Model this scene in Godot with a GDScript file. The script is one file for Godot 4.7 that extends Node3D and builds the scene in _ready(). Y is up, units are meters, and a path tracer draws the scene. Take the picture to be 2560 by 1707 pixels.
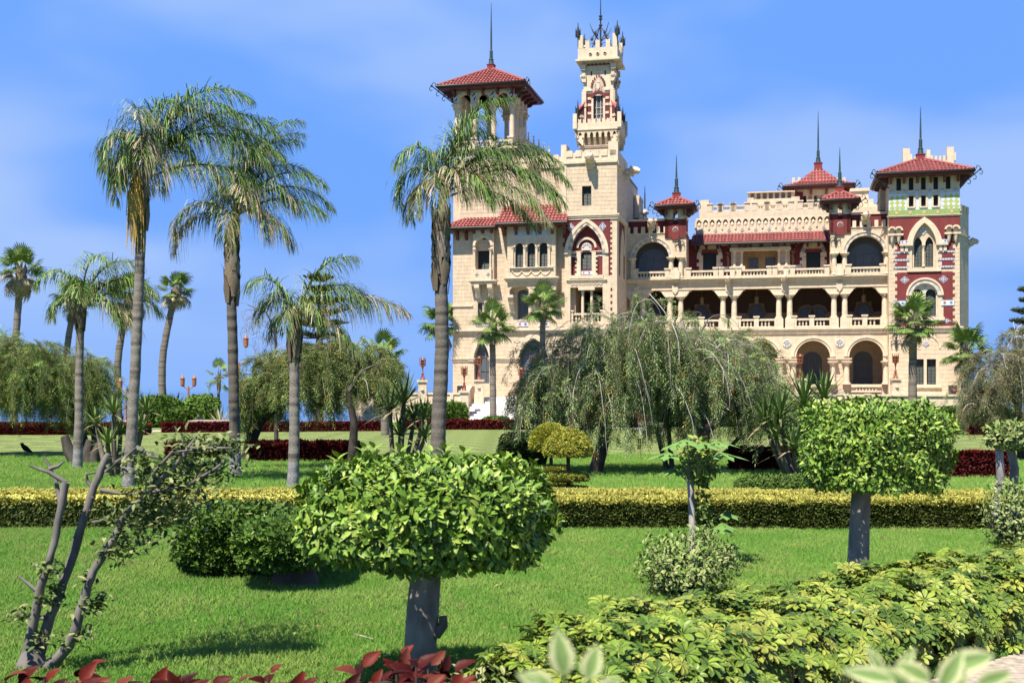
extends Node3D
# A walled palace on a seaside lawn, built object by object. y is up, metres.
# The photograph was measured in its own 2560 x 1707 pixels: FOCAL is the lens in pixels, HORIZON the row of the horizon, EYE the camera's height.
const FOCAL := 3033.0
const HORIZON := 980.0
const EYE := 1.63
const TURN := 12.9            # degrees the palace front is turned from the picture plane
const FAR := 65.0             # metres to the front corner of the tall wing
var rng := RandomNumberGenerator.new()
var M := {}
var names := {}
var palace: Node3D
var ca := cos(deg_to_rad(TURN))
var sa := sin(deg_to_rad(TURN))
var ox := (1543.0 - 1280.0) / FOCAL * FAR


# ---------------------------------------------------------------- mesh building
class MB:
	var v := PackedVector3Array()
	var n := PackedVector3Array()
	var c := PackedColorArray()
	var col := Color.WHITE
	var x := Transform3D()

	func tri(a: Vector3, b: Vector3, d: Vector3, na: Vector3, nb: Vector3, nd: Vector3) -> void:
		a = x * a
		b = x * b
		d = x * d
		na = (x.basis * na).normalized()
		nb = (x.basis * nb).normalized()
		nd = (x.basis * nd).normalized()
		if (b - a).cross(d - a).dot(na + nb + nd) > 0.0:
			v.append_array([a, d, b])
			n.append_array([na, nd, nb])
		else:
			v.append_array([a, b, d])
			n.append_array([na, nb, nd])
		c.append_array([col, col, col])

	func flat(a: Vector3, b: Vector3, d: Vector3) -> void:      # seen counterclockwise from outside
		var q := (b - a).cross(d - a)
		if q.length_squared() > 1e-16:
			q = q.normalized()
			tri(a, b, d, q, q, q)

	func quad(a: Vector3, b: Vector3, d: Vector3, e: Vector3) -> void:
		flat(a, b, d)
		flat(a, d, e)

	func sq(a: Vector3, b: Vector3, d: Vector3, e: Vector3, na: Vector3, nb: Vector3, nd: Vector3, ne: Vector3) -> void:
		tri(a, b, d, na, nb, nd)
		tri(a, d, e, na, nd, ne)

	func box(x0: float, x1: float, y0: float, y1: float, z0: float, z1: float, skip := "") -> void:
		var p := [Vector3(x0, y0, z0), Vector3(x1, y0, z0), Vector3(x1, y1, z0), Vector3(x0, y1, z0), Vector3(x0, y0, z1), Vector3(x1, y0, z1), Vector3(x1, y1, z1), Vector3(x0, y1, z1)]
		quad(p[4], p[5], p[6], p[7])
		if not "b" in skip:
			quad(p[1], p[0], p[3], p[2])
		quad(p[0], p[4], p[7], p[3])
		quad(p[5], p[1], p[2], p[6])
		quad(p[7], p[6], p[2], p[3])
		if not "d" in skip:
			quad(p[0], p[1], p[5], p[4])

	func prism(poly: PackedVector2Array, z0: float, z1: float, back := false) -> void:
		var ids := Geometry2D.triangulate_polygon(poly)
		var f := Vector3(0, 0, 1)
		for k in range(0, ids.size(), 3):
			var a := poly[ids[k]]
			var b := poly[ids[k + 1]]
			var d := poly[ids[k + 2]]
			tri(Vector3(a.x, a.y, z1), Vector3(b.x, b.y, z1), Vector3(d.x, d.y, z1), f, f, f)
			if back:
				tri(Vector3(a.x, a.y, z0), Vector3(b.x, b.y, z0), Vector3(d.x, d.y, z0), -f, -f, -f)
		var area := 0.0
		for k in poly.size():
			area += poly[k].cross(poly[(k + 1) % poly.size()])
		for k in poly.size():
			var a := poly[k]
			var b := poly[(k + 1) % poly.size()]
			if area < 0.0:
				var t := a
				a = b
				b = t
			quad(Vector3(a.x, a.y, z0), Vector3(b.x, b.y, z0), Vector3(b.x, b.y, z1), Vector3(a.x, a.y, z1))

	func lathe(prof: Array, at: Vector3, sides := 12) -> void:     # prof: Vector2(radius, height)
		for k in prof.size() - 1:
			var p: Vector2 = prof[k]
			var q: Vector2 = prof[k + 1]
			var s := Vector2(q.y - p.y, p.x - q.x)
			if s.length() < 1e-6:
				continue
			s = s.normalized()
			for i in sides:
				var t0 := TAU * i / sides
				var t1 := TAU * (i + 1) / sides
				var d0 := Vector3(cos(t0), 0, sin(t0))
				var d1 := Vector3(cos(t1), 0, sin(t1))
				var n0 := d0 * s.x + Vector3.UP * s.y
				var n1 := d1 * s.x + Vector3.UP * s.y
				var a := at + d0 * p.x + Vector3.UP * p.y
				var b := at + d1 * p.x + Vector3.UP * p.y
				var d := at + d1 * q.x + Vector3.UP * q.y
				var e := at + d0 * q.x + Vector3.UP * q.y
				if p.x > 1e-5:
					tri(a, b, d, n0, n1, n1)
				if q.x > 1e-5:
					tri(a, d, e, n0, n1, n0)

	func tube(pts: Array, radii: Array, sides := 6, cap := true) -> void:
		var prev_u := Vector3.ZERO
		var rings := []
		for k in pts.size():
			var t: Vector3 = (pts[mini(k + 1, pts.size() - 1)] - pts[maxi(k - 1, 0)]).normalized()
			var u := prev_u - t * prev_u.dot(t) if k else t.cross(Vector3(0.31, 0.2, 0.93) if absf(t.z) < 0.9 else Vector3.RIGHT)
			u = u.normalized()
			prev_u = u
			var w := t.cross(u)
			var ring := []
			for i in sides:
				var g := TAU * i / sides
				ring.append(u * cos(g) + w * sin(g))
			rings.append(ring)
		for k in pts.size() - 1:
			var pa: Vector3 = pts[k]
			var pb: Vector3 = pts[k + 1]
			for i in sides:
				var j := (i + 1) % sides
				var a: Vector3 = rings[k][i]
				var b: Vector3 = rings[k][j]
				var d: Vector3 = rings[k + 1][j]
				var e: Vector3 = rings[k + 1][i]
				sq(pa + a * radii[k], pa + b * radii[k], pb + d * radii[k + 1], pb + e * radii[k + 1], a, b, d, e)
		if cap and radii[-1] > 0.004:
			var t: Vector3 = (pts[-1] - pts[-2]).normalized()
			for i in sides:
				tri(pts[-1], pts[-1] + rings[-1][i] * radii[-1], pts[-1] + rings[-1][(i + 1) % sides] * radii[-1], t, t, t)

	func mesh(m: Material = null) -> ArrayMesh:
		var a := []
		a.resize(Mesh.ARRAY_MAX)
		a[Mesh.ARRAY_VERTEX] = v
		a[Mesh.ARRAY_NORMAL] = n
		a[Mesh.ARRAY_COLOR] = c
		var r := ArrayMesh.new()
		r.add_surface_from_arrays(Mesh.PRIMITIVE_TRIANGLES, a)
		if m:
			r.surface_set_material(0, m)
		return r


func numbered(parent: Node, called: String) -> String:
	var key := "%d/%s" % [parent.get_instance_id(), called]
	var k: int = names.get(key, 0)
	names[key] = k + 1
	return called if k == 0 else "%s_%03d" % [called, k]


func tag(o: Node, label: String, category: String, group := "", kind := "") -> Node:
	if label:
		o.set_meta("label", label)
	if category:
		o.set_meta("category", category)
	if group:
		o.set_meta("group", group)
	if kind:
		o.set_meta("kind", kind)
	return o


func thing(called: String, label: String, category: String, at := Vector3.ZERO, group := "") -> Node3D:
	var o := Node3D.new()
	o.name = numbered(self, called)
	o.position = at
	add_child(o, true)
	tag(o, label, category, group)
	return o


func put(parent: Node, called: String, mesh: Mesh, kind := "") -> MeshInstance3D:
	var o := MeshInstance3D.new()
	o.name = numbered(parent, called)
	o.mesh = mesh
	parent.add_child(o, true)
	if kind:
		o.set_meta("kind", kind)
	return o


func obj(parent: Node, called: String, b: MB, m: Material, kind := "") -> MeshInstance3D:
	return put(parent, called, b.mesh(m), kind)


func copy_of(o: Node3D, called: String, label: String) -> Node3D:
	var r: Node3D = o.duplicate()
	r.name = numbered(self, called)
	add_child(r, true)
	r.set_meta("label", label)
	return r


func many(parent: Node, called: String, mesh: Mesh, places: Array, tints: Array, kind := "stuff") -> MultiMeshInstance3D:
	var mm := MultiMesh.new()
	mm.transform_format = MultiMesh.TRANSFORM_3D
	mm.use_colors = true
	mm.mesh = mesh
	mm.instance_count = places.size()
	for k in places.size():
		mm.set_instance_transform(k, places[k])
		mm.set_instance_color(k, tints[k])
	var o := MultiMeshInstance3D.new()
	o.name = numbered(parent, called)
	o.multimesh = mm
	parent.add_child(o, true)
	o.set_meta("kind", kind)
	return o


# leaves of one plant: the most visible ones are parts of their own, the rest one part
func leaves(parent: Node3D, one: String, rest: String, make: Callable, m: Material, places: Array, tones: Array, singles: int, score: Callable) -> void:
	var plain_mesh: Mesh = make.call(Color.WHITE).mesh(m)
	var toned := []
	for t in tones:
		toned.append(make.call(t).mesh(m))
	var order := []
	for k in places.size():
		order.append([score.call(places[k]), k])
	order.sort_custom(func(a, b): return a[0] > b[0])
	var far_p := []
	var far_t := []
	for i in order.size():
		var k: int = order[i][1]
		var tone := rng.randi() % tones.size()
		if i < singles:
			put(parent, one, toned[tone]).transform = places[k]
		else:
			far_p.append(places[k])
			far_t.append(tones[tone] * rng.randf_range(0.85, 1.15))
	if far_p.size():
		many(parent, rest, plain_mesh, far_p, far_t)


func px(x: float, y: float, d: float) -> Vector3:        # where a measured point of the photograph stands, d metres away
	return Vector3((x - 1280.0) / FOCAL * d, EYE + (HORIZON - y) / FOCAL * d, -d)


func rr(a: float, b: float) -> float:
	return rng.randf_range(a, b)


func lin(r: float, g: float, b: float) -> Color:
	return Color(r, g, b)


func grain(freq: float, lo: float, hi: float, octaves := 4, size := 512, seed_ := 1) -> NoiseTexture2D:
	var f := FastNoiseLite.new()
	f.seed = seed_
	f.noise_type = FastNoiseLite.TYPE_SIMPLEX_SMOOTH
	f.frequency = freq
	f.fractal_octaves = octaves
	var t := NoiseTexture2D.new()
	t.width = size
	t.height = size
	t.seamless = true
	t.noise = f
	var g := Gradient.new()
	g.set_color(0, Color(lo, lo, lo))
	g.set_color(1, Color(hi, hi, hi))
	t.color_ramp = g
	return t


func mat(called: String, rough := 0.8, tex: Texture2D = null, scale := 1.0, spec := 0.5) -> StandardMaterial3D:
	var m := StandardMaterial3D.new()
	m.resource_name = called
	m.vertex_color_use_as_albedo = true
	m.roughness = rough
	m.metallic_specular = spec
	if tex:
		m.albedo_texture = tex
		m.uv1_triplanar = true
		m.uv1_world_triplanar = true
		m.uv1_scale = Vector3.ONE * scale
	M[called] = m
	return m


func leaf_mat(called: String, rough: float, back: float, spec := 0.5) -> StandardMaterial3D:
	var m := mat(called, rough, null, 1.0, spec)
	m.cull_mode = BaseMaterial3D.CULL_DISABLED
	m.backlight_enabled = true
	m.backlight = Color(back, back, back * 0.5)
	return m


func materials() -> void:
	var soft := grain(0.012, 0.86, 1.0, 5, 512, 3)
	var rough := grain(0.03, 0.6, 1.0, 5, 512, 4)
	var plaster := mat("plaster", 0.85, soft, 0.35)
	# faint rain streaks, stretched down the walls
	plaster.detail_enabled = true
	plaster.detail_albedo = grain(0.02, 0.9, 1.0, 4, 512, 21)
	plaster.detail_blend_mode = BaseMaterial3D.BLEND_MODE_MUL
	plaster.detail_uv_layer = BaseMaterial3D.DETAIL_UV_2
	plaster.uv2_triplanar = true
	plaster.uv2_world_triplanar = true
	plaster.uv2_scale = Vector3(0.7, 0.07, 0.7)
	mat("tile_clay", 0.75, rough, 0.9)
	mat("glaze", 0.3, soft, 0.8)
	mat("iron", 0.5, rough, 1.0)
	mat("copper", 0.45, rough, 1.0)
	mat("wood", 0.6, rough, 0.7)
	mat("marble", 0.5, soft, 0.5)
	mat("soil", 0.95, rough, 1.3)
	mat("path", 0.9, rough, 0.8)
	var bark := mat("bark", 0.9, grain(0.012, 0.55, 1.0, 5, 512, 7), 0.9)
	bark.uv1_scale = Vector3(1.3, 0.55, 1.3)
	bark.heightmap_enabled = false
	mat("palm_bark", 0.9, grain(0.04, 0.6, 1.0, 5, 512, 8), 1.2)
	mat("twig", 0.9)
	leaf_mat("leaf_gloss", 0.45, 0.28, 0.36)
	leaf_mat("leaf", 0.6, 0.4, 0.28)
	leaf_mat("leaf_palm", 0.5, 0.3, 0.35)
	leaf_mat("leaf_red", 0.5, 0.35, 0.22)
	leaf_mat("needle", 0.7, 0.35, 0.25)
	var g := StandardMaterial3D.new()
	g.resource_name = "glass"
	g.albedo_color = Color(0.33, 0.35, 0.38)  # grey lifted to stand in for reflections in the panes
	g.roughness = 0.25
	g.metallic_specular = 0.35
	M.glass = g
	var lawn := mat("lawn", 0.95, grain(0.02, 0.55, 1.0, 6, 1024, 11), 0.5, 0.2)
	lawn.detail_enabled = true
	lawn.detail_albedo = grain(0.004, 0.72, 1.0, 3, 512, 12)
	lawn.detail_blend_mode = BaseMaterial3D.BLEND_MODE_MUL
	leaf_mat("grass", 0.7, 0.35, 0.3)
	var sea := StandardMaterial3D.new()
	sea.resource_name = "sea"
	sea.albedo_color = Color(lin(0.06, 0.125, 0.27).linear_to_srgb())
	sea.roughness = 0.35
	M.sea = sea


# ---------------------------------------------------------------- the light, first
func _ready() -> void:
	rng.seed = 20
	var cam := Camera3D.new()
	cam.name = "camera"
	cam.position = Vector3(0, EYE, 0)
	cam.near = 0.1
	cam.far = 9000.0
	cam.projection = Camera3D.PROJECTION_FRUSTUM
	cam.size = 0.1 * 1707.0 / FOCAL
	cam.frustum_offset = Vector2(0, 0.1 * (HORIZON - 853.5) / FOCAL)
	add_child(cam)
	var lens := CameraAttributesPhysical.new()
	lens.frustum_near = 0.1
	lens.frustum_far = 9000.0
	lens.frustum_focal_length = 27.0
	lens.frustum_focus_distance = 16.0
	lens.exposure_aperture = 3.6
	cam.attributes = lens
	cam.projection = Camera3D.PROJECTION_FRUSTUM
	cam.size = 0.1 * 1707.0 / FOCAL
	cam.frustum_offset = Vector2(0, 0.1 * (HORIZON - 853.5) / FOCAL)
	var env := Environment.new()
	env.background_mode = Environment.BG_SKY
	env.tonemap_mode = Environment.TONE_MAPPER_LINEAR
	env.tonemap_exposure = EXPOSURE
	env.sdfgi_enabled = true
	env.ssao_enabled = true
	env.ssil_enabled = true
	env.sky = Sky.new()
	var sky := PanoramaSkyMaterial.new()
	sky.panorama = sky_picture()
	env.sky.sky_material = sky
	var we := WorldEnvironment.new()
	we.name = "surroundings"
	we.environment = env
	add_child(we)
	var sun := DirectionalLight3D.new()
	sun.name = "sun"
	sun.light_energy = 1.6
	sun.light_color = Color(1.0, 0.965, 0.9)
	sun.light_angular_distance = 0.5
	sun.shadow_enabled = true
	add_child(sun)
	var up := deg_to_rad(SUN_UP)
	var round_ := deg_to_rad(SUN_LEFT)
	var towards := Vector3(-sin(round_) * cos(up), sin(up), cos(round_) * cos(up))
	sun.look_at_from_position(towards * 100.0, Vector3.ZERO, Vector3.UP)
	materials()
	ground()
	build_palace()
	garden()


const EXPOSURE := 2.1
const SUN_UP := 60.0
const SUN_LEFT := 32.0


func sky_picture() -> ImageTexture:
	var w := 1024
	var h := 512
	var im := Image.create_empty(w, h, false, Image.FORMAT_RGBF)
	var f := FastNoiseLite.new()
	f.seed = 5
	f.noise_type = FastNoiseLite.TYPE_SIMPLEX_SMOOTH
	f.fractal_octaves = 5
	f.frequency = 1.0
	for j in h:
		var e := (0.5 - (j + 0.5) / h) * PI
		for i in w:
			var a := (i + 0.5) / w * TAU
			var y := sin(e)
			var col: Color
			if y <= 0.0:
				col = Color(0.1, 0.2, 0.42)
			else:
				col = Color(0.081, 0.191, 0.476).lerp(Color(0.03, 0.09, 0.26), clampf((y - 0.32) / 0.55, 0, 1))
				col = col.lerp(Color(0.115, 0.222, 0.467), exp(-y * 12.0))
				var p := Vector3(cos(a) * cos(e), y * 2.6, sin(a) * cos(e))
				var k := f.get_noise_3dv(p * 1.9 + Vector3(3, 0, 1.5)) * 0.5 + 0.5
				var band := exp(-pow((y - 0.13) / 0.1, 2.0)) * 1.0 + exp(-pow((y - 0.33) / 0.1, 2.0)) * 0.8
				k = smoothstep(0.36, 0.66, k) * band
				col = col.lerp(Color(0.195, 0.28, 0.47), clampf(k, 0, 0.85))
			im.set_pixel(i, j, col)
	return ImageTexture.create_from_image(im)


func ground() -> void:
	var b := MB.new()
	b.col = lin(0.17, 0.33, 0.055)
	# one lawn sheet, cut finely enough for its broad mown tone to vary
	b.quad(Vector3(-260, 0, 30), Vector3(260, 0, 30), Vector3(260, 0, -64), Vector3(-260, 0, -64))
	b.quad(Vector3(-9, 0, -64), Vector3(60, 0, -64), Vector3(60, 0, -95), Vector3(-9, 0, -95))
	b.col = lin(0.3, 0.25, 0.17)
	b.quad(Vector3(-260, -6, -64.5), Vector3(260, -6, -64.5), Vector3(260, 0, -64), Vector3(-260, 0, -64))
	var o := obj(self, "lawn_ground", b, M.lawn)
	tag(o, "broad mown green lawn around the palace", "lawn", "", "structure")
	b = MB.new()
	b.quad(Vector3(-7000, -2.5, 60), Vector3(7000, -2.5, 60), Vector3(7000, -2.5, -8000), Vector3(-7000, -2.5, -8000))
	o = obj(self, "sea", b, M.sea)
	tag(o, "hazy blue sea beyond the garden", "sea", "", "structure")
	# the sunburnt, paler mown lawn in front of the palace, in mowing stripes
	b = MB.new()
	for k in 26:
		var z := -31.5 - k * 0.95
		b.col = lin(0.36, 0.44, 0.155) if k % 2 else lin(0.31, 0.405, 0.125)
		b.quad(Vector3(-60, 0.004, z), Vector3(60, 0.004, z), Vector3(60, 0.004, z - 0.95), Vector3(-60, 0.004, z - 0.95))
	o = obj(self, "striped_lawn", b, M.lawn)
	tag(o, "paler lawn mown in light stripes before the palace steps", "lawn", "", "structure")
	# near ground under the schefflera: bare sandy soil
	b = MB.new()
	b.col = lin(0.5, 0.42, 0.34)
	b.quad(Vector3(1.0, 0.006, 5), Vector3(14, 0.006, 5), Vector3(3.3, 0.006, -7.7), Vector3(1.0, 0.006, -5.6))
	b.quad(Vector3(14, 0.006, 5), Vector3(14, 0.006, -12.5), Vector3(6.2, 0.006, -10.4), Vector3(3.3, 0.006, -7.7))
	o = obj(self, "sandy_path", b, M.path)
	tag(o, "strip of pale sandy ground at the foot of the variegated hedge", "path", "", "structure")
	# grass blades
	var tuft := MB.new()
	for k in 7:
		var a := TAU * k / 7.0 + rr(-0.4, 0.4)
		var d := Vector3(cos(a), 0, sin(a))
		var s := Vector3(-sin(a), 0, cos(a)) * 0.0024
		var r0 := d * rr(0.0, 0.012)
		var mid := r0 + d * rr(0.004, 0.012) + Vector3.UP * rr(0.018, 0.028)
		var tip := mid + d * rr(0.01, 0.024) + Vector3.UP * rr(0.008, 0.022)
		var g := rr(0.8, 1.2)
		tuft.col = Color(g, g, g)
		tuft.tri(r0 - s, r0 + s, mid + s * 0.8, d, d, d)
		tuft.tri(r0 - s, mid + s * 0.8, mid - s * 0.8, d, d, d)
		tuft.tri(mid - s * 0.8, mid + s * 0.8, tip, d, d, d)
	var tm := tuft.mesh(M.grass)
	var wide := FastNoiseLite.new()
	wide.seed = 9
	wide.frequency = 0.9
	var dry := FastNoiseLite.new()
	dry.seed = 31
	dry.frequency = 0.5
	var p := []
	var t := []
	for k in 230000:
		var q := rng.randf()
		var z := 4.3 + 10.2 * pow(q, 0.8) if k < 170000 else rr(15.5, 31.5)
		var wdt := z * 0.47 + 0.5
		var x := rr(-wdt, wdt)
		if x > 0.6 and z < 5.6 + (x - 1.0) * 0.913:
			continue
		var w := wide.get_noise_2d(x, z)
		var s := rr(0.6, 1.25) * (1.0 + 0.3 * w) * (1.0 if k < 170000 else 1.5)
		p.append(Transform3D(Basis(Vector3.UP, rr(0, TAU)).scaled(Vector3(s, s * rr(0.7, 1.3), s)), Vector3(x, 0.0, -z)))
		var tone := lin(0.175, 0.36, 0.06).lerp(lin(0.3, 0.43, 0.1), clampf(0.35 + w * 0.9, 0, 1)) * rr(0.75, 1.2)
		if rng.randf() < 0.03 + 0.25 * smoothstep(0.3, 0.6, dry.get_noise_2d(x, z)):
			tone = lin(0.38, 0.36, 0.15)
		t.append(tone)
	var go := many(self, "grass", tm, p, t)
	tag(go, "short green grass blades of the near lawn", "grass", "", "stuff")


# ---------------------------------------------------------------- the palace: u along its front, v up, w out of it
const CREAM := Color(0.71, 0.56, 0.4)
const CREAM_LIGHT := Color(0.745, 0.605, 0.45)
const RED := Color(0.155, 0.022, 0.024)
const SLATE := Color(0.33, 0.31, 0.33)
const DARK := Color(0.03, 0.035, 0.038)
const TILE := Color(0.47, 0.125, 0.115)
const BROWN := Color(0.11, 0.022, 0.02)


func uu(x: float, w: float) -> float:
	var k := (x - 1280.0) / FOCAL
	return (k * (FAR - w * ca) - ox + w * sa) / (ca + k * sa)


func vv(y: float, x: float, w: float) -> float:
	return EYE + (HORIZON - y) / FOCAL * (FAR - uu(x, w) * sa - w * ca)


func local_of(p: Vector3) -> Vector3:
	return palace.transform.affine_inverse() * p


# an opening: kind, left, right, bottom, top, rise of its arch
func op(kind: String, u0: float, u1: float, v0: float, v1: float, rise := 0.0) -> Dictionary:
	if kind == "round":
		rise = (u1 - u0) / 2.0
	return {"k": kind, "u0": u0, "u1": u1, "v0": v0, "v1": v1, "r": rise}


func arch_points(o: Dictionary, grow := 0.0, steps := 8) -> PackedVector2Array:      # from the left springing over the top to the right
	var p := PackedVector2Array()
	var u0: float = o.u0 - grow
	var u1: float = o.u1 + grow
	var r: float = o.r + (grow if o.k != "rect" else 0.0)
	var vs: float = o.v1 - o.r
	var um := (u0 + u1) / 2.0
	var half := (u1 - u0) / 2.0
	if o.k == "rect":
		return PackedVector2Array([Vector2(u0, o.v1 + grow), Vector2(u1, o.v1 + grow)])
	for k in steps * 2 + 1:
		var t := float(k) / (steps * 2)
		if o.k == "pointed":
			var radius := (half * half + r * r) / (2.0 * half)
			var most := acos(clampf((radius - half) / radius, -1, 1))
			if t <= 0.5:
				var g := most * t * 2.0
				p.append(Vector2(u0 + radius - radius * cos(g), vs + radius * sin(g)))
			else:
				var g := most * (1.0 - t) * 2.0
				p.append(Vector2(u1 - radius + radius * cos(g), vs + radius * sin(g)))
		else:
			var g := PI * (1.0 - t)
			p.append(Vector2(um + half * cos(g), vs + r * sin(g)))
	return p


func shape_of(o: Dictionary, grow := 0.0) -> PackedVector2Array:
	var p := PackedVector2Array([Vector2(o.u0 - grow, o.v0)])
	p.append_array(arch_points(o, grow))
	p.append(Vector2(o.u1 + grow, o.v0))
	var clean := PackedVector2Array()
	for q in p:
		if clean.is_empty() or clean[-1].distance_to(q) > 1e-4:
			clean.append(q)
	return clean


func cut(rects: Array, o: Dictionary) -> Array:
	var out := []
	for r in rects:
		if o.u1 <= r[0] or o.u0 >= r[1] or o.v1 <= r[2] or o.v0 >= r[3]:
			out.append(r)
			continue
		if o.v0 > r[2]:
			out.append([r[0], r[1], r[2], o.v0])
		if o.v1 < r[3]:
			out.append([r[0], r[1], o.v1, r[3]])
		var lo := maxf(r[2], o.v0)
		var hi := minf(r[3], o.v1)
		if o.u0 > r[0]:
			out.append([r[0], o.u0, lo, hi])
		if o.u1 < r[1]:
			out.append([o.u1, r[1], lo, hi])
	return out


func wall(b: MB, u0: float, u1: float, v0: float, v1: float, w0: float, w1: float, ops := []) -> void:
	var rects := [[u0, u1, v0, v1]]
	for o in ops:
		rects = cut(rects, o)
		if o.k != "rect":
			var a := arch_points(o)
			var mid := a.size() / 2
			var left := PackedVector2Array([Vector2(o.u0, o.v1)])
			for k in mid + 1:
				if k < mid or a[k].y < o.v1 - 1e-4:
					left.append(a[k])
			left.append(Vector2((o.u0 + o.u1) / 2.0, o.v1))
			var right := PackedVector2Array([Vector2((o.u0 + o.u1) / 2.0, o.v1)])
			for k in range(mid, a.size()):
				if k > mid or a[k].y < o.v1 - 1e-4:
					right.append(a[k])
			right.append(Vector2(o.u1, o.v1))
			b.prism(left, w0, w1, true)
			b.prism(right, w0, w1, true)
	for r in rects:
		if r[1] - r[0] > 1e-4 and r[3] - r[2] > 1e-4:
			b.box(r[0], r[1], r[2], r[3], w0, w1)


# raised ashlar blocks on a wall face
func ashlar(b: MB, u0: float, u1: float, v0: float, v1: float, w: float, ops := [], bw := 0.34, bh := 0.215, base := CREAM) -> void:
	var row := 0
	var v := v0
	while v < v1 - 0.06:
		var top := minf(v + bh, v1)
		var spans := [[u0, u1]]
		for o in ops:
			if o.v0 - 0.05 < top and o.v1 + 0.05 > v:
				var nx := []
				for s in spans:
					if o.u1 + 0.05 <= s[0] or o.u0 - 0.05 >= s[1]:
						nx.append(s)
						continue
					if o.u0 - 0.05 > s[0]:
						nx.append([s[0], o.u0 - 0.05])
					if o.u1 + 0.05 < s[1]:
						nx.append([o.u1 + 0.05, s[1]])
				spans = nx
		for s in spans:
			var u: float = s[0]
			var first := true
			while u < s[1] - 0.03:
				var e: float = u + bw * (0.5 if first and row % 2 else 1.0)
				first = false
				if s[1] - e < 0.1:
					e = s[1]
				b.col = base * rr(0.975, 1.02)
				b.box(u + 0.007, e - 0.007, v + 0.007, top - 0.007, w - 0.002, w + 0.008, "b")
				u = e
		v += bh
		row += 1


# a band that follows an arch, its wedge stones in turn of two colours
func arch_band(parent: Node, o: Dictionary, inner: float, outer: float, w0: float, w1: float, ca_: Color, cb: Color, count := 0, called := "arch_stone") -> void:
	var a := arch_points(o, inner, 10)
	var z := arch_points(o, outer, 10)
	var n := a.size() - 1
	if count == 0:
		var b := MB.new()
		b.col = ca_
		for k in n:
			b.prism(PackedVector2Array([a[k], a[k + 1], z[k + 1], z[k]]), w0, w1)
		obj(parent, "arch_moulding", b, M.plaster)
		return
	for i in count:
		var b := MB.new()
		b.col = (ca_ if i % 2 == 0 else cb) * rr(0.95, 1.05)
		var s := i * float(n) / count
		var e := (i + 1) * float(n) / count
		var poly := PackedVector2Array()
		for t in [s, (s + e) / 2.0, e]:
			poly.append(at_step(a, t))
		for t in [e, (s + e) / 2.0, s]:
			poly.append(at_step(z, t))
		b.prism(poly, w0, w1)
		obj(parent, called, b, M.plaster)


func at_step(a: PackedVector2Array, t: float) -> Vector2:
	var k := mini(int(t), a.size() - 2)
	return a[k].lerp(a[k + 1], t - k)


# a shuttered window set back in its opening: pane, slats, frame
func window(parent: Node, o: Dictionary, w: float, shutter := true, bars := 0) -> void:
	var b := MB.new()
	b.col = DARK
	b.prism(shape_of(o), w - 0.04, w)
	var win: MeshInstance3D
	if shutter:
		b.col = lin(0.045, 0.06, 0.058)
		win = obj(parent, "window", b, M.wood)
		var s := MB.new()
		s.col = lin(0.05, 0.068, 0.066)
		var v: float = o.v0 + 0.05
		while v < o.v1 - o.r:
			s.quad(Vector3(o.u0 + 0.05, v, w + 0.035), Vector3(o.u1 - 0.05, v, w + 0.035), Vector3(o.u1 - 0.05, v + 0.06, w + 0.012), Vector3(o.u0 + 0.05, v + 0.06, w + 0.012))
			v += 0.075
		obj(win, "shutter", s, M.wood, "stuff")
	else:
		win = obj(parent, "window", b, M.glass)
	var f := MB.new()
	f.col = lin(0.035, 0.045, 0.045) if shutter else lin(0.17, 0.175, 0.18)
	var sh := shape_of(o)
	var ins := Geometry2D.offset_polygon(sh, -0.05)
	if ins.size():
		f.box(o.u0, o.u0 + 0.045, o.v0, o.v1 - o.r, w + 0.001, w + 0.05)
		f.box(o.u1 - 0.045, o.u1, o.v0, o.v1 - o.r, w + 0.001, w + 0.05)
		f.box(o.u0 + 0.045, o.u1 - 0.045, o.v0, o.v0 + 0.05, w + 0.001, w + 0.05)
		var um: float = (o.u0 + o.u1) / 2.0
		if shutter and o.u1 - o.u0 > 0.4:
			f.box(um - 0.018, um + 0.018, o.v0 + 0.05, o.v1 - o.r, w + 0.001, w + 0.055)
		for k in bars:
			var u: float = lerpf(o.u0, o.u1, (k + 1.0) / (bars + 1.0))
			f.box(u - 0.018, u + 0.018, o.v0 + 0.05, o.v1 - o.r * 0.55, w + 0.001, w + 0.045)
		if bars:
			for t in [0.3, 0.62]:
				var v: float = lerpf(o.v0, o.v1, t)
				f.box(o.u0 + 0.045, o.u1 - 0.045, v - 0.018, v + 0.018, w + 0.001, w + 0.04)
	obj(win, "frame", f, M.wood)


func column(parent: Node, u: float, w: float, v0: float, v1: float, r: float, col := CREAM_LIGHT) -> void:
	var b := MB.new()
	b.col = col
	var h := v1 - v0
	b.lathe([Vector2(r * 1.5, 0), Vector2(r * 1.5, h * 0.03), Vector2(r * 1.2, h * 0.05), Vector2(r * 1.3, h * 0.07), Vector2(r, h * 0.09), Vector2(r * 0.96, h * 0.5), Vector2(r * 0.88, h * 0.84), Vector2(r * 1.05, h * 0.85), Vector2(r * 0.9, h * 0.865), Vector2(r * 1.1, h * 0.91), Vector2(r * 1.55, h * 0.965)], Vector3(u, v0, w), 12)
	b.box(u - r * 1.7, u + r * 1.7, v1 - h * 0.035, v1, w - r * 1.7, w + r * 1.7)
	for k in 8:
		var t := TAU * k / 8.0
		var d := Vector3(cos(t), 0, sin(t)) * r * 1.25
		b.box(u + d.x - r * 0.2, u + d.x + r * 0.2, v0 + h * 0.89, v0 + h * 0.955, w + d.z - r * 0.2, w + d.z + r * 0.2)
	obj(parent, "column", b, M.plaster)


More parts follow.
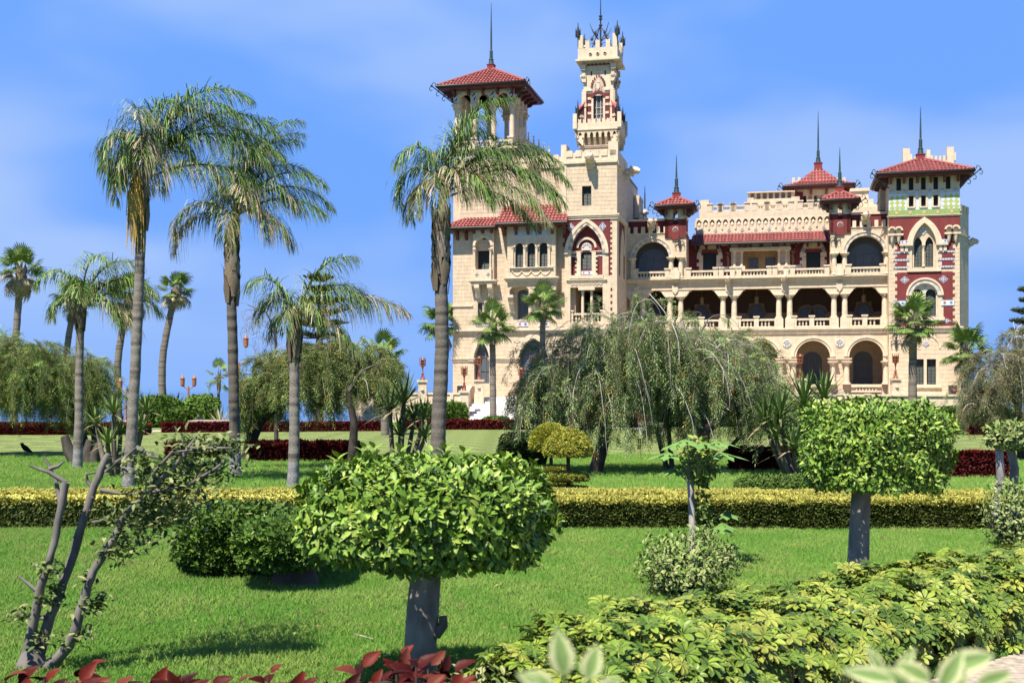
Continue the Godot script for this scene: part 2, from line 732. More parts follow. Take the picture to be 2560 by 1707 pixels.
func baluster_mesh(h: float) -> ArrayMesh:
	var key := "baluster%d" % int(h * 100)
	if not M.has(key):
		var b := MB.new()
		b.col = CREAM_LIGHT
		b.lathe([Vector2(0.055, 0), Vector2(0.055, h * 0.1), Vector2(0.03, h * 0.16), Vector2(0.058, h * 0.38), Vector2(0.028, h * 0.7), Vector2(0.03, h * 0.85), Vector2(0.055, h * 0.9), Vector2(0.055, h)], Vector3.ZERO, 7)
		M[key] = b.mesh(M.plaster)
	return M[key]


func balustrade(parent: Node, u0: float, u1: float, v0: float, v1: float, w: float, posts := 2, step := 0.17) -> void:
	var b := MB.new()
	b.col = CREAM_LIGHT
	b.box(u0, u1, v0, v0 + 0.1, w - 0.09, w + 0.09)
	b.box(u0, u1, v1 - 0.1, v1, w - 0.1, w + 0.1)
	var o := obj(parent, "balustrade", b, M.plaster)
	for k in posts:
		var u := lerpf(u0, u1, float(k) / maxf(posts - 1, 1))
		var p := MB.new()
		p.col = CREAM_LIGHT
		p.box(u - 0.13, u + 0.13, v0 + 0.003, v1 + 0.08, w - 0.13, w + 0.13)
		p.box(u - 0.17, u + 0.17, v1 + 0.08, v1 + 0.16, w - 0.17, w + 0.17)
		obj(o, "post", p, M.plaster)
	var n := maxi(1, int((u1 - u0 - 0.3) / step))
	for k in n:
		put(o, "baluster", baluster_mesh(v1 - v0 - 0.2)).position = Vector3(lerpf(u0 + 0.2, u1 - 0.2, (k + 0.5) / n), v0 + 0.1, w)


func merlons(parent: Node, u0: float, u1: float, v: float, h: float, w0: float, w1: float, count: int, share := 0.6, col := CREAM_LIGHT, notch := true) -> void:
	var step := (u1 - u0) / count
	for k in count:
		var u := u0 + step * k
		var b := MB.new()
		b.col = col * rr(0.97, 1.03)
		var e := u + step * share
		if notch:
			b.prism(PackedVector2Array([Vector2(u, v), Vector2(e, v), Vector2(e, v + h), Vector2(lerpf(u, e, 0.68), v + h), Vector2(lerpf(u, e, 0.5), v + h * 0.86), Vector2(lerpf(u, e, 0.32), v + h), Vector2(u, v + h)]), w0, w1, true)
		else:
			b.box(u, e, v, v + h, w0, w1)
		obj(parent, "merlon", b, M.plaster)


func slab(parent: Node, called: String, u0: float, u1: float, v0: float, v1: float, w0: float, w1: float, col := CREAM, m := "plaster") -> MeshInstance3D:
	var b := MB.new()
	b.col = col
	b.box(u0, u1, v0, v1, w0, w1)
	return obj(parent, called, b, M[m])


# a stepped moulding along a wall
func cornice(parent: Node, u0: float, u1: float, v0: float, v1: float, w: float, out: float, col := CREAM_LIGHT) -> void:
	var b := MB.new()
	b.col = col
	var h := v1 - v0
	b.box(u0 - out * 0.4, u1 + out * 0.4, v0, v0 + h * 0.4, w - 0.2, w + out * 0.45)
	b.box(u0 - out * 0.7, u1 + out * 0.7, v0 + h * 0.4, v0 + h * 0.7, w - 0.2, w + out * 0.75)
	b.box(u0 - out, u1 + out, v0 + h * 0.7, v1, w - 0.2, w + out)
	obj(parent, "cornice", b, M.plaster)


# clay barrel tiles on a slope: A-B along the eave, C over A, D over B
func tiles(b: MB, A: Vector3, B: Vector3, C: Vector3, D: Vector3, spacing := 0.19, course := 0.34) -> void:
	var along := (B - A).normalized()
	var width := (B - A).length()
	var up := (C - A) - along * (C - A).dot(along)
	var H := up.length()
	up /= H
	var nrm := along.cross(up)
	if nrm.y < 0:
		nrm = -nrm
	var cx := (C - A).dot(along)
	var dx := (D - A).dot(along)
	b.col = TILE * 0.55
	b.tri(A, B, D, nrm, nrm, nrm)
	if C.distance_to(D) > 0.01:
		b.tri(A, D, C, nrm, nrm, nrm)
	var n := int(width / spacing)
	for i in n:
		var x := (i + 0.5) * width / n
		var L := H
		if x < cx:
			L = H * x / cx
		elif x > dx:
			L = H * (width - x) / maxf(width - dx, 1e-4)
		var y := -0.03
		var tone := TILE * rr(0.85, 1.18)
		while y < L - 0.03:
			var e := minf(y + course, L)
			b.col = tone * rr(0.82, 1.15)
			var o := A + along * x
			var r := spacing * 0.43
			for k in 4:
				var g0 := PI * k / 4.0
				var g1 := PI * (k + 1) / 4.0
				var n0 := along * -cos(g0) + nrm * sin(g0)
				var n1 := along * -cos(g1) + nrm * sin(g1)
				b.sq(o + up * y + n0 * r * 1.05 + nrm * 0.02, o + up * y + n1 * r * 1.05 + nrm * 0.02, o + up * e + n1 * r * 0.85, o + up * e + n0 * r * 0.85, n0, n1, n1, n0)
				if y < 0.0:
					b.flat(o + up * y, o + up * y + n1 * r * 1.05, o + up * y + n0 * r * 1.05)
			y = e


# a hipped tile roof on brackets with a cap and a spire
func hip_roof(parent: Node, u0: float, u1: float, w0: float, w1: float, ve: float, va: float, over: float, spire := 0.0, cap := 0.26, brackets := 6, peak := 0.0) -> void:
	var a := Vector3(u0, ve, w1)
	var b_ := Vector3(u1, ve, w1)
	var c_ := Vector3(u1, ve, w0)
	var d_ := Vector3(u0, ve, w0)
	var top := Vector3((u0 + u1) / 2, va, (w0 + w1) / 2)
	var t := MB.new()
	if peak > 0.0:            # the slope breaks: flat skirt, then a steeper peak
		var q := peak
		var mid := [a.lerp(top, q), b_.lerp(top, q), c_.lerp(top, q), d_.lerp(top, q)]
		for k in 4:
			mid[k].y = lerpf(ve, va, q * 0.55)
		var base := [a, b_, c_, d_]
		for k in 4:
			tiles(t, base[k], base[(k + 1) % 4], mid[k], mid[(k + 1) % 4])
			tiles(t, mid[k], mid[(k + 1) % 4], top, top)
	else:
		for e in [[a, b_], [b_, c_], [c_, d_], [d_, a]]:
			tiles(t, e[0], e[1], top, top)
	var roof := obj(parent, "roof", t, M.tile_clay, "")
	var h := MB.new()
	h.col = TILE * 0.8
	if peak == 0.0:
		for e in [a, b_, c_, d_]:
			h.tube([e + Vector3(0, 0.05, 0), top + Vector3(0, 0.04, 0)], [0.09, 0.09], 6)
		obj(roof, "hip_tile", h, M.tile_clay)
	var f := MB.new()
	f.col = lin(0.03, 0.018, 0.016)
	f.tube([a + Vector3(-0.04, -0.02, 0.04), b_ + Vector3(0.04, -0.02, 0.04), c_ + Vector3(0.04, -0.02, -0.04), d_ + Vector3(-0.04, -0.02, -0.04), a + Vector3(-0.04, -0.02, 0.04)], [0.075, 0.075, 0.075, 0.075, 0.075], 6)
	obj(roof, "gutter", f, M.iron)
	f = MB.new()
	f.col = BROWN * 1.5
	f.box(u0 + 0.02, u1 - 0.02, ve - 0.16, ve - 0.02, w0 + 0.02, w1 - 0.02)
	obj(roof, "soffit", f, M.wood)
	# timber brackets under the eave, front and both sides
	for k in brackets:
		var u := lerpf(u0 + over + 0.1, u1 - over - 0.1, float(k) / (brackets - 1))
		var z := lerpf(w0 + over + 0.1, w1 - over - 0.1, float(k) / (brackets - 1))
		for s in 3:
			var m := MB.new()
			m.col = BROWN * 1.3
			if s == 0:
				m.x = Transform3D(Basis(Vector3.UP, -PI / 2), Vector3(u, ve - 0.16, w1 - over))
			elif s == 1:
				m.x = Transform3D(Basis.IDENTITY, Vector3(u1 - over, ve - 0.16, z))
			else:
				m.x = Transform3D(Basis(Vector3.UP, PI), Vector3(u0 + over, ve - 0.16, z))
			m.prism(PackedVector2Array([Vector2(0, 0), Vector2(0, -0.34), Vector2(over * 0.3, -0.3), Vector2(over * 0.45, -0.18), Vector2(over * 0.8, -0.14), Vector2(over * 0.85, 0)]), -0.06, 0.06, true)
			obj(roof, "bracket", m, M.wood)
	if spire > 0.0:
		var s := MB.new()
		s.col = RED * 1.5
		s.box(top.x - cap, top.x + cap, va - 0.15, va + cap * 1.1, top.z - cap, top.z + cap)
		s.box(top.x - cap * 1.12, top.x + cap * 1.12, va + cap * 0.95, va + cap * 1.15, top.z - cap * 1.12, top.z + cap * 1.12)
		obj(roof, "cap_block", s, M.plaster)
		s = MB.new()
		s.col = lin(0.035, 0.075, 0.075)
		var v := va + cap * 1.12
		s.lathe([Vector2(0.17, 0), Vector2(0.13, 0.25), Vector2(0.15, 0.3), Vector2(0.1, 0.35), Vector2(0.09, 0.8), Vector2(0.055, 0.85), Vector2(0.05, spire * 0.5), Vector2(0.012, spire)], Vector3(top.x, v, top.z), 8)
		obj(roof, "spire", s, M.copper)
	# wrought iron braces at the corners
	for sx in [0, 1]:
		var fr := MB.new()
		fr.col = DARK
		var e := Vector3(u1, ve, w1) if sx else Vector3(u0, ve, w1)
		var q := 1.0 if sx else -1.0
		iron_brace(fr, e + Vector3(q * 0.3, 0.0, 0.18), Vector3(e.x - q * over, ve - over * 1.15, w1 - over + 0.02), q)
		obj(roof, "iron_brace", fr, M.iron)


func iron_brace(b: MB, tip: Vector3, foot: Vector3, q: float) -> void:
	b.tube([foot, foot.lerp(tip, 0.5), tip], [0.035, 0.035, 0.03], 5)
	var out := (tip - foot).normalized()
	var side := Vector3.UP - out * out.y
	side = side.normalized()
	for k in [0.35, 0.62, 0.92]:
		var at := foot.lerp(tip, k)
		for s in [-1.0, 1.0]:
			var pts := []
			var rad := []
			for i in 9:
				var g := i * 0.62
				var r := 0.17 * (1.0 - i / 11.0)
				pts.append(at + side * s * (0.17 - r * cos(g)) + out * r * sin(g))
				rad.append(0.02)
			b.tube(pts, rad, 4)
	b.lathe([Vector2(0, 0), Vector2(0.07, 0.05), Vector2(0, 0.12)], tip - Vector3(0, 0.06, 0), 6)


func diamond(parent: Node, u: float, v: float, w: float, rx: float, ry: float, pale := false) -> void:
	var b := MB.new()
	for k in 4:
		var t: float = [1.0, 0.86, 0.56, 0.3][k]
		b.col = [lin(0.7, 0.7, 0.68), lin(0.12, 0.13, 0.36), lin(0.75, 0.74, 0.7), lin(0.62, 0.4, 0.12)][k] if not pale else [lin(0.5, 0.48, 0.44), lin(0.65, 0.6, 0.5), lin(0.3, 0.32, 0.4), lin(0.66, 0.6, 0.5)][k]
		b.prism(PackedVector2Array([Vector2(u - rx * t, v), Vector2(u, v - ry * t), Vector2(u + rx * t, v), Vector2(u, v + ry * t)]), w - 0.01, w + 0.012 + k * 0.005)
	for k in 4:
		var g := TAU * (k + 0.5) / 4.0
		b.col = lin(0.1, 0.12, 0.4)
		var at := Vector2(u + cos(g) * rx * 0.33, v + sin(g) * ry * 0.33)
		b.box(at.x - rx * 0.09, at.x + rx * 0.09, at.y - ry * 0.09, at.y + ry * 0.09, w, w + 0.03)
	obj(parent, "ceramic_diamond", b, M.glaze)


# a strip of glazed tiles with a printed pattern of small dark squares
func tile_strip(parent: Node, u0: float, u1: float, v0: float, v1: float, w: float, ground_ := Color(0.62, 0.62, 0.62), mark := Color(0.1, 0.11, 0.26)) -> void:
	var b := MB.new()
	b.col = ground_
	b.box(u0, u1, v0, v1, w - 0.01, w + 0.014)
	var h := v1 - v0
	var n := maxi(2, int((u1 - u0) / (h * 1.1)))
	for k in n:
		var u := lerpf(u0, u1, (k + 0.5) / n)
		var vm := (v0 + v1) / 2
		b.col = mark if k % 3 else lin(0.4, 0.12, 0.1)
		b.prism(PackedVector2Array([Vector2(u - h * 0.28, vm), Vector2(u, vm - h * 0.28), Vector2(u + h * 0.28, vm), Vector2(u, vm + h * 0.28)]), w, w + 0.019)
	b.col = mark
	b.box(u0, u1, v0 - 0.001, v0 + h * 0.1, w, w + 0.018)
	b.box(u0, u1, v1 - h * 0.1, v1 + 0.001, w, w + 0.018)
	obj(parent, "glazed_band", b, M.glaze)


# red field stones toothed into cream quoins
func quoins(parent: Node, u: float, side: float, v0: float, v1: float, w: float, col: Color, n: int, wide := 0.1) -> void:
	var h := (v1 - v0) / n
	for k in n:
		if k % 2:
			continue
		var a := minf(u, u + side * wide)
		slab(parent, "quoin_stone", a, a + wide, v0 + h * k + 0.012, v0 + h * (k + 1) - 0.012, w - 0.05, w + 0.012, col)


func gargoyle(parent: Node, u: float, v: float, w: float, out := Vector3(0, 0, 1), s := 1.0) -> void:
	var b := MB.new()
	b.col = CREAM_LIGHT * 1.05
	var z := out
	var xx := Vector3.UP.cross(z)
	b.x = Transform3D(Basis(xx, Vector3.UP, z).scaled(Vector3.ONE * s), Vector3(u, v, w))
	# a stone lion's head and shoulders leaning out from a bracket
	b.box(-0.24, 0.24, -0.42, -0.28, -0.1, 0.32)
	b.box(-0.19, 0.19, -0.56, -0.42, -0.1, 0.2)
	b.tube([Vector3(0, -0.16, -0.1), Vector3(0, -0.08, 0.3), Vector3(0, 0.0, 0.52), Vector3(0, -0.01, 0.72), Vector3(0, -0.06, 0.86)], [0.22, 0.23, 0.24, 0.17, 0.1], 9)
	b.tube([Vector3(0, -0.13, 0.6), Vector3(0, -0.15, 0.8)], [0.1, 0.06], 7)
	for q in [-1.0, 1.0]:
		b.tube([Vector3(q * 0.13, 0.14, 0.5), Vector3(q * 0.16, 0.26, 0.46)], [0.07, 0.03], 5)
		b.tube([Vector3(q * 0.2, -0.12, 0.1), Vector3(q * 0.19, -0.22, 0.35), Vector3(q * 0.17, -0.27, 0.5)], [0.09, 0.07, 0.08], 6)
		b.lathe([Vector2(0.0, -0.03), Vector2(0.03, 0), Vector2(0, 0.03)], Vector3(q * 0.1, 0.06, 0.7), 6)
	for k in 9:
		var g := TAU * k / 9.0
		b.tube([Vector3(cos(g) * 0.17, sin(g) * 0.17 - 0.02, 0.42), Vector3(cos(g) * 0.29, sin(g) * 0.27 - 0.02, 0.34)], [0.07, 0.03], 5)
	obj(parent, "stone_lion", b, M.plaster)


func medallion(parent: Node, u: float, v: float, w: float, r: float) -> void:
	var b := MB.new()
	b.x = Transform3D(Basis(Vector3.RIGHT, PI / 2), Vector3(u, v, w))
	b.col = lin(0.66, 0.64, 0.6)
	b.lathe([Vector2(r, -0.05), Vector2(r, 0.02), Vector2(r * 0.8, 0.05), Vector2(r * 0.78, 0.02), Vector2(0, 0.025)], Vector3.ZERO, 20)
	b.x = Transform3D(Basis.IDENTITY, Vector3(u, v, w))
	b.col = lin(0.3, 0.28, 0.3)
	for k in 5:
		var g := PI / 2 + TAU * k / 5
		var d := Vector2(cos(g), sin(g))
		var s := Vector2(-d.y, d.x)
		b.prism(PackedVector2Array([d * r * 0.1, d * r * 0.4 + s * r * 0.14, d * r * 0.68, d * r * 0.4 - s * r * 0.14]), 0.02, 0.045)
	obj(parent, "medallion", b, M.plaster)


func fleur(parent: Node, u: float, v: float, w: float) -> void:
	var b := MB.new()
	b.x = Transform3D(Basis.IDENTITY.scaled(Vector3(0.75, 0.75, 0.75)), Vector3(u, v, w) * 0.25)
	b.col = lin(0.05, 0.06, 0.055)
	b.tube([Vector3(u, v - 0.5, w + 0.06), Vector3(u, v - 0.2, w + 0.14), Vector3(u, v + 0.3, w + 0.14), Vector3(u, v + 0.62, w + 0.14)], [0.02, 0.09, 0.07, 0.01], 6)
	for q in [-1.0, 1.0]:
		var pts := []
		var rad := []
		for i in 9:
			var g := i * 0.5
			pts.append(Vector3(u + q * (0.05 + 0.15 * (1 - cos(g))), v - 0.05 + 0.24 * sin(g), w + 0.14))
			rad.append(0.045 - i * 0.003)
		b.tube(pts, rad, 5)
	b.box(u - 0.11, u + 0.11, v - 0.08, v + 0.02, w + 0.07, w + 0.2)
	obj(parent, "iron_fleuron", b, M.iron)


func small_lantern(b: MB, at: Vector3) -> void:
	b.tube([at, at + Vector3(0, 0.55, 0)], [0.02, 0.035], 5)
	b.lathe([Vector2(0.03, 0.55), Vector2(0.12, 0.62), Vector2(0.12, 0.95), Vector2(0.05, 1.0), Vector2(0.012, 1.4)], at, 6)
	for k in 6:
		var g := TAU * k / 6
		b.tube([at + Vector3(cos(g) * 0.13, 0.6, sin(g) * 0.13), at + Vector3(cos(g) * 0.15, 1.08, sin(g) * 0.15)], [0.015, 0.01], 4)


func build_palace() -> void:
	palace = thing("palace", "cream and oxblood red palace with tiled turrets, arcades and a tall crenellated clock-style tower", "palace")
	palace.transform = Transform3D(Basis(Vector3(ca, 0, sa), Vector3.UP, Vector3(-sa, 0, ca)), Vector3(ox, 0, -FAR))
	tall_wing()
	belvedere()
	high_tower()
	arcades()
	upper_terrace()
	tile_tower()
	rear_parts()
	terrace()


func tall_wing() -> void:
	var P := palace
	# --- lower wing on the left, set a little behind the tower block
	var wl := -0.35
	var uL := uu(1132, wl)
	var uR := -2.85
	var g1 := op("pointed", uu(1185, wl), uu(1223, wl), 2.1, vv(851, 1205, wl), 1.15)
	var g2 := op("pointed", uu(1298, wl), uu(1369, wl), 2.1, vv(846, 1335, wl), 1.15)
	var t1 := op("rect", uu(1194, wl), uu(1206, wl), vv(797, 1205, wl), vv(756, 1205, wl))
	var t2 := op("rect", uu(1213, wl), uu(1225, wl), vv(797, 1205, wl), vv(756, 1205, wl))
	var f1 := op("segment", uu(1293, wl), uu(1321, wl), vv(798, 1310, wl), vv(724, 1310, wl), 0.14)
	var f2 := op("segment", uu(1346, wl), uu(1373, wl), vv(798, 1360, wl), vv(724, 1360, wl), 0.14)
	var n1 := op("rect", uu(1193, wl), uu(1223.5, wl), vv(674, 1208, wl), vv(626, 1208, wl))
	var ops := [g1, g2, t1, t2, f1, f2, n1]
	var b := MB.new()
	b.col = CREAM
	wall(b, uL, uR, 0, 10.72, wl - 0.45, wl, ops)
	b.box(uL, uL + 0.45, 0, 10.72, wl - 9.0, wl - 0.45)
	b.box(uL + 0.02, uR, 10.5, 10.7, wl - 9.0, wl - 0.45)
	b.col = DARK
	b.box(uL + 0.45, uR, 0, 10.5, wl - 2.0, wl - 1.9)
	obj(P, "wall", b, M.plaster)
	b = MB.new()
	ashlar(b, uL, uR, 0, 10.7, wl, ops + [op("rect", uu(1265, wl), uu(1391, wl), 7.0, 10.7)])
	obj(P, "ashlar_block", b, M.plaster, "stuff")
	for o in [t1, t2]:
		window(P, op("round", o.u0, o.u1, o.v0, o.v1), wl - 0.2, false)
	for o in [f1, f2]:
		window(P, o, wl - 0.3, false, 1)
	window(P, n1, wl - 0.28)
	for o in [g1, g2]:
		window(P, o, wl - 0.35, false, 2)
		arch_band(P, o, 0.02, 0.3, wl - 0.02, wl + 0.08, CREAM_LIGHT, CREAM)
	# ground cornice, string courses and the big ledge
	for e in [[uL, g1.u0 - 0.05], [g1.u1 + 0.05, g2.u0 - 0.05], [g2.u1 + 0.05, uR]]:
		cornice(P, e[0], e[1], 3.3, 3.52, wl, 0.12)
	cornice(P, uL, uR, 4.8, 5.08, wl, 0.2)
	slab(P, "string_course", uL - 0.04, uu(1182, wl), 6.36, 6.46, wl - 0.1, wl + 0.07, CREAM_LIGHT)
	# the lower left tile band under the twin window and the big windows
	tile_strip(P, t1.u0 - 0.08, t2.u1 + 0.08, t1.v0 - 0.42, t1.v0 - 0.12, wl + 0.01)
	tile_strip(P, f1.u0, f1.u1, f1.v0 - 0.42, f1.v0 - 0.12, wl + 0.01)
	tile_strip(P, f2.u0, f2.u1, f2.v0 - 0.42, f2.v0 - 0.12, wl + 0.01)
	# --- niche bay with a small corbelled balcony
	var wn := 0.0
	var a0 := uu(1182, wn)
	var a1 := uu(1234, wn)
	var n2 := op("round", uu(1188, wn), uu(1226, wn), vv(674, 1208, wn), vv(594, 1208, wn))
	b = MB.new()
	b.col = CREAM
	wall(b, a0, a1, 7.75, 10.7, wl + 0.002, wn, [n2])
	obj(P, "niche_wall", b, M.plaster)
	b = MB.new()
	ashlar(b, a0, a1, 7.9, 10.65, wn, [op("rect", n2.u0 - 0.2, n2.u1 + 0.2, 7.8, n2.v1 + 0.1)])
	obj(P, "ashlar_block", b, M.plaster, "stuff")
	arch_band(P, n2, 0.0, 0.13, wn - 0.02, wn + 0.05, CREAM_LIGHT, CREAM)
	diamond(P, (n2.u0 + n2.u1) / 2, vv(608, 1208, wl), wl + 0.02, 0.18, 0.18, true)
	for u in [n2.u0 - 0.02, n2.u1 + 0.02]:
		column(P, u, wn + 0.06, vv(674, 1208, wn), vv(622, 1208, wn), 0.06)
	slab(P, "balcony_panel", a0 + 0.1, a1 - 0.1, 7.78, vv(674, 1208, wn), wn + 0.003, wn + 0.16, CREAM_LIGHT)
	for k in [-0.32, 0.32]:
		for i in 5:
			var d: Vector2 = [Vector2(0, 0), Vector2(0.08, 0), Vector2(-0.08, 0), Vector2(0, 0.08), Vector2(0, -0.08)][i]
			slab(P, "pierced_hole", (a0 + a1) / 2 + k + d.x - 0.03, (a0 + a1) / 2 + k + d.x + 0.03, 8.05 + d.y - 0.03, 8.05 + d.y + 0.03, wn + 0.1, wn + 0.163, DARK)
	cornice(P, a0, a1, 7.55, 7.78, wn, 0.22)
	for u in [a0 + 0.12, a1 - 0.32]:
		b = MB.new()
		b.col = CREAM_LIGHT
		b.x = Transform3D(Basis(Vector3.UP, -PI / 2), Vector3(u + 0.12, 7.55, wl))
		b.prism(PackedVector2Array([Vector2(0, 0), Vector2(0, -0.75), Vector2(0.15, -0.68), Vector2(0.28, -0.3), Vector2(0.5, -0.2), Vector2(0.5, 0)]), -0.14, 0.14, true)
		obj(P, "corbel", b, M.plaster)
	# --- the oriel bay with three round-headed windows
	var wb := 0.3
	var b0 := uu(1268, wb)
	var b1 := uu(1389, wb)
	var three := []
	for e in [[1288, 1308], [1318, 1338], [1348.5, 1369]]:
		three.append(op("round", uu(e[0], wb), uu(e[1], wb), vv(668, 1328, wb), vv(606.5, 1328, wb)))
	b = MB.new()
	b.col = CREAM
	wall(b, b0, b1, 7.6, 10.7, wb - 0.35, wb, three)
	b.box(b0, b0 + 0.2, 7.6, 10.7, wl + 0.002, wb - 0.352)
	b.box(b1 - 0.2, b1, 7.6, 10.7, wl + 0.002, wb - 0.352)
	b.box(b0, b1, 7.5, 7.6, wl + 0.002, wb)
	obj(P, "oriel_wall", b, M.plaster)
	b = MB.new()
	ashlar(b, b0, b1, 7.75, 10.65, wb, [op("rect", b0 + 0.25, b1 - 0.25, 7.75, 10.1)])
	obj(P, "ashlar_block", b, M.plaster, "stuff")
	for o in three:
		window(P, o, wb - 0.25)
		arch_band(P, o, 0.0, 0.07, wb - 0.02, wb + 0.04, CREAM_LIGHT, CREAM)
	for u in [three[0].u1 + 0.11, three[1].u1 + 0.11, three[0].u0 - 0.12, three[2].u1 + 0.12]:
		column(P, u, wb + 0.05, three[0].v0, three[0].v1 - 0.2, 0.05)
	slab(P, "frieze_panel", b0 + 0.35, b1 - 0.35, 10.0, 10.35, wb - 0.01, wb + 0.02, lin(0.5, 0.5, 0.5), "glaze")
	for k in 5:
		diamond(P, lerpf(b0 + 0.45, b1 - 0.45, k / 4.0), 10.18, wb + 0.02, 0.14, 0.14, true)
	cornice(P, b0 + 0.25, b1 - 0.25, three[0].v0 - 0.14, three[0].v0, wb, 0.12)
	b = MB.new()
	b.col = CREAM_LIGHT
	for k in 4:
		var u := lerpf(b0 + 0.3, b1 - 0.3, k / 4.0)
		var s := (b1 - b0 - 0.6) / 4.0
		var pts := []
		for i in 7:
			pts.append(Vector3(u + s * i / 6.0, three[0].v0 - 0.22 - 0.2 * sin(PI * i / 6.0), wb + 0.02))
		b.tube(pts, [0.035, 0.04, 0.045, 0.05, 0.045, 0.04, 0.035], 5)
		b.lathe([Vector2(0.0, -0.06), Vector2(0.06, 0), Vector2(0, 0.06)], Vector3(u, three[0].v0 - 0.22, wb + 0.03), 6)
	obj(P, "garland", b, M.plaster)
	cornice(P, b0, b1, 7.62, 7.86, wb, 0.2)
	# segmental arches and corbels that carry the oriel
	b = MB.new()
	b.col = CREAM
	wall(b, b0, b1, 6.9, 7.5, wl + 0.002, wb - 0.05, [op("segment", f1.u0 - 0.3, f1.u1 + 0.15, 6.8, 7.4, 0.25), op("segment", f2.u0 - 0.15, f2.u1 + 0.3, 6.8, 7.4, 0.25)])
	obj(P, "oriel_base", b, M.plaster)
	for u in [b0 + 0.15, (f1.u1 + f2.u0) / 2, b1 - 0.15]:
		b = MB.new()
		b.col = CREAM_LIGHT
		b.box(u - 0.17, u + 0.17, 6.78, 6.93, wl + 0.003, wb)
		b.x = Transform3D(Basis(Vector3.UP, -PI / 2), Vector3(u, 6.78, wl))
		b.prism(PackedVector2Array([Vector2(0, 0), Vector2(0, -0.85), Vector2(0.14, -0.75), Vector2(0.24, -0.35), Vector2(0.5, -0.22), Vector2(0.5, 0)]), -0.15, 0.15, true)
		obj(P, "corbel", b, M.plaster)
	# --- the low tiled roof over the wing and the bay
	var t := MB.new()
	tiles(t, Vector3(uL - 0.55, 10.68, wl + 0.68), Vector3(uu(1232, 0.8), 10.68, wl + 0.68), Vector3(uL + 0.9, 11.6, wl - 1.2), Vector3(uu(1232, 0.8), 11.6, wl - 1.2))
	tiles(t, Vector3(uL - 0.55, 10.68, -9.5), Vector3(uL - 0.55, 10.68, wl + 0.68), Vector3(uL + 0.9, 11.6, -9.5), Vector3(uL + 0.9, 11.6, wl - 1.2))
	tiles(t, Vector3(uu(1238, 1.0), 10.75, wb + 0.55), Vector3(uu(1417, 1.0), 10.75, wb + 0.55), Vector3(uu(1238, 1.0), 11.95, -1.0), Vector3(uu(1400, 1.0), 11.95, -1.0))
	var roof := obj(P, "roof", t, M.tile_clay)
	for e in [[uL - 0.55, uu(1232, 0.8), wl + 0.7, 10.64], [uu(1238, 1.0), uu(1417, 1.0), wb + 0.57, 10.71]]:
		b = MB.new()
		b.col = lin(0.03, 0.018, 0.016)
		b.tube([Vector3(e[0], e[3], e[2]), Vector3(e[1], e[3], e[2])], [0.07, 0.07], 6)
		obj(roof, "gutter", b, M.iron)
		b = MB.new()
		b.col = BROWN * 1.5
		b.box(e[0], e[1], e[3] - 0.1, e[3] - 0.03, -1.2, e[2] - 0.05)
		obj(roof, "soffit", b, M.wood)
		for k in 6:
			b = MB.new()
			b.col = BROWN * 1.3
			b.x = Transform3D(Basis(Vector3.UP, -PI / 2), Vector3(lerpf(e[0] + 0.35, e[1] - 0.25, k / 5.0), e[3] - 0.1, e[2] - 0.68))
			b.prism(PackedVector2Array([Vector2(0, 0), Vector2(0, -0.5), Vector2(0.18, -0.44), Vector2(0.28, -0.22), Vector2(0.52, -0.16), Vector2(0.56, 0)]), -0.07, 0.07, true)
			obj(roof, "bracket", b, M.wood)
	# --- tall block above the roof and the corner tower block
	var w2 := -0.9
	b = MB.new()
	b.col = CREAM
	b.box(uu(1150, w2), -2.86, 10.7, 14.05, -8.5, w2)
	obj(P, "wall", b, M.plaster)
	b = MB.new()
	ashlar(b, uu(1150, w2), -2.86, 11.6, 14.0, w2)
	obj(P, "ashlar_block", b, M.plaster, "stuff")
	parapet(uu(1280, w2), -2.86, 14.0, 14.62, w2, 7)
	var wi := op("rect", uu(1455, 0), uu(1478.6, 0), 11.67, 12.74)
	var red_arch := op("pointed", uu(1427, 0), uu(1506.5, 0), 7.9, vv(562, 1467, 0), 1.55)
	var lo := op("rect", uu(1425.7, 0), uu(1507, 0), 5.35, 7.28)
	var gd := op("pointed", uu(1455, 0), uu(1510, 0), 2.0, 4.4, 1.1)
	b = MB.new()
	b.col = CREAM
	wall(b, -2.85, 0, 0, 14.05, -0.5, 0, [wi, red_arch, lo, gd])
	# side wall down to the arcades, with a slim window and a pointed red panel like the front one
	b.box(-0.5, 0, 0, 14.05, -9.0, -0.5)
	b.box(-2.85, -2.35, 0, 14.05, -9.0, -0.5)
	b.box(-2.85, 0, 13.85, 14.05, -9.0, -0.5)
	b.col = CREAM * 0.9
	b.box(-2.35, -0.5, 5.1, 5.3, -3.9, -0.5)
	b.box(-2.35, -0.5, 7.3, 7.7, -3.9, -0.5)
	b.col = RED
	b.box(-2.35, -0.5, 5.3, 7.3, -4.0, -3.9)
	obj(P, "wall", b, M.plaster)
	b = MB.new()
	ashlar(b, -2.83, -0.02, 11.25, 13.85, 0.0, [wi])
	ashlar(b, -2.83, -0.02, 0.0, 4.8, 0.0, [gd])
	obj(P, "ashlar_block", b, M.plaster, "stuff")
	b = MB.new()
	b.x = Transform3D(Basis(Vector3.UP, PI / 2), Vector3(0, 0, 0))
	ashlar(b, 0.02, 3.9, 0.0, 13.8, 0.0, [op("rect", 0.9, 2.6, 7.9, 10.9)])
	obj(P, "ashlar_block", b, M.plaster, "stuff")
	window(P, wi, -0.25)
	window(P, gd, -0.35, false, 1)
	arch_band(P, gd, 0.02, 0.28, -0.02, 0.08, CREAM_LIGHT, CREAM)
	cornice(P, -2.85, 0.0, 10.92, 11.2, 0.0, 0.14)
	cornice(P, -2.85, 0.0, 4.8, 5.08, 0.0, 0.16)
	cornice(P, -2.85, gd.u0 - 0.05, 3.3, 3.52, 0.0, 0.12)
	parapet(-2.85, 0.0, 14.0, 14.62, 0.0, 6)
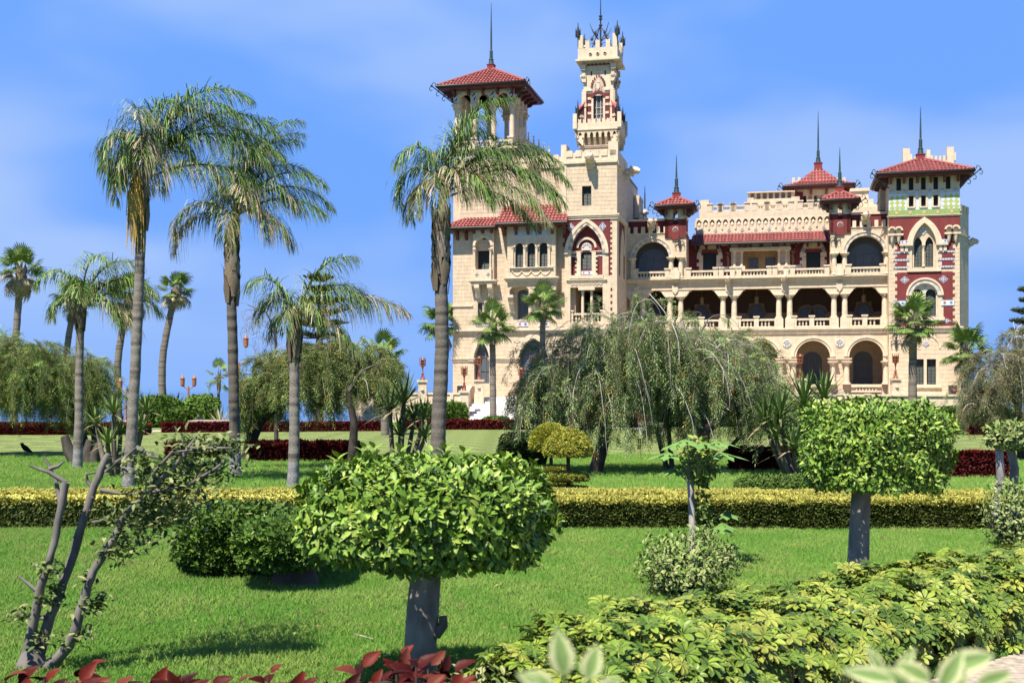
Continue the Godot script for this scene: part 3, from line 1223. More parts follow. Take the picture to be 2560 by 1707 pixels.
	slab(P, "corner_pier", -0.47, 0.05, 14.02, 15.08, -0.5, 0.06, CREAM_LIGHT)
	slab(P, "corner_pier", -3.05, -2.75, 10.7, 15.0, -0.9, 0.05, CREAM_LIGHT)
	for e in [[0.09, 13.85, 14.05, 0.0], [0.05, 14.05, 14.62, -0.52], [0.1, 10.95, 11.2, 0.0], [0.12, 4.8, 5.08, 0.0]]:
		slab(P, "side_moulding", 0.0, e[0], e[1], e[2], -3.9, e[3], CREAM_LIGHT)
	# red panel with the great pointed arch
	var r0 := uu(1412, 0)
	var r1 := uu(1526, 0)
	b = MB.new()
	b.col = RED
	wall(b, r0, r1, vv(688, 1470, 0), 10.92, -0.05, 0.02, [op("pointed", red_arch.u0 - 0.33, red_arch.u1 + 0.33, 7.8, red_arch.v1 + 0.2, red_arch.r + 0.2)])
	obj(P, "red_panel", b, M.plaster)
	arch_band(P, red_arch, 0.0, 0.15, -0.3, 0.06, CREAM_LIGHT, SLATE, 18)
	arch_band(P, red_arch, 0.15, 0.34, -0.1, 0.09, CREAM_LIGHT, CREAM)
	quoins(P, r1, 1.0, vv(688, 1470, 0), 10.9, 0.0, RED, 22)
	quoins(P, r1 + 0.01, 1.0, 5.3, 7.4, 0.0, RED, 12)
	quoins(P, r0, -1.0, 9.5, 10.9, 0.0, RED, 6)
	diamond(P, uu(1507, 0), vv(566, 1507, 0), 0.02, 0.2, 0.24)
	diamond(P, uu(1428, 0), vv(569, 1428, 0), 0.02, 0.2, 0.24)
	# recessed field of the arch: red, with an inner round arch, a tiled lunette and a shuttered window
	var iw := op("rect", uu(1453, -0.3), uu(1480.5, -0.3), 8.28, 9.2)
	b = MB.new()
	b.col = RED * 1.15
	wall(b, red_arch.u0 - 0.1, red_arch.u1 + 0.1, 7.85, red_arch.v1 + 0.1, -0.45, -0.3, [iw])
	obj(P, "red_panel", b, M.plaster)
	window(P, iw, -0.4)
	var inner := op("round", uu(1447, -0.3), uu(1487, -0.3), 9.2, vv(599, 1467, -0.3))
	arch_band(P, inner, 0.0, 0.12, -0.31, -0.2, CREAM_LIGHT, CREAM)
	var lun := op("round", inner.u0 + 0.17, inner.u1 - 0.17, 9.3, inner.v1 - 0.17)
	b = MB.new()
	b.col = lin(0.62, 0.58, 0.5)
	b.prism(shape_of(lun), -0.31, -0.26)
	obj(P, "lunette", b, M.glaze)
	arch_band(P, op("round", lun.u0 + 0.12, lun.u1 - 0.12, lun.v0, lun.v1 - 0.12), 0.0, 0.08, -0.3, -0.24, lin(0.16, 0.17, 0.3), lin(0.7, 0.66, 0.6), 11)
	for e in [[iw.u0 - 0.22, iw.u0], [iw.u1, iw.u1 + 0.22]]:
		slab(P, "pilaster", e[0], e[1], 7.95, 9.2, -0.31, -0.16, CREAM_LIGHT)
		quoins(P, e[0] if e[0] < iw.u0 else e[1], -1.0 if e[0] < iw.u0 else 1.0, 7.95, 9.0, -0.17, CREAM_LIGHT, 9, 0.09)
	cornice(P, red_arch.u0 - 0.1, iw.u0 - 0.02, 9.12, 9.26, -0.3, 0.12)
	cornice(P, iw.u1 + 0.02, red_arch.u1 + 0.1, 9.12, 9.26, -0.3, 0.12)
	tile_strip(P, red_arch.u0, iw.u0 - 0.24, 8.95, 9.06, -0.29)
	tile_strip(P, iw.u1 + 0.24, red_arch.u1, 8.95, 9.06, -0.29)
	tile_strip(P, iw.u0, iw.u1, 7.98, 8.2, -0.26)
	slab(P, "window_sill", red_arch.u0 - 0.05, red_arch.u1 + 0.05, 7.75, 7.93, -0.3, 0.06, CREAM_LIGHT)
	# swagged frieze and the loggia below it
	cornice(P, red_arch.u0 - 0.15, red_arch.u1 + 0.15, 7.55, 7.7, 0.0, 0.09)
	b = MB.new()
	b.col = CREAM_LIGHT
	for k in 9:
		var u := lerpf(red_arch.u0, red_arch.u1, k / 9.0)
		var s: float = (red_arch.u1 - red_arch.u0) / 9.0
		b.tube([Vector3(u, 7.5, 0.01), Vector3(u + s / 2, 7.39, 0.02), Vector3(u + s, 7.5, 0.01)], [0.025, 0.03, 0.025], 5)
	obj(P, "garland", b, M.plaster)
	for u in [uu(1455.5, 0), uu(1478, 0)]:
		column(P, u, -0.2, 5.35, 7.3, 0.085)
	slab(P, "capital_block", uu(1446, 0), uu(1487, 0), 7.13, 7.32, -0.4, 0.05, CREAM_LIGHT)
	balustrade(P, lo.u0, lo.u1, 5.33, 5.9, -0.25, 2)
	b = MB.new()
	b.col = CREAM
	b.prism(shape_of(op("pointed", -1.1, -0.7, 5.6, 6.9, 0.3)), -3.9, -3.82)
	obj(P, "inner_niche", b, M.plaster)
	# the right-hand flank carries the same red panel
	b = MB.new()
	b.x = Transform3D(Basis(Vector3.UP, PI / 2), Vector3(0.0, 0, 0))
	b.col = RED
	wall(b, 0.75, 2.9, 7.95, 10.9, -0.05, 0.02, [op("pointed", 1.1, 2.6, 7.8, 10.6, 1.4)])
	b.col = CREAM_LIGHT
	var fo := op("pointed", 1.1, 2.6, 7.95, 10.6, 1.4)
	var aa := arch_points(fo, -0.12)
	var zz := arch_points(fo, 0.02)
	for k in aa.size() - 1:
		b.prism(PackedVector2Array([aa[k], aa[k + 1], zz[k + 1], zz[k]]), -0.05, 0.06)
	obj(P, "red_panel", b, M.plaster)
	gargoyle(P, uu(1336, w2), 14.18, w2)
	gargoyle(P, uu(1477, 0), 14.18, 0.0)
	gargoyle(P, 0.05, 13.95, -2.6, Vector3(1, 0, 0), 1.0)


# parapet with shallow pilaster strips that end as low merlons
func parapet(u0: float, u1: float, v0: float, v1: float, w: float, n: int) -> void:
	var b := MB.new()
	b.col = CREAM_LIGHT
	b.box(u0, u1, v0, v1 - 0.08, w - 0.3, w + 0.02)
	b.box(u0 - 0.03, u1 + 0.03, v0 - 0.05, v0 + 0.08, w - 0.3, w + 0.1)
	var o := obj(palace, "parapet", b, M.plaster)
	for k in n:
		var s := (u1 - u0) / n
		var m := MB.new()
		m.col = CREAM_LIGHT
		m.box(u0 + s * k + s * 0.2, u0 + s * (k + 1) - s * 0.08, v1 - 0.3, v1, w - 0.31, w + 0.06)
		m.box(u0 + s * k + s * 0.3, u0 + s * (k + 1) - s * 0.18, v1, v1 + 0.05, w - 0.25, w)
		obj(o, "merlon", m, M.plaster)


func belvedere() -> void:
	var P := palace
	var w1 := -1.0
	var u0 := uu(1133, w1)
	var u1 := uu(1286, w1)
	var dep := u1 - u0
	var w0 := w1 - dep
	var vb := 15.65
	var vc := vv(258, 1200, w1)
	var vt := 18.56
	var b := MB.new()
	b.col = CREAM
	b.box(u0, u1, 10.7, 15.05, w0, w1)
	obj(P, "wall", b, M.plaster)
	b = MB.new()
	ashlar(b, u0, u1, 14.0, 15.0, w1)
	obj(P, "ashlar_block", b, M.plaster, "stuff")
	for k in 8:
		diamond(P, lerpf(u0 + 0.3, u1 - 0.3, k / 7.0), 14.7, w1 + 0.02, 0.2, 0.2, true)
	cornice(P, u0, u1, 15.0, 15.2, w1, 0.2)
	slab(P, "floor_slab", u0 - 0.2, u1 + 0.2, 15.05, 15.2, w0 - 0.2, w1 - 0.2, CREAM_LIGHT)
	balustrade(P, u0 + 0.2, u1 - 0.2, 15.2, vb, w1 + 0.02, 4)
	# arcade on all four sides
	var n := 3
	var s := (dep - 0.3) / n
	var ops := []
	for k in n:
		ops.append(op("round", u0 + 0.15 + s * k + 0.22, u0 + 0.15 + s * (k + 1) - 0.22, vc, vc + (s - 0.44) / 2 + 0.25))
	for side in 4:
		b = MB.new()
		var mid := Vector3((u0 + u1) / 2, 0, (w0 + w1) / 2)
		b.x = Transform3D(Basis(Vector3.UP, side * PI / 2), mid)
		b.col = CREAM_LIGHT
		var oo := []
		for o in ops:
			oo.append(op("round", o.u0 - mid.x, o.u1 - mid.x, o.v0, o.v1))
		var h := dep / 2
		wall(b, -h, h if side % 2 == 0 else h, vc, vt, h - 0.28, h if side % 2 == 0 else h - 0.003, oo)
		obj(P, "arcade", b, M.plaster)
		for k in n + 1:
			var at := b.x * Vector3(clampf(-h + 0.15 + s * k, -h + 0.17, h - 0.17), 0, h - 0.17)
			if k < n:
				column(P, at.x, at.z, 15.2, vc, 0.15)
	for o in ops:
		arch_band(P, o, 0.0, 0.14, w1 - 0.03, w1 + 0.06, CREAM_LIGHT, CREAM)
		slab(P, "keystone", (o.u0 + o.u1) / 2 - 0.11, (o.u0 + o.u1) / 2 + 0.11, o.v1 - 0.05, vt - 0.12, w1 - 0.02, w1 + 0.09, CREAM_LIGHT)
	for k in n + 1:
		# striped shields in the spandrels
		var u := clampf(u0 + 0.15 + s * k, u0 + 0.17, u1 - 0.17)
		b = MB.new()
		b.col = lin(0.7, 0.7, 0.72)
		b.prism(PackedVector2Array([Vector2(u - 0.16, vc + 0.62), Vector2(u - 0.16, vc + 0.32), Vector2(u, vc + 0.1), Vector2(u + 0.16, vc + 0.32), Vector2(u + 0.16, vc + 0.62)]), w1 - 0.02, w1 + 0.03)
		b.col = lin(0.02, 0.025, 0.12)
		b.prism(PackedVector2Array([Vector2(u - 0.14, vc + 0.42), Vector2(u - 0.12, vc + 0.32), Vector2(u + 0.1, vc + 0.58), Vector2(u, vc + 0.6)]), w1, w1 + 0.04)
		b.prism(PackedVector2Array([Vector2(u - 0.06, vc + 0.24), Vector2(u, vc + 0.14), Vector2(u + 0.13, vc + 0.38), Vector2(u + 0.12, vc + 0.46)]), w1, w1 + 0.04)
		obj(P, "striped_shield", b, M.glaze)
	for k in 6:
		b = MB.new()
		b.col = lin(0.4, 0.42, 0.3)
		var u := lerpf(u0 + 0.35, u1 - 0.35, k / 5.0)
		b.prism(PackedVector2Array([Vector2(u - 0.2, vt - 0.15), Vector2(u + 0.2, vt - 0.15), Vector2(u + 0.1, vt - 0.03), Vector2(u - 0.1, vt - 0.03)]), w1 - 0.02, w1 + 0.03)
		obj(P, "frieze_tile", b, M.glaze)
	b = MB.new()
	b.col = lin(0.3, 0.22, 0.12)
	b.box(u0 + 0.1, u1 - 0.1, vt - 0.06, vt, w0 + 0.1, w1 - 0.1)
	for k in 3:
		b.box(lerpf(u0, u1, (k + 1) / 4.0) - 0.08, lerpf(u0, u1, (k + 1) / 4.0) + 0.08, vt - 0.22, vt - 0.06, w0 + 0.3, w1 - 0.3)
	obj(P, "ceiling", b, M.wood)
	var over := 0.72
	hip_roof(P, u0 - over, u1 + over, w0 - over, w1 + over, vt + 0.1, vv(172, 1227, w1 - dep / 2), over, 3.55, 0.2, 5)
	# sloping stair parapet that falls from the belvedere to the roof
	b = MB.new()
	b.col = CREAM
	b.x = Transform3D(Basis(Vector3.UP, 0), Vector3(u1, 0, -2.4))
	b.prism(PackedVector2Array([Vector2(0, 14.0), Vector2(2.1, 14.0), Vector2(2.1, 14.7), Vector2(0.35, 15.95), Vector2(0, 15.95)]), -0.15, 0.15, true)
	obj(P, "stair_parapet", b, M.plaster)
	for k in 6:
		put(P, "baluster", baluster_mesh(0.45)).position = Vector3(u1 + 0.2 + k * 0.3, 15.95 - maxf(0, k * 0.3 - 0.15) * 0.72, -2.4)
	slab(P, "stair_rail_post", u1 - 0.05, u1 + 0.3, 15.9, 16.55, -2.6, -2.2, CREAM_LIGHT)
	slab(P, "roof_vent", uu(1296, -0.9), uu(1311, -0.9), 14.62, 14.95, -1.3, -0.95, DARK, "iron")


func high_tower() -> void:
	var P := palace
	var w1 := -0.35
	var c0 := uu(1438, w1)
	var c1 := uu(1549, w1)
	var W := c1 - c0
	var um := (c0 + c1) / 2
	var wm := w1 - W / 2
	var h := W / 2
	var b := MB.new()
	b.col = CREAM
	# foot behind the parapet, then a splayed machicolation
	b.box(um - h * 0.8, um + h * 0.8, 13.9, 14.95, wm - h * 0.8, wm + h * 0.8)
	obj(P, "tower_wall", b, M.plaster)
	cornice(P, um - h * 0.82, um + h * 0.82, 14.9, 15.02, wm + h * 0.82, 0.06)
	for side in 4:
		var T := Transform3D(Basis(Vector3.UP, side * PI / 2), Vector3(um, 0, wm))
		b = MB.new()
		b.x = T
		b.col = CREAM
		var oo := []
		var n := 7
		var s := (W * 0.9) / n
		for k in n:
			oo.append(op("pointed", -W * 0.45 + s * k + s * 0.22, -W * 0.45 + s * (k + 1) - s * 0.22, 15.3, 15.72, 0.16))
		wall(b, -h, h, 15.42, 15.82, h - 0.1, h - (0.0 if side % 2 == 0 else 0.003), oo)
		b.col = CREAM * 0.95
		b.box(-h + 0.15, h - 0.15, 15.0, 15.8, h - 0.5, h - 0.42)
		obj(P, "tower_wall", b, M.plaster)
		for k in n + 1:
			var u := -W * 0.45 + s * k
			b = MB.new()
			b.x = T * Transform3D(Basis(Vector3.UP, -PI / 2), Vector3(u, 0, h - 0.44))
			b.col = CREAM_LIGHT
			b.prism(PackedVector2Array([Vector2(0, 15.02), Vector2(0.08, 15.02), Vector2(0.42, 15.42), Vector2(0.42, 15.55), Vector2(0, 15.55)]), -s * 0.22, s * 0.22, true)
			obj(P, "corbel", b, M.plaster)
		b = MB.new()
		b.x = T
		b.col = CREAM_LIGHT
		b.box(-h - 0.04, h + 0.04, 15.82, 15.9, h - 0.15, h + 0.05 - (0.0 if side % 2 == 0 else 0.004))
		b.box(-h, h, 15.9, 16.22, h - 0.12, h - (0.0 if side % 2 == 0 else 0.004))
		obj(P, "tower_parapet", b, M.plaster)
		for k in 8:
			b = MB.new()
			b.x = T
			b.col = CREAM_LIGHT
			var u := -h + 0.16 + (W - 0.32) * k / 8.0
			b.prism(PackedVector2Array([Vector2(u, 16.22), Vector2(u + 0.17, 16.22), Vector2(u + 0.17, 16.45), Vector2(u + 0.085, 16.4), Vector2(u, 16.45)]), h - 0.12, h, true)
			obj(P, "merlon", b, M.plaster)
		# slit crosses
		if side == 0:
			for u in [-h + 0.12, h - 0.12]:
				slab(P, "cross_slit", um + u - 0.02, um + u + 0.02, 15.55, 15.78, wm + h, wm + h + 0.004, DARK)
				slab(P, "cross_slit", um + u - 0.06, um + u + 0.06, 15.64, 15.69, wm + h, wm + h + 0.006, DARK)
	slab(P, "floor_slab", um - h + 0.1, um + h - 0.1, 15.8, 15.9, wm - h + 0.1, wm + h - 0.1, CREAM)
	for e in [[-1, -1], [1, -1], [-1, 1], [1, 1]]:
		slab(P, "corner_pier", um + e[0] * h - 0.11, um + e[0] * h + 0.11, 15.9, 16.72, wm + e[1] * h - 0.11, wm + e[1] * h + 0.11, CREAM_LIGHT)
	# belfry storey: red walls between cream piers, tall window in front, leaning side walls
	var k0 := W * 0.335
	b = MB.new()
	b.col = RED
	var tall := op("round", -0.24, 0.24, 15.9, vv(228, 1495, w1))
	for side in 4:
		b.x = Transform3D(Basis(Vector3.UP, side * PI / 2), Vector3(um, 0, wm))
		wall(b, -k0, k0, 15.9, 17.9, k0 - 0.2, k0 - (0.0 if side % 2 == 0 else 0.003), [tall])
	obj(P, "belfry_wall", b, M.plaster)
	for side in 4:
		var T := Transform3D(Basis(Vector3.UP, side * PI / 2), Vector3(um, 0, wm))
		b = MB.new()
		b.x = T
		b.col = CREAM_LIGHT
		for q in [-1.0, 1.0]:
			b.box(q * k0 * 0.93 - 0.1, q * k0 * 0.93 + 0.1, 15.9, 18.0, k0 - 0.12, k0 + 0.1)
			b.box(q * 0.32 - 0.055, q * 0.32 + 0.055, 15.9, 17.6, k0 - 0.1, k0 + 0.05)
			for v in [16.3, 16.75, 17.2, 17.55]:
				b.box(q * 0.47 - 0.11, q * 0.47 + 0.11, v, v + 0.13, k0 - 0.05, k0 + 0.03)
			b.box(q * k0 * 0.93 - 0.13, q * k0 * 0.93 + 0.13, 17.15, 17.33, k0 - 0.12, k0 + 0.13)
		obj(P, "belfry_pier", b, M.plaster)
		# buttress wings with stepped tile copings
		b = MB.new()
		b.x = Transform3D(Basis(Vector3.UP, side * PI / 2 + PI / 4), Vector3(um, 0, wm))
		b.col = RED
		var r0 := k0 * 1.25
		b.prism(PackedVector2Array([Vector2(r0 - 0.1, 15.9), Vector2(r0 + 0.42, 15.9), Vector2(r0 + 0.42, 17.0), Vector2(r0 + 0.2, 17.3), Vector2(r0 - 0.1, 17.75)]), -0.11, 0.11, true)
		b.col = CREAM_LIGHT
		b.box(r0 + 0.1, r0 + 0.435, 16.55, 16.7, -0.125, 0.125)
		b.col = TILE * 1.1
		b.prism(PackedVector2Array([Vector2(r0 + 0.52, 16.95), Vector2(r0 + 0.52, 17.02), Vector2(r0 + 0.2, 17.36), Vector2(r0 - 0.1, 17.86), Vector2(r0 - 0.1, 17.76), Vector2(r0 + 0.18, 17.28)]), -0.15, 0.15, true)
		obj(P, "buttress", b, M.plaster)
		var f := MB.new()
		f.x = b.x
		f.col = DARK
		small_lantern(f, Vector3(r0 + 0.52, 16.1, 0))
		f.tube([Vector3(r0 + 0.4, 16.5, 0), Vector3(r0 + 0.52, 16.5, 0)], [0.015, 0.015], 4)
		obj(P, "lantern", f, M.iron)
	var g := MB.new()
	g.col = lin(0.16, 0.19, 0.24)
	g.x = Transform3D(Basis.IDENTITY, Vector3(um, 0, wm))
	g.prism(shape_of(tall), k0 - 0.19, k0 - 0.17)
	var pane := obj(P, "tower_window", g, M.glass)
	g = MB.new()
	g.x = Transform3D(Basis.IDENTITY, Vector3(um, 0, wm))
	g.col = lin(0.7, 0.62, 0.5)
	for u in [-0.11, 0.11]:
		g.box(u - 0.018, u + 0.018, 15.9, tall.v1 - 0.18, k0 - 0.17, k0 - 0.13)
	for v in [16.3, 16.75, 17.1]:
		g.box(-0.24, 0.24, v, v + 0.03, k0 - 0.17, k0 - 0.125)
	var ring := op("round", -0.11, 0.11, 17.1, tall.v1 - 0.1)
	var ia := arch_points(ring, -0.018)
	var iz := arch_points(ring, 0.018)
	for k in ia.size() - 1:
		g.prism(PackedVector2Array([ia[k], ia[k + 1], iz[k + 1], iz[k]]), k0 - 0.17, k0 - 0.13)
	obj(pane, "frame", g, M.wood)
	var hood := op("round", um - 0.27, um + 0.27, 16, tall.v1 + 0.02)
	arch_band(P, hood, 0.0, 0.12, wm + k0 - 0.02, wm + k0 + 0.06, RED * 1.3, RED)
	# upper shaft with the toothed niche and the coat of arms
	b = MB.new()
	b.col = CREAM_LIGHT
	b.box(um - k0, um + k0, 17.9, 19.75, wm - k0, wm + k0)
	obj(P, "tower_wall", b, M.plaster)
	for side in 4:
		b = MB.new()
		b.x = Transform3D(Basis(Vector3.UP, side * PI / 2), Vector3(um, 0, wm))
		b.col = CREAM_LIGHT
		b.box(-k0 - 0.04, -0.33, 18.02, 18.12, k0 - 0.1, k0 + 0.06)
		b.box(0.33, k0 + 0.04, 18.02, 18.12, k0 - 0.1, k0 + 0.06)
		for q in [-1.0, 1.0]:
			b.prism(PackedVector2Array([Vector2(q * k0 * 0.82, 18.5), Vector2(q * k0 * 1.05, 18.5), Vector2(q * k0 * 1.22, 18.8), Vector2(q * k0 * 1.22, 18.9), Vector2(q * k0 * 0.82, 18.9)]), k0 - 0.1, k0 + 0.12)
			b.box(q * k0 * 1.02 - 0.14, q * k0 * 1.02 + 0.14, 19.15, 19.42, k0 - 0.1, k0 + 0.14)
			b.box(q * k0 * 0.98 - 0.08, q * k0 * 0.98 + 0.08, 18.9, 19.15, k0 - 0.1, k0 + 0.08)
		obj(P, "corner_corbel", b, M.plaster)
		var nb := op("pointed", -0.3, 0.3, 17.75, 18.82, 0.6)
		var za := arch_points(nb, 0.0, 10)
		var zb := arch_points(nb, 0.12, 10)
		for k in range(0, za.size() - 1, 2):
			var m := MB.new()
			m.x = b.x
			m.col = RED * 1.2
			m.prism(PackedVector2Array([za[k], za[k + 1], zb[k + 1], zb[k]]), k0 - 0.02, k0 + 0.05)
			obj(P, "arch_stone", m, M.plaster)
		b = MB.new()
		b.x = Transform3D(Basis(Vector3.UP, side * PI / 2), Vector3(um, 0, wm))
		b.col = lin(0.62, 0.47, 0.38)
		b.prism(shape_of(nb), k0 - 0.02, k0 + 0.012)
		b.col = CREAM_LIGHT
		b.prism(PackedVector2Array([Vector2(-0.09, 18.42), Vector2(-0.08, 18.2), Vector2(0, 18.05), Vector2(0.08, 18.2), Vector2(0.09, 18.42)]), k0, k0 + 0.06)
		b.box(-0.07, 0.07, 18.46, 18.54, k0, k0 + 0.05)
		for q in [-1.0, 1.0]:
			b.tube([Vector3(q * 0.2, 18.05, k0 + 0.02), Vector3(q * 0.14, 18.15, k0 + 0.03), Vector3(q * 0.2, 18.28, k0 + 0.03), Vector3(q * 0.14, 18.4, k0 + 0.02)], [0.02, 0.025, 0.025, 0.015], 5)
			b.col = DARK
			b.box(q * 0.38 - 0.035, q * 0.38 + 0.035, 18.85, 19.1, k0, k0 + 0.006)
			b.col = CREAM_LIGHT
		obj(P, "tower_crest", b, M.plaster)
		# little red-headed arches on long corbels
		for k in 6:
			var u := lerpf(-k0 * 0.8, k0 * 0.8, (k + 0.5) / 6)
			var m := MB.new()
			m.x = b.x
			m.col = RED * 1.1
			m.prism(arch_points(op("round", u - 0.1, u + 0.1, 19.2, 19.5), 0.0, 5), k0, k0 + 0.07)
			m.col = CREAM * 0.9
			m.box(u - 0.065, u + 0.065, 19.1, 19.41, k0 - 0.02, k0 + 0.03)
			obj(P, "corbel_arch", m, M.plaster)
	# crown
	var k1 := uu(1543, w1) - um
	b = MB.new()
	b.col = CREAM_LIGHT
	b.box(um - k1 - 0.12, um + k1 + 0.12, 19.6, 19.7, wm - k1 - 0.12, wm + k1 + 0.12)
	b.box(um - k1, um + k1, 19.7, 20.3, wm - k1, wm + k1, "")
	obj(P, "tower_crown", b, M.plaster)
	for e in [[-1, -1], [1, -1], [-1, 1], [1, 1]]:
		b = MB.new()
		b.col = CREAM_LIGHT
		for q in 2:
			b.x = Transform3D(Basis(Vector3.UP, q * PI / 2), Vector3(um + e[0] * (k1 - 0.13), 20.3, wm + e[1] * (k1 - 0.13)))
			var a := 0.135 - q * 0.002
			b.prism(PackedVector2Array([Vector2(-a, 0), Vector2(a, 0), Vector2(a, 0.72), Vector2(0, 0.66), Vector2(-a, 0.72)]), -a, a, true)
		obj(P, "crown_pier", b, M.plaster)
	for side in 4:
		for k in 3:
			b = MB.new()
			b.x = Transform3D(Basis(Vector3.UP, side * PI / 2), Vector3(um, 0, wm))
			b.col = CREAM_LIGHT
			var u: float = lerpf(-k1 * 0.52, k1 * 0.52, k / 2.0)
			b.prism(PackedVector2Array([Vector2(u - 0.115, 20.3), Vector2(u + 0.115, 20.3), Vector2(u + 0.115, 20.74), Vector2(u, 20.69), Vector2(u - 0.115, 20.74)]), k1 - 0.16, k1, true)
			obj(P, "merlon", b, M.plaster)
			if side == 0:
				b = MB.new()
				b.x = Transform3D(Basis(Vector3.RIGHT, PI / 2), Vector3(um + lerpf(-0.4, 0.4, k / 2.0), 19.98, wm + k1))
				b.col = CREAM * 0.85
				b.lathe([Vector2(0.1, -0.03), Vector2(0.1, 0.03), Vector2(0.06, 0.06), Vector2(0.045, 0.02)], Vector3.ZERO, 10)
				b.col = DARK
				b.lathe([Vector2(0.045, 0.02), Vector2(0, 0.021)], Vector3.ZERO, 10)
				obj(P, "stone_boss", b, M.plaster)
	# wrought iron crown: mast, braces, torches on arms
	b = MB.new()
	b.col = DARK
	b.x = Transform3D(Basis.IDENTITY, Vector3(um, 20.3, wm))
	b.tube([Vector3(0, -0.1, 0), Vector3(0, 1.4, 0), Vector3(0, 3.4, 0)], [0.06, 0.045, 0.012], 6)
	for v in [0.45, 1.5, 1.85, 2.0]:
		b.lathe([Vector2(0.03, -0.07), Vector2(0.1, -0.02), Vector2(0.1, 0.04), Vector2(0.03, 0.08)], Vector3(0, v, 0), 7)
	for k in 4:
		var d := Vector3.RIGHT.rotated(Vector3.UP, k * PI / 2 + PI / 4)
		b.tube([d * 1.15, Vector3(0, 1.5, 0)], [0.025, 0.025], 4)
		b.tube([Vector3(0, 0.6, 0), d * 0.5 + Vector3(0, 1.05, 0), d * 0.75 + Vector3(0, 1.5, 0)], [0.025, 0.025, 0.012], 4)
		for q in [0.35, 0.6]:
			var at: Vector3 = (d * 0.9).lerp(Vector3(0, 1.5, 0), q) + Vector3(0, 0.12, 0)
			b.lathe([Vector2(0, -0.1), Vector2(0.09, 0), Vector2(0, 0.13)], at, 5)
			for i in 4:
				var g2 := TAU * i / 4
				b.tube([at, at + Vector3(cos(g2) * 0.14, 0.14, sin(g2) * 0.14)], [0.018, 0.006], 4)
		b.tube([d * 1.1 + Vector3(0, 0.55, 0), d * 1.5 + Vector3(0, 0.5, 0)], [0.02, 0.02], 4)
		small_lantern(b, d * 1.52 + Vector3(0, 0.02, 0))
		b.tube([d * 0.9 + Vector3(0, 0.35, 0), Vector3.RIGHT.rotated(Vector3.UP, (k + 1) * PI / 2 + PI / 4) * 0.9 + Vector3(0, 0.35, 0)], [0.018, 0.018], 4)
	obj(P, "iron_crown", b, M.iron)


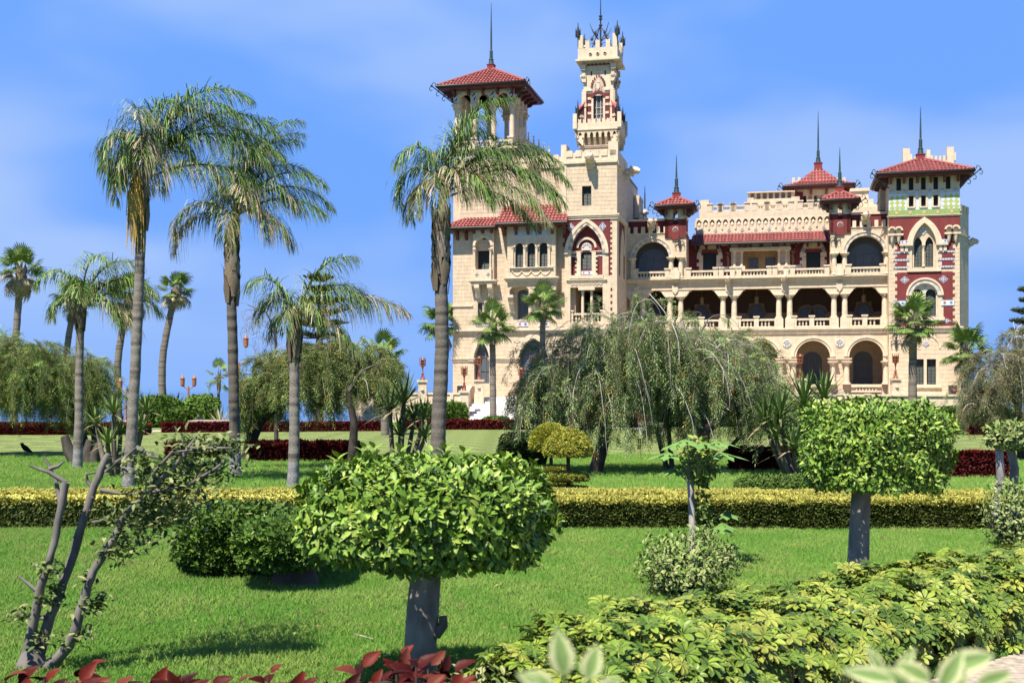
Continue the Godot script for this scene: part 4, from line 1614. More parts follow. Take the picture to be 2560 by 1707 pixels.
func arcades() -> void:
	var P := palace
	var w := -3.93
	var uE := uu(2236, w)
	# ground arcade
	var g := []
	for x in [1640.5, 1771.5, 1902.5, 2033.6, 2166.5]:
		g.append(op("round", uu(x - 42.5, w), uu(x + 42.5, w), 2.05, 4.46))
	var b := MB.new()
	b.col = CREAM
	wall(b, 0.0, uE, 0.0, 4.85, w - 0.45, w, g)
	obj(P, "wall", b, M.plaster)
	b = MB.new()
	var bx := []
	for o in g:
		bx.append(op("rect", o.u0 - 0.22, o.u1 + 0.22, 2.0, o.v1 + 0.2))
	ashlar(b, 0.0, uE, 1.6, 4.7, w, bx)
	obj(P, "ashlar_block", b, M.plaster, "stuff")
	for k in g.size():
		var o: Dictionary = g[k]
		arch_band(P, o, 0.0, 0.12, w - 0.02, w + 0.05, CREAM_LIGHT, CREAM)
		arch_band(P, o, 0.12, 0.27, w - 0.02, w + 0.1, CREAM_LIGHT, CREAM)
		for q in [[o.u0 + 0.02, 1], [o.u1 - 0.02, -1]]:
			column(P, q[0] - q[1] * 0.16, w + 0.1, 2.05, 3.3, 0.16)
		balustrade(P, o.u0 + 0.1, o.u1 - 0.1, 1.62, 2.0, w + 0.05, 0)
		if k:
			medallion(P, (g[k - 1].u1 + o.u0) / 2, 4.3, w + 0.02, 0.24)
			cornice(P, g[k - 1].u1 + 0.0, o.u0 - 0.0, 3.3, 3.48, w, 0.14)
	# gallery behind the arches
	b = MB.new()
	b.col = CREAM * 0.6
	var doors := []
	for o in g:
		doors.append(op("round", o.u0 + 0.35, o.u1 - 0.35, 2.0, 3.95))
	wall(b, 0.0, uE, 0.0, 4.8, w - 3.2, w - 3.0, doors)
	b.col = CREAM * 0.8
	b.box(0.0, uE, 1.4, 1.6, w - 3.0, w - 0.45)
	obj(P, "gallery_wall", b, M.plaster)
	for o in doors:
		window(P, o, w - 3.1, false, 2)
	b = MB.new()
	b.col = CREAM
	b.box(0.0, uE, 4.6, 5.15, w - 3.2, w - 0.02)
	obj(P, "floor_slab", b, M.plaster)
	cornice(P, 0.0, uE, 4.85, 5.15, w, 0.18)
	# first-floor loggia
	var cols := [[1580, 1606], [1675, 1702], [1808, 1836], [1948, 1975], [2086, 2113], [2213]]
	for pair in cols:
		for x in pair:
			var u := uu(x, w - 0.1)
			slab(P, "column_base", u - 0.24, u + 0.24, 5.15, 5.68, w - 0.42, w + 0.06, CREAM_LIGHT)
			column(P, u, w - 0.17, 5.68, 7.02, 0.155)
		var a := uu(pair[0], w) - 0.3
		var e := uu(pair[-1], w) + 0.3
		b = MB.new()
		b.col = CREAM_LIGHT
		# bracketed capital that spreads to the beam
		b.prism(PackedVector2Array([Vector2(a, 7.02), Vector2(e, 7.02), Vector2(e + 0.06, 7.1), Vector2(e + 0.14, 7.2), Vector2(e + 0.17, 7.27), Vector2(e + 0.28, 7.3), Vector2(e + 0.3, 7.36), Vector2(a - 0.3, 7.36), Vector2(a - 0.28, 7.3), Vector2(a - 0.17, 7.27), Vector2(a - 0.14, 7.2), Vector2(a - 0.06, 7.1)]), w - 0.42, w + 0.02, true)
		b.box(a - 0.44, e + 0.44, 7.36, 7.42, w - 0.1, w + 0.06)
		obj(P, "bracket_capital", b, M.plaster)
		if pair.size() > 1:
			b = MB.new()
			b.col = CREAM_LIGHT
			var m := (a + e) / 2
			b.prism(PackedVector2Array([Vector2(m - 0.17, 7.6), Vector2(m - 0.15, 7.3), Vector2(m, 7.12), Vector2(m + 0.15, 7.3), Vector2(m + 0.17, 7.6)]), w, w + 0.1)
			obj(P, "stone_shield", b, M.plaster)
	for k in cols.size() - 1:
		var a := uu(cols[k][-1], w - 0.1) + 0.24
		var e := uu(cols[k + 1][0], w - 0.1) - 0.24
		balustrade(P, a, (a + e) / 2, 5.17, 5.68, w - 0.12, 1)
		balustrade(P, (a + e) / 2, e, 5.17, 5.68, w - 0.12, 1)
	slab(P, "beam", 0.0, uE, 7.362, 7.95, w - 0.45, w, CREAM)
	cornice(P, 0.02, uE, 7.78, 8.0, w, 0.26)
	slab(P, "upper_floor", 0.0, uE, 7.7, 7.9, w - 3.2, w - 0.45, CREAM)
	var back := []
	for x in [1640, 1755, 1892, 2018, 2046, 2160]:
		back.append(op("pointed" if x != 2018 and x != 2046 else "round", uu(x, w - 3) - 0.42, uu(x, w - 3) + 0.42, 5.2, 6.75 if x != 2018 and x != 2046 else 6.5, 0.7))
	b = MB.new()
	b.col = lin(0.06, 0.035, 0.027)  # upper back wall coloured dark for the deep shade inside the loggia
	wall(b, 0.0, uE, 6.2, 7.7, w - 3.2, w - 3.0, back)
	b.col = CREAM * 0.4  # lower cream darkened for the same loggia shade
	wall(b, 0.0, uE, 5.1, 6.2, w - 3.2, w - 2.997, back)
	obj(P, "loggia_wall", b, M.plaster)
	for o in back:
		arch_band(P, o, 0.0, 0.14, w - 3.05, w - 2.95, CREAM * 0.25, SLATE * 0.4)  # band colours dimmed to sit in the shade painted on this wall
		window(P, o, w - 3.1, false, 1)
	for x in [1755, 1892, 2160]:
		b = MB.new()
		b.col = lin(0.3, 0.2, 0.1)
		var u := uu(x, w - 1.5)
		b.tube([Vector3(u, 7.7, w - 1.5), Vector3(u, 7.05, w - 1.5)], [0.012, 0.012], 4)
		b.lathe([Vector2(0.02, 0.1), Vector2(0.13, 0), Vector2(0.12, -0.3), Vector2(0.0, -0.42)], Vector3(u, 7.0, w - 1.5), 7)
		obj(P, "hanging_lantern", b, M.copper)
	for x in [1821, 1961]:
		gargoyle(P, uu(x, w + 0.2), 7.92, w + 0.1, Vector3(0, 0, 1), 0.6)


func pavilion(px0: float, px1: float, o: Dictionary, mirror: bool) -> void:
	var P := palace
	var w := -3.93
	var u0 := uu(px0, w)
	var u1 := uu(px1, w)
	var side := op("round", (o.u0 - 0.55) if mirror else (o.u1 + 0.24), (o.u0 - 0.24) if mirror else (o.u1 + 0.55), 8.3, 9.3)
	var b := MB.new()
	b.col = CREAM
	wall(b, u0, u1, 8.0, 10.6, w - 0.5, w, [op("round", o.u0, o.u1, 8.0, o.v1), op("round", side.u0, side.u1, 8.0, 9.25)])
	obj(P, "pavilion_wall", b, M.plaster)
	b = MB.new()
	ashlar(b, u0, u1, 9.35, 10.6, w, [op("rect", o.u0 - 0.2, o.u1 + 0.2, 8, o.v1 + 0.22)])
	obj(P, "ashlar_block", b, M.plaster, "stuff")
	arch_band(P, o, 0.0, 0.17, w - 0.05, w + 0.05, CREAM_LIGHT, SLATE * 1.35, 19)
	arch_band(P, o, 0.17, 0.25, w - 0.05, w + 0.09, CREAM_LIGHT, CREAM)
	for u in [o.u0 - 0.12, o.u1 + 0.12, side.u0 - 0.12 if mirror else side.u1 + 0.12]:
		column(P, u, w + 0.08, 8.02, 9.2, 0.14)
	# deep dark arch and the leaded glass behind
	b = MB.new()
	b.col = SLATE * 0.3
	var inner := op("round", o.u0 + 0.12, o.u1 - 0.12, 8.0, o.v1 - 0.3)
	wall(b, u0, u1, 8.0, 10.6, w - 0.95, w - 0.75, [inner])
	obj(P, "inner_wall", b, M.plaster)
	window(P, inner, w - 0.9, false, 3)
	window(P, side, w - 0.6)
	balustrade(P, o.u0 + 0.08, o.u1 - 0.08, 8.02, 8.42, w + 0.1, 2)
	b = MB.new()
	b.col = CREAM_LIGHT
	var um: float = (side.u0 + side.u1) / 2
	b.prism(PackedVector2Array([Vector2(um - 0.22, 7.96), Vector2(um + 0.22, 7.96), Vector2(um + 0.24, 8.4), Vector2(um + 0.14, 8.46), Vector2(um + 0.14, 8.6), Vector2(um - 0.14, 8.6), Vector2(um - 0.14, 8.46), Vector2(um - 0.24, 8.4)]), w + 0.02, w + 0.34, true)
	obj(P, "stone_urn", b, M.plaster)
	# red attic behind the battlement
	var n := 8
	var s := (u1 - u0) / n
	slab(P, "red_attic", u0 + 0.02, u1 - 0.02, 10.3, 11.35, w - 0.6, w - 0.12, RED)
	slab(P, "attic_coping", u0, u1, 11.3, 11.42, w - 0.65, w - 0.06, CREAM_LIGHT)
	for k in n:
		slab(P, "merlon", u0 + s * k + s * 0.02, u0 + s * k + s * 0.52, 10.6, 10.96, w - 0.12, w + 0.06, CREAM_LIGHT)
	cornice(P, u0, u1, 10.52, 10.6, w, 0.06)
	gargoyle(P, (o.u0 + o.u1) / 2, 11.2, w - 0.1, Vector3(0, 0, 1), 0.85)
	fleur(P, side.u0 - 0.05 if mirror else side.u1 + 0.05, 9.95, w)


func turret(px0: float, px1: float, eave0: float, eave1: float, ve: float, va: float, spire: float) -> void:
	var P := palace
	var w := -3.86
	var u0 := uu(px0, w)
	var u1 := uu(px1, w)
	var W := u1 - u0
	var um := (u0 + u1) / 2
	var hole := op("round", -0.13, 0.13, ve - 0.95, ve - 0.2)
	var b := MB.new()
	for side in 4:
		b.x = Transform3D(Basis(Vector3.UP, side * PI / 2), Vector3(um, 0, w - W / 2))
		b.col = RED * 1.1
		var f := W / 2 - (0.0 if side % 2 == 0 else 0.003)
		wall(b, -W / 2, W / 2, 10.3, ve - 0.62, W / 2 - 0.2, f, [hole])
		b.col = CREAM_LIGHT
		wall(b, -W / 2, W / 2, ve - 0.62, ve, W / 2 - 0.2, f, [op("round", -0.13, 0.13, ve - 0.62, ve - 0.2)])
		b.box(-W / 2 - 0.03, -0.16, ve - 0.66, ve - 0.58, W / 2 - 0.1, f + 0.03)
		b.box(0.16, W / 2 + 0.03, ve - 0.66, ve - 0.58, W / 2 - 0.1, f + 0.03)
	obj(P, "turret_wall", b, M.plaster)
	var o := op("round", um - 0.13, um + 0.13, ve - 0.95, ve - 0.2)
	arch_band(P, o, 0.0, 0.1, w - 0.02, w + 0.035, CREAM, CREAM)
	for q in [-1.0, 1.0]:
		b = MB.new()
		b.col = lin(0.33, 0.36, 0.2)
		var a: float = um + q * 0.42
		b.prism(PackedVector2Array([Vector2(a - 0.13, ve - 0.5), Vector2(a + 0.13, ve - 0.5), Vector2(a + 0.13, ve - 0.08), Vector2(a - 0.13, ve - 0.08)]), w - 0.01, w + 0.012)
		obj(P, "painted_spandrel", b, M.glaze)
	medallion(P, um, ve - 1.25, w, 0.17)
	slab(P, "red_pendant", um - 0.2, um + 0.2, 10.2, 11.0, w - 0.2, w + 0.03, RED * 1.3)
	var e0 := uu(eave0, w + 0.4)
	var e1 := uu(eave1, w + 0.4)
	var over := (e1 - e0 - W) / 2
	hip_roof(P, um - W / 2 - over, um + W / 2 + over, w - W - over, w + over, ve + 0.06, va - 0.05, over, spire, 0.21, 3)


func upper_terrace() -> void:
	var P := palace
	var w := -3.93
	pavilion(1566, 1716, op("round", uu(1587, w), uu(1673, w), 8.0, 10.14), false)
	pavilion(2077, 2224, op("round", uu(2118, w), uu(2211, w), 8.0, 10.14), true)
	turret(1662.4, 1716, 1637, 1733, 12.0, 12.72, 2.15)
	turret(2075, 2128, 2051.5, 2146, 12.0, 12.72, 2.15)
	# balustrade of the upper terrace, with pairs of posts
	var marks := [1722, 1790, 1804, 1832, 1848, 1924, 1938, 1966, 1982, 2068]
	for k in marks.size() - 1:
		balustrade(P, uu(marks[k], w + 0.1), uu(marks[k + 1], w + 0.1), 8.0, 8.42, w + 0.1, 2 if k == marks.size() - 2 else 1)
	# red wall set back under the long tiled roof
	var wr := -5.7
	var r0 := uu(1700, wr)
	var r1 := uu(2090, wr)
	var a1 := op("segment", uu(1758, wr), uu(1792, wr), 7.9, vv(630, 1775, wr), 0.12)
	var a2 := op("segment", uu(2016, wr), uu(2052, wr), 7.9, vv(628, 2034, wr), 0.12)
	var mid := op("rect", uu(1853, wr), uu(1951, wr), 7.9, vv(626, 1900, wr))
	var b := MB.new()
	b.col = RED
	wall(b, r0, r1, 7.8, 10.42, wr - 0.3, wr, [a1, a2, mid])
	obj(P, "red_wall", b, M.plaster)
	for o in [a1, a2]:
		window(P, o, wr - 0.2)
		var pa := op("pointed", o.u0 - 0.12, o.u1 + 0.12, 7.9, o.v1 + 0.62, 0.95)
		arch_band(P, pa, 0.0, 0.22, wr - 0.03, wr + 0.1, CREAM, SLATE, 9)
		b = MB.new()
		b.col = CREAM
		var pts := shape_of(op("pointed", pa.u0, pa.u1, o.v1 + 0.12, pa.v1, 0.5))
		b.prism(pts, wr - 0.02, wr + 0.05)
		obj(P, "tympanum", b, M.plaster)
		slab(P, "lintel", o.u0, o.u1, o.v1, o.v1 + 0.13, wr - 0.02, wr + 0.08, RED * 1.5)
		for q in [[o.u0 - 0.34, o.u0], [o.u1, o.u1 + 0.34]]:
			slab(P, "pilaster", q[0] + (0.12 if q[0] < o.u0 else 0.0), q[1] - (0.12 if q[0] > o.u0 else 0.0), 7.9, pa.v1 - 0.95, wr - 0.03, wr + 0.09, CREAM)
			for k in 4:
				slab(P, "quoin_stone", q[0], q[1], 8.0 + k * 0.42, 8.2 + k * 0.42, wr - 0.02, wr + 0.096, CREAM_LIGHT)
	# balcony oriel in the middle with columns and glazed doors
	b = MB.new()
	b.col = CREAM
	wall(b, mid.u0 - 0.55, mid.u1 + 0.55, 7.85, 10.3, wr - 0.05, wr + 0.12, [op("rect", mid.u0, mid.u1, 7.8, mid.v1)])
	b.box(mid.u0 - 0.55, mid.u1 + 0.55, mid.v1 + 0.12, 10.12, wr + 0.12, wr + 0.45)
	b.box(mid.u0 - 0.6, mid.u1 + 0.6, mid.v1 - 0.05, mid.v1 + 0.12, wr + 0.12, wr + 0.6)
	obj(P, "balcony_wall", b, M.plaster)
	for u in [mid.u0 - 0.35, mid.u0 + 0.06, mid.u1 - 0.06, mid.u1 + 0.35]:
		column(P, u, wr + 0.42, 8.75, mid.v1 - 0.05, 0.07)
	for q in [[mid.u0 - 0.55, mid.u0 + 0.25], [mid.u1 - 0.25, mid.u1 + 0.55]]:
		slab(P, "balcony_base", q[0], q[1], 8.55, 8.75, wr + 0.12, wr + 0.58, CREAM_LIGHT)
		slab(P, "bracket", q[0] + 0.1, q[1] - 0.25, 8.25, 8.55, wr + 0.12, wr + 0.4, CREAM)
	slab(P, "side_wall", uu(1716, w) - 0.3, uu(1716, w), 8.0, 10.6, -6.2, w - 0.5, CREAM)
	slab(P, "side_wall", uu(2077, w), uu(2077, w) + 0.3, 8.0, 10.6, -6.2, w - 0.5, CREAM)
	slab(P, "inner_wall", mid.u0 - 0.3, mid.u1 + 0.3, 7.9, 10.4, wr - 0.9, wr - 0.8, lin(0.5, 0.33, 0.17))
	for t in [0.2, 0.62]:
		var d := op("rect", lerpf(mid.u0, mid.u1, t), lerpf(mid.u0, mid.u1, t + 0.24), 7.9, mid.v1 - 0.35)
		window(P, d, wr - 0.75, false, 1)
	for k in 3:
		slab(P, "bracket", lerpf(mid.u0, mid.u1, 0.08 + 0.4 * k), lerpf(mid.u0, mid.u1, 0.17 + 0.4 * k), 9.78, 10.08, wr + 0.45, wr + 0.7, BROWN * 1.5, "wood")
	for u in [uu(1821, wr), uu(1982, wr)]:
		for v in [9.98, 10.3]:
			tile_strip(P, u - 0.38, u + 0.38, v, v + 0.2, wr + 0.01, lin(0.6, 0.56, 0.5), lin(0.35, 0.3, 0.25))
		tile_strip(P, u - 0.5, u + 0.5, 8.55, 8.8, wr + 0.01, lin(0.62, 0.6, 0.55), lin(0.4, 0.4, 0.36))
		b = MB.new()
		b.col = lin(0.28, 0.13, 0.06)
		# bronze figure-like lamp bracket
		b.tube([Vector3(u, 8.8, wr + 0.06), Vector3(u + 0.03, 9.1, wr + 0.16), Vector3(u - 0.02, 9.4, wr + 0.18)], [0.05, 0.1, 0.08], 7)
		b.lathe([Vector2(0, -0.12), Vector2(0.1, 0), Vector2(0, 0.14)], Vector3(u, 9.55, wr + 0.2), 8)
		b.tube([Vector3(u - 0.02, 9.3, wr + 0.18), Vector3(u + 0.13, 9.5, wr + 0.22), Vector3(u + 0.1, 9.7, wr + 0.22)], [0.03, 0.03, 0.05], 5)
		obj(P, "bronze_bracket", b, M.copper)
	# the long roof
	var e := -4.75
	var top := -6.15
	var t := MB.new()
	tiles(t, Vector3(uu(1727, e), vv(609, 1735, e), e), Vector3(uu(2078, e), vv(609, 1735, e), e), Vector3(uu(1735, top), vv(587, 1735, top), top), Vector3(uu(2077, top), vv(587, 1735, top), top))
	var roof := obj(P, "roof", t, M.tile_clay)
	b = MB.new()
	b.col = lin(0.03, 0.018, 0.016)
	var ve := vv(609, 1735, e) - 0.05
	b.tube([Vector3(uu(1727, e), ve, e + 0.06), Vector3(uu(2078, e), ve, e + 0.06)], [0.075, 0.075], 6)
	obj(roof, "gutter", b, M.iron)
	b = MB.new()
	b.col = BROWN
	b.quad(Vector3(uu(1727, e), ve - 0.03, e), Vector3(uu(2078, e), ve - 0.03, e), Vector3(uu(2078, e), ve + 0.62, wr - 0.2), Vector3(uu(1727, e), ve + 0.62, wr - 0.2))
	obj(roof, "soffit", b, M.wood)
	for k in 14:
		slab(roof, "bracket", lerpf(r0 + 0.3, r1 - 0.3, k / 13.0) - 0.06, lerpf(r0 + 0.3, r1 - 0.3, k / 13.0) + 0.06, ve - 0.2, ve + 0.05, wr, e - 0.25, BROWN * 1.2, "wood")
	# machicolated parapet above the roof
	var wp := -6.2
	var p0 := uu(1740, wp)
	var p1 := uu(2077, wp)
	b = MB.new()
	b.col = CREAM_LIGHT
	b.box(p0, p1, 10.6, 11.15, wp - 0.5, wp)
	b.col = RED * 0.8
	b.box(p0, p1, 11.15, 11.6, wp - 0.5, wp - 0.3)
	obj(P, "parapet", b, M.plaster)
	var n := 20
	var s := (p1 - p0) / n
	b = MB.new()
	b.col = CREAM_LIGHT
	var holes := []
	for k in n:
		holes.append(op("segment", p0 + s * k + s * 0.22, p0 + s * (k + 1) - s * 0.22, 11.22, 11.56, 0.12))
	wall(b, p0, p1, 11.15, 11.68, wp - 0.28, wp, holes)
	obj(P, "parapet_arcade", b, M.plaster)
	for k in n:
		var o: Dictionary = holes[k]
		b = MB.new()
		b.col = CREAM_LIGHT * 1.03
		b.lathe([Vector2(0.09, 0), Vector2(0.11, 0.1), Vector2(0.05, 0.22), Vector2(0.07, 0.28)], Vector3((o.u0 + o.u1) / 2, 11.2, wp - 0.06), 7)
		obj(P, "stone_finial", b, M.plaster)
		arch_band(P, o, 0.0, 0.05, wp - 0.02, wp + 0.05, CREAM_LIGHT, CREAM)
		slab(P, "parapet_pier", p0 + s * k - 0.05, p0 + s * k + 0.05, 11.0, 11.5, wp, wp + 0.05, CREAM_LIGHT)
		if k % 2:
			diamond(P, p0 + s * k + s * 0.02, 10.93, wp + 0.01, 0.12, 0.12, true)
	# the stepped roof block behind with its pale balustrade
	var wq := -8.6
	b = MB.new()
	b.col = CREAM_LIGHT
	b.box(uu(1749, wq), uu(2205, wq), 10.9, vv(529, 1800, wq), -16, wq)
	b.box(uu(1749, wq), uu(1773, wq), vv(529, 1800, wq), vv(500, 1760, wq), wq - 0.9, wq)
	b.box(uu(1869, wq), uu(1885, wq), vv(529, 1800, wq), vv(494, 1877, wq), wq - 0.5, wq)
	b.box(uu(1979, wq), uu(2000, wq), vv(529, 1800, wq), vv(491, 1990, wq), wq - 0.6, wq)
	obj(P, "roof_block", b, M.plaster)
	for e2 in [[1775, 1800], [1802, 1832], [1834, 1868], [1887, 1917], [1919, 1947], [1949, 1978], [2002, 2026], [2028, 2050]]:
		balustrade(P, uu(e2[0], wq), uu(e2[1], wq), vv(529, 1800, wq), vv(514, 1800, wq), wq - 0.12, 2, 0.16)
	b = MB.new()
	b.col = CREAM
	b.box(uu(1872, -11), uu(1985, -11), 11, vv(505, 1920, -11) + 0.2, -15, -11)
	b.box(uu(1869, -11), uu(1988, -11), vv(505, 1920, -11) + 0.62, vv(486, 1920, -11) + 0.1, -15.2, -10.8)
	b.col = lin(0.25, 0.22, 0.2)
	b.box(uu(1876, -11), uu(1983, -11), vv(505, 1920, -11) + 0.2, vv(505, 1920, -11) + 0.62, -15, -11.1)
	b.col = CREAM_LIGHT
	for k in 8:
		b.box(uu(1874 + k * 15.4, -11) - 0.07, uu(1874 + k * 15.4, -11) + 0.07, vv(505, 1920, -11) + 0.2, vv(505, 1920, -11) + 0.62, -11.3, -10.99)
	obj(P, "penthouse", b, M.plaster)


func tile_tower() -> void:
	var P := palace
	var w := -3.0
	var u0 := uu(2223, w)
	var u1 := uu(2401, w)
	var um := uu(2310, w)
	var W := u1 - u0
	var five := []
	for x in [2248.0, 2279.0, 2309.7, 2340.6, 2371.7]:
		five.append(op("rect", uu(x - 6, w), uu(x + 6, w), 12.35, 13.05))
	var three := []
	for x in [2279.0, 2309.7, 2340.6]:
		three.append(op("rect", uu(x - 6, w), uu(x + 6, w), 11.48, 12.06))
	var big := op("pointed", uu(2281, w), uu(2341, w), 8.2, vv(557.7, 2310, w), 1.1)
	var low := op("round", uu(2281, w), uu(2345, w), 5.6, vv(708, 2313, w))
	var gr := [op("rect", uu(2290.5, w), uu(2311, w), 2.03, 3.38), op("rect", uu(2318, w), uu(2341.7, w), 2.03, 3.38)]
	var ops := five + three + [big, low] + gr
	var b := MB.new()
	b.col = CREAM
	wall(b, u0, u1, 0, 13.35, w - 0.45, w, ops)
	b.box(u0, u0 + 0.4, 0, 13.35, -9, w - 0.45)
	b.box(u1 - 0.4, u1, 0, 13.35, -9, w - 0.45)
	b.box(u0, u1, 13.2, 13.35, -9, w - 0.45)
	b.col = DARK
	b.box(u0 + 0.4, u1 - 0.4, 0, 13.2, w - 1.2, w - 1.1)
	# the shaded canted flank
	var f0 := Vector3(u1 - 0.02, 0, w - 0.02)
	var f1 := Vector3(18.42, 0, -4.5)
	b.col = CREAM
	b.quad(f0, f1, f1 + Vector3.UP * 11.25, f0 + Vector3.UP * 11.25)
	b.quad(f1, Vector3(17.5, 0, -9), Vector3(17.5, 11.25, -9), f1 + Vector3.UP * 11.25)
	b.quad(f0 + Vector3.UP * 11.25, f1 + Vector3.UP * 11.25, Vector3(17.5, 11.25, -9), Vector3(17, 11.25, -9))
	obj(P, "wall", b, M.plaster)
	b = MB.new()
	var dir := (f1 - f0).normalized()
	b.x = Transform3D(Basis(dir, Vector3.UP, dir.cross(Vector3.UP)), f0)
	ashlar(b, 0.02, f0.distance_to(f1) - 0.02, 0, 11.0, 0.0)
	b.col = CREAM_LIGHT
	b.box(0, f0.distance_to(f1), 9.9, 10.02, -0.05, 0.08)
	for k in 3:
		b.box(0.1 + k * 0.55, 0.42 + k * 0.55, 11.2, 11.55, -0.3, 0.05)
	obj(P, "ashlar_block", b, M.plaster, "stuff")
	gargoyle(P, f1.x - 0.12, 9.75, f1.z - 0.1, Vector3(1, 0, 0), 0.75)
	b = MB.new()
	ashlar(b, u0, u1, 0, 4.8, w, gr + [op("rect", gr[0].u0 - 0.1, gr[1].u1 + 0.1, 2, 3.4)])
	ashlar(b, u0, uu(2243, w), 5.1, 9.6, w)
	ashlar(b, uu(2384, w), u1, 5.1, 9.6, w)
	obj(P, "ashlar_block", b, M.plaster, "stuff")
	for o in five + three:
		window(P, o, w - 0.2)
		slab(P, "window_sill", o.u0 - 0.08, o.u1 + 0.08, o.v0 - 0.07, o.v0, w - 0.05, w + 0.06, CREAM_LIGHT)
	for k in 6:
		diamond(P, lerpf(five[0].u0 - 0.26, five[4].u1 + 0.26, k / 5.0), 12.33, w, 0.12, 0.12)
	# green and white diamond tiles, each a tile of its own
	var tv0 := 11.32
	var tv1 := 12.2
	b = MB.new()
	b.col = lin(0.6, 0.66, 0.62)
	wall(b, u0, u1, tv0, tv1, w - 0.02, w + 0.006, three)
	obj(P, "tile_field", b, M.glaze)
	tile_strip(P, u0, u1, tv1 - 0.02, tv1 + 0.1, w + 0.008, lin(0.55, 0.58, 0.62), lin(0.4, 0.44, 0.55))
	var gm := MB.new()
	gm.col = lin(0.42, 0.47, 0.1)
	gm.prism(PackedVector2Array([Vector2(-0.13, 0), Vector2(0, -0.13), Vector2(0.13, 0), Vector2(0, 0.13)]), 0, 0.012)
	var gmesh := gm.mesh(M.glaze)
	var wm2 := MB.new()
	wm2.col = lin(0.62, 0.66, 0.7)
	wm2.prism(PackedVector2Array([Vector2(-0.125, 0), Vector2(0, -0.125), Vector2(0.125, 0), Vector2(0, 0.125)]), 0, 0.01)
	var wmesh := wm2.mesh(M.glaze)
	var cols := int(W / 0.27)
	for r in 6:
		for k in cols:
			var u := u0 + 0.17 + k * (W - 0.34) / (cols - 1)
			var v := tv0 + 0.13 + r * 0.127
			if r % 2:
				u += 0.135
				if k == cols - 1:
					continue
			var hit := false
			for o in three:
				hit = hit or (absf(u - (o.u0 + o.u1) / 2) < 0.32 and v > 11.3)
			if not hit:
				put(P, "glazed_tile", gmesh if r % 2 == 0 else wmesh).position = Vector3(u, v, w + 0.006)
	for o in three:
		slab(P, "window_surround", o.u0 - 0.1, o.u1 + 0.1, o.v1, o.v1 + 0.07, w, w + 0.05, CREAM_LIGHT)
		slab(P, "window_surround", o.u0 - 0.1, o.u0, o.v0, o.v1, w, w + 0.05, CREAM_LIGHT)
		slab(P, "window_surround", o.u1, o.u1 + 0.1, o.v0, o.v1, w, w + 0.05, CREAM_LIGHT)
	# leafy green frieze
	b = MB.new()
	b.col = lin(0.26, 0.36, 0.1)
	b.box(u0, u1, 11.02, 11.32, w - 0.01, w + 0.015)
	for k in 90:
		b.col = lin(0.4, 0.48, 0.16) if k % 2 else lin(0.5, 0.5, 0.3)
		var u := lerpf(u0 + 0.03, u1 - 0.06, k / 89.0)
		var v := 11.04 + fposmod(k * 0.37, 1.0) * 0.22
		b.box(u, u + 0.035, v, v + 0.04, w, w + 0.022)
	for k in 5:
		b.col = lin(0.62, 0.42, 0.25)
		var u := lerpf(u0 + 0.4, u1 - 0.4, k / 4.0)
		b.prism(PackedVector2Array([Vector2(u - 0.08, 11.24), Vector2(u - 0.07, 11.14), Vector2(u, 11.06), Vector2(u + 0.07, 11.14), Vector2(u + 0.08, 11.24)]), w, w + 0.035)
	obj(P, "leafy_frieze", b, M.glaze)
	cornice(P, u0, u1, 10.92, 11.02, w, 0.09)
	var over := 0.62
	hip_roof(P, u0 - over, u1 + over, w - W - over, w + over, 13.22, vv(397, 2308, w - W / 2), over, 2.6, 0.22, 6)
	# red field with the pointed arch and twin lancets
	var rv0 := vv(815, 2310, w)
	b = MB.new()
	b.col = RED * 1.25
	var bo := op("pointed", uu(2268, w), uu(2356, w), 8.2, vv(543, 2310, w), 1.5)
	wall(b, uu(2244, w), uu(2383, w), 8.15, 10.92, w - 0.02, w + 0.02, [bo])
	wall(b, uu(2244, w), uu(2383, w), rv0, 8.0, w - 0.02, w + 0.02, [op("round", low.u0 - 0.3, low.u1 + 0.3, 5.6, low.v1 + 0.26)])
	b.box(u0, uu(2244, w), 10.3, 10.92, w - 0.02, w + 0.018)
	b.box(uu(2383, w), u1, 10.3, 10.92, w - 0.02, w + 0.018)
	obj(P, "red_panel", b, M.plaster)
	arch_band(P, op("pointed", bo.u0, bo.u1, 8.2, bo.v1, bo.r), -0.3, 0.0, w - 0.25, w + 0.14, CREAM_LIGHT, CREAM)
	b = MB.new()
	b.col = CREAM
	wall(b, big.u0 - 0.08, big.u1 + 0.08, 8.2, big.v1 + 0.06, w - 0.4, w - 0.12, [op("pointed", uu(2287, w), uu(2307, w), 8.27, 9.88, 0.4), op("pointed", uu(2315, w), uu(2335, w), 8.27, 9.88, 0.4)])
	obj(P, "lancet_wall", b, M.plaster)
	for e in [[2287, 2307], [2315, 2335]]:
		window(P, op("pointed", uu(e[0], w), uu(e[1], w), 8.27, 9.88, 0.4), w - 0.32)
	diamond(P, um, 10.2, w - 0.1, 0.22, 0.24, true)
	column(P, um, w - 0.05, 8.3, 9.45, 0.05)
	for q in [-1.0, 1.0]:
		var c: float = um + q * 0.98
		tile_strip(P, c - 0.21, c + 0.21, 9.5, 9.72, w + 0.1, lin(0.66, 0.66, 0.66), lin(0.12, 0.12, 0.3))
		slab(P, "impost", c - 0.25, c + 0.25, 9.4, 9.5, w - 0.02, w + 0.18, CREAM_LIGHT)
		for k in 2:
			slab(P, "corbel", c - 0.2 + k * 0.22, c - 0.04 + k * 0.22, 9.1, 9.4, w, w + 0.1, CREAM_LIGHT)
		var ou: float = um + q * 1.27
		for v in [[9.0, 9.12], [8.6, 8.72], [8.2, 8.32]]:
			tile_strip(P, minf(um + q * 0.72, um + q * 1.55), maxf(um + q * 0.72, um + q * 1.55), v[0], v[1], w + 0.02)
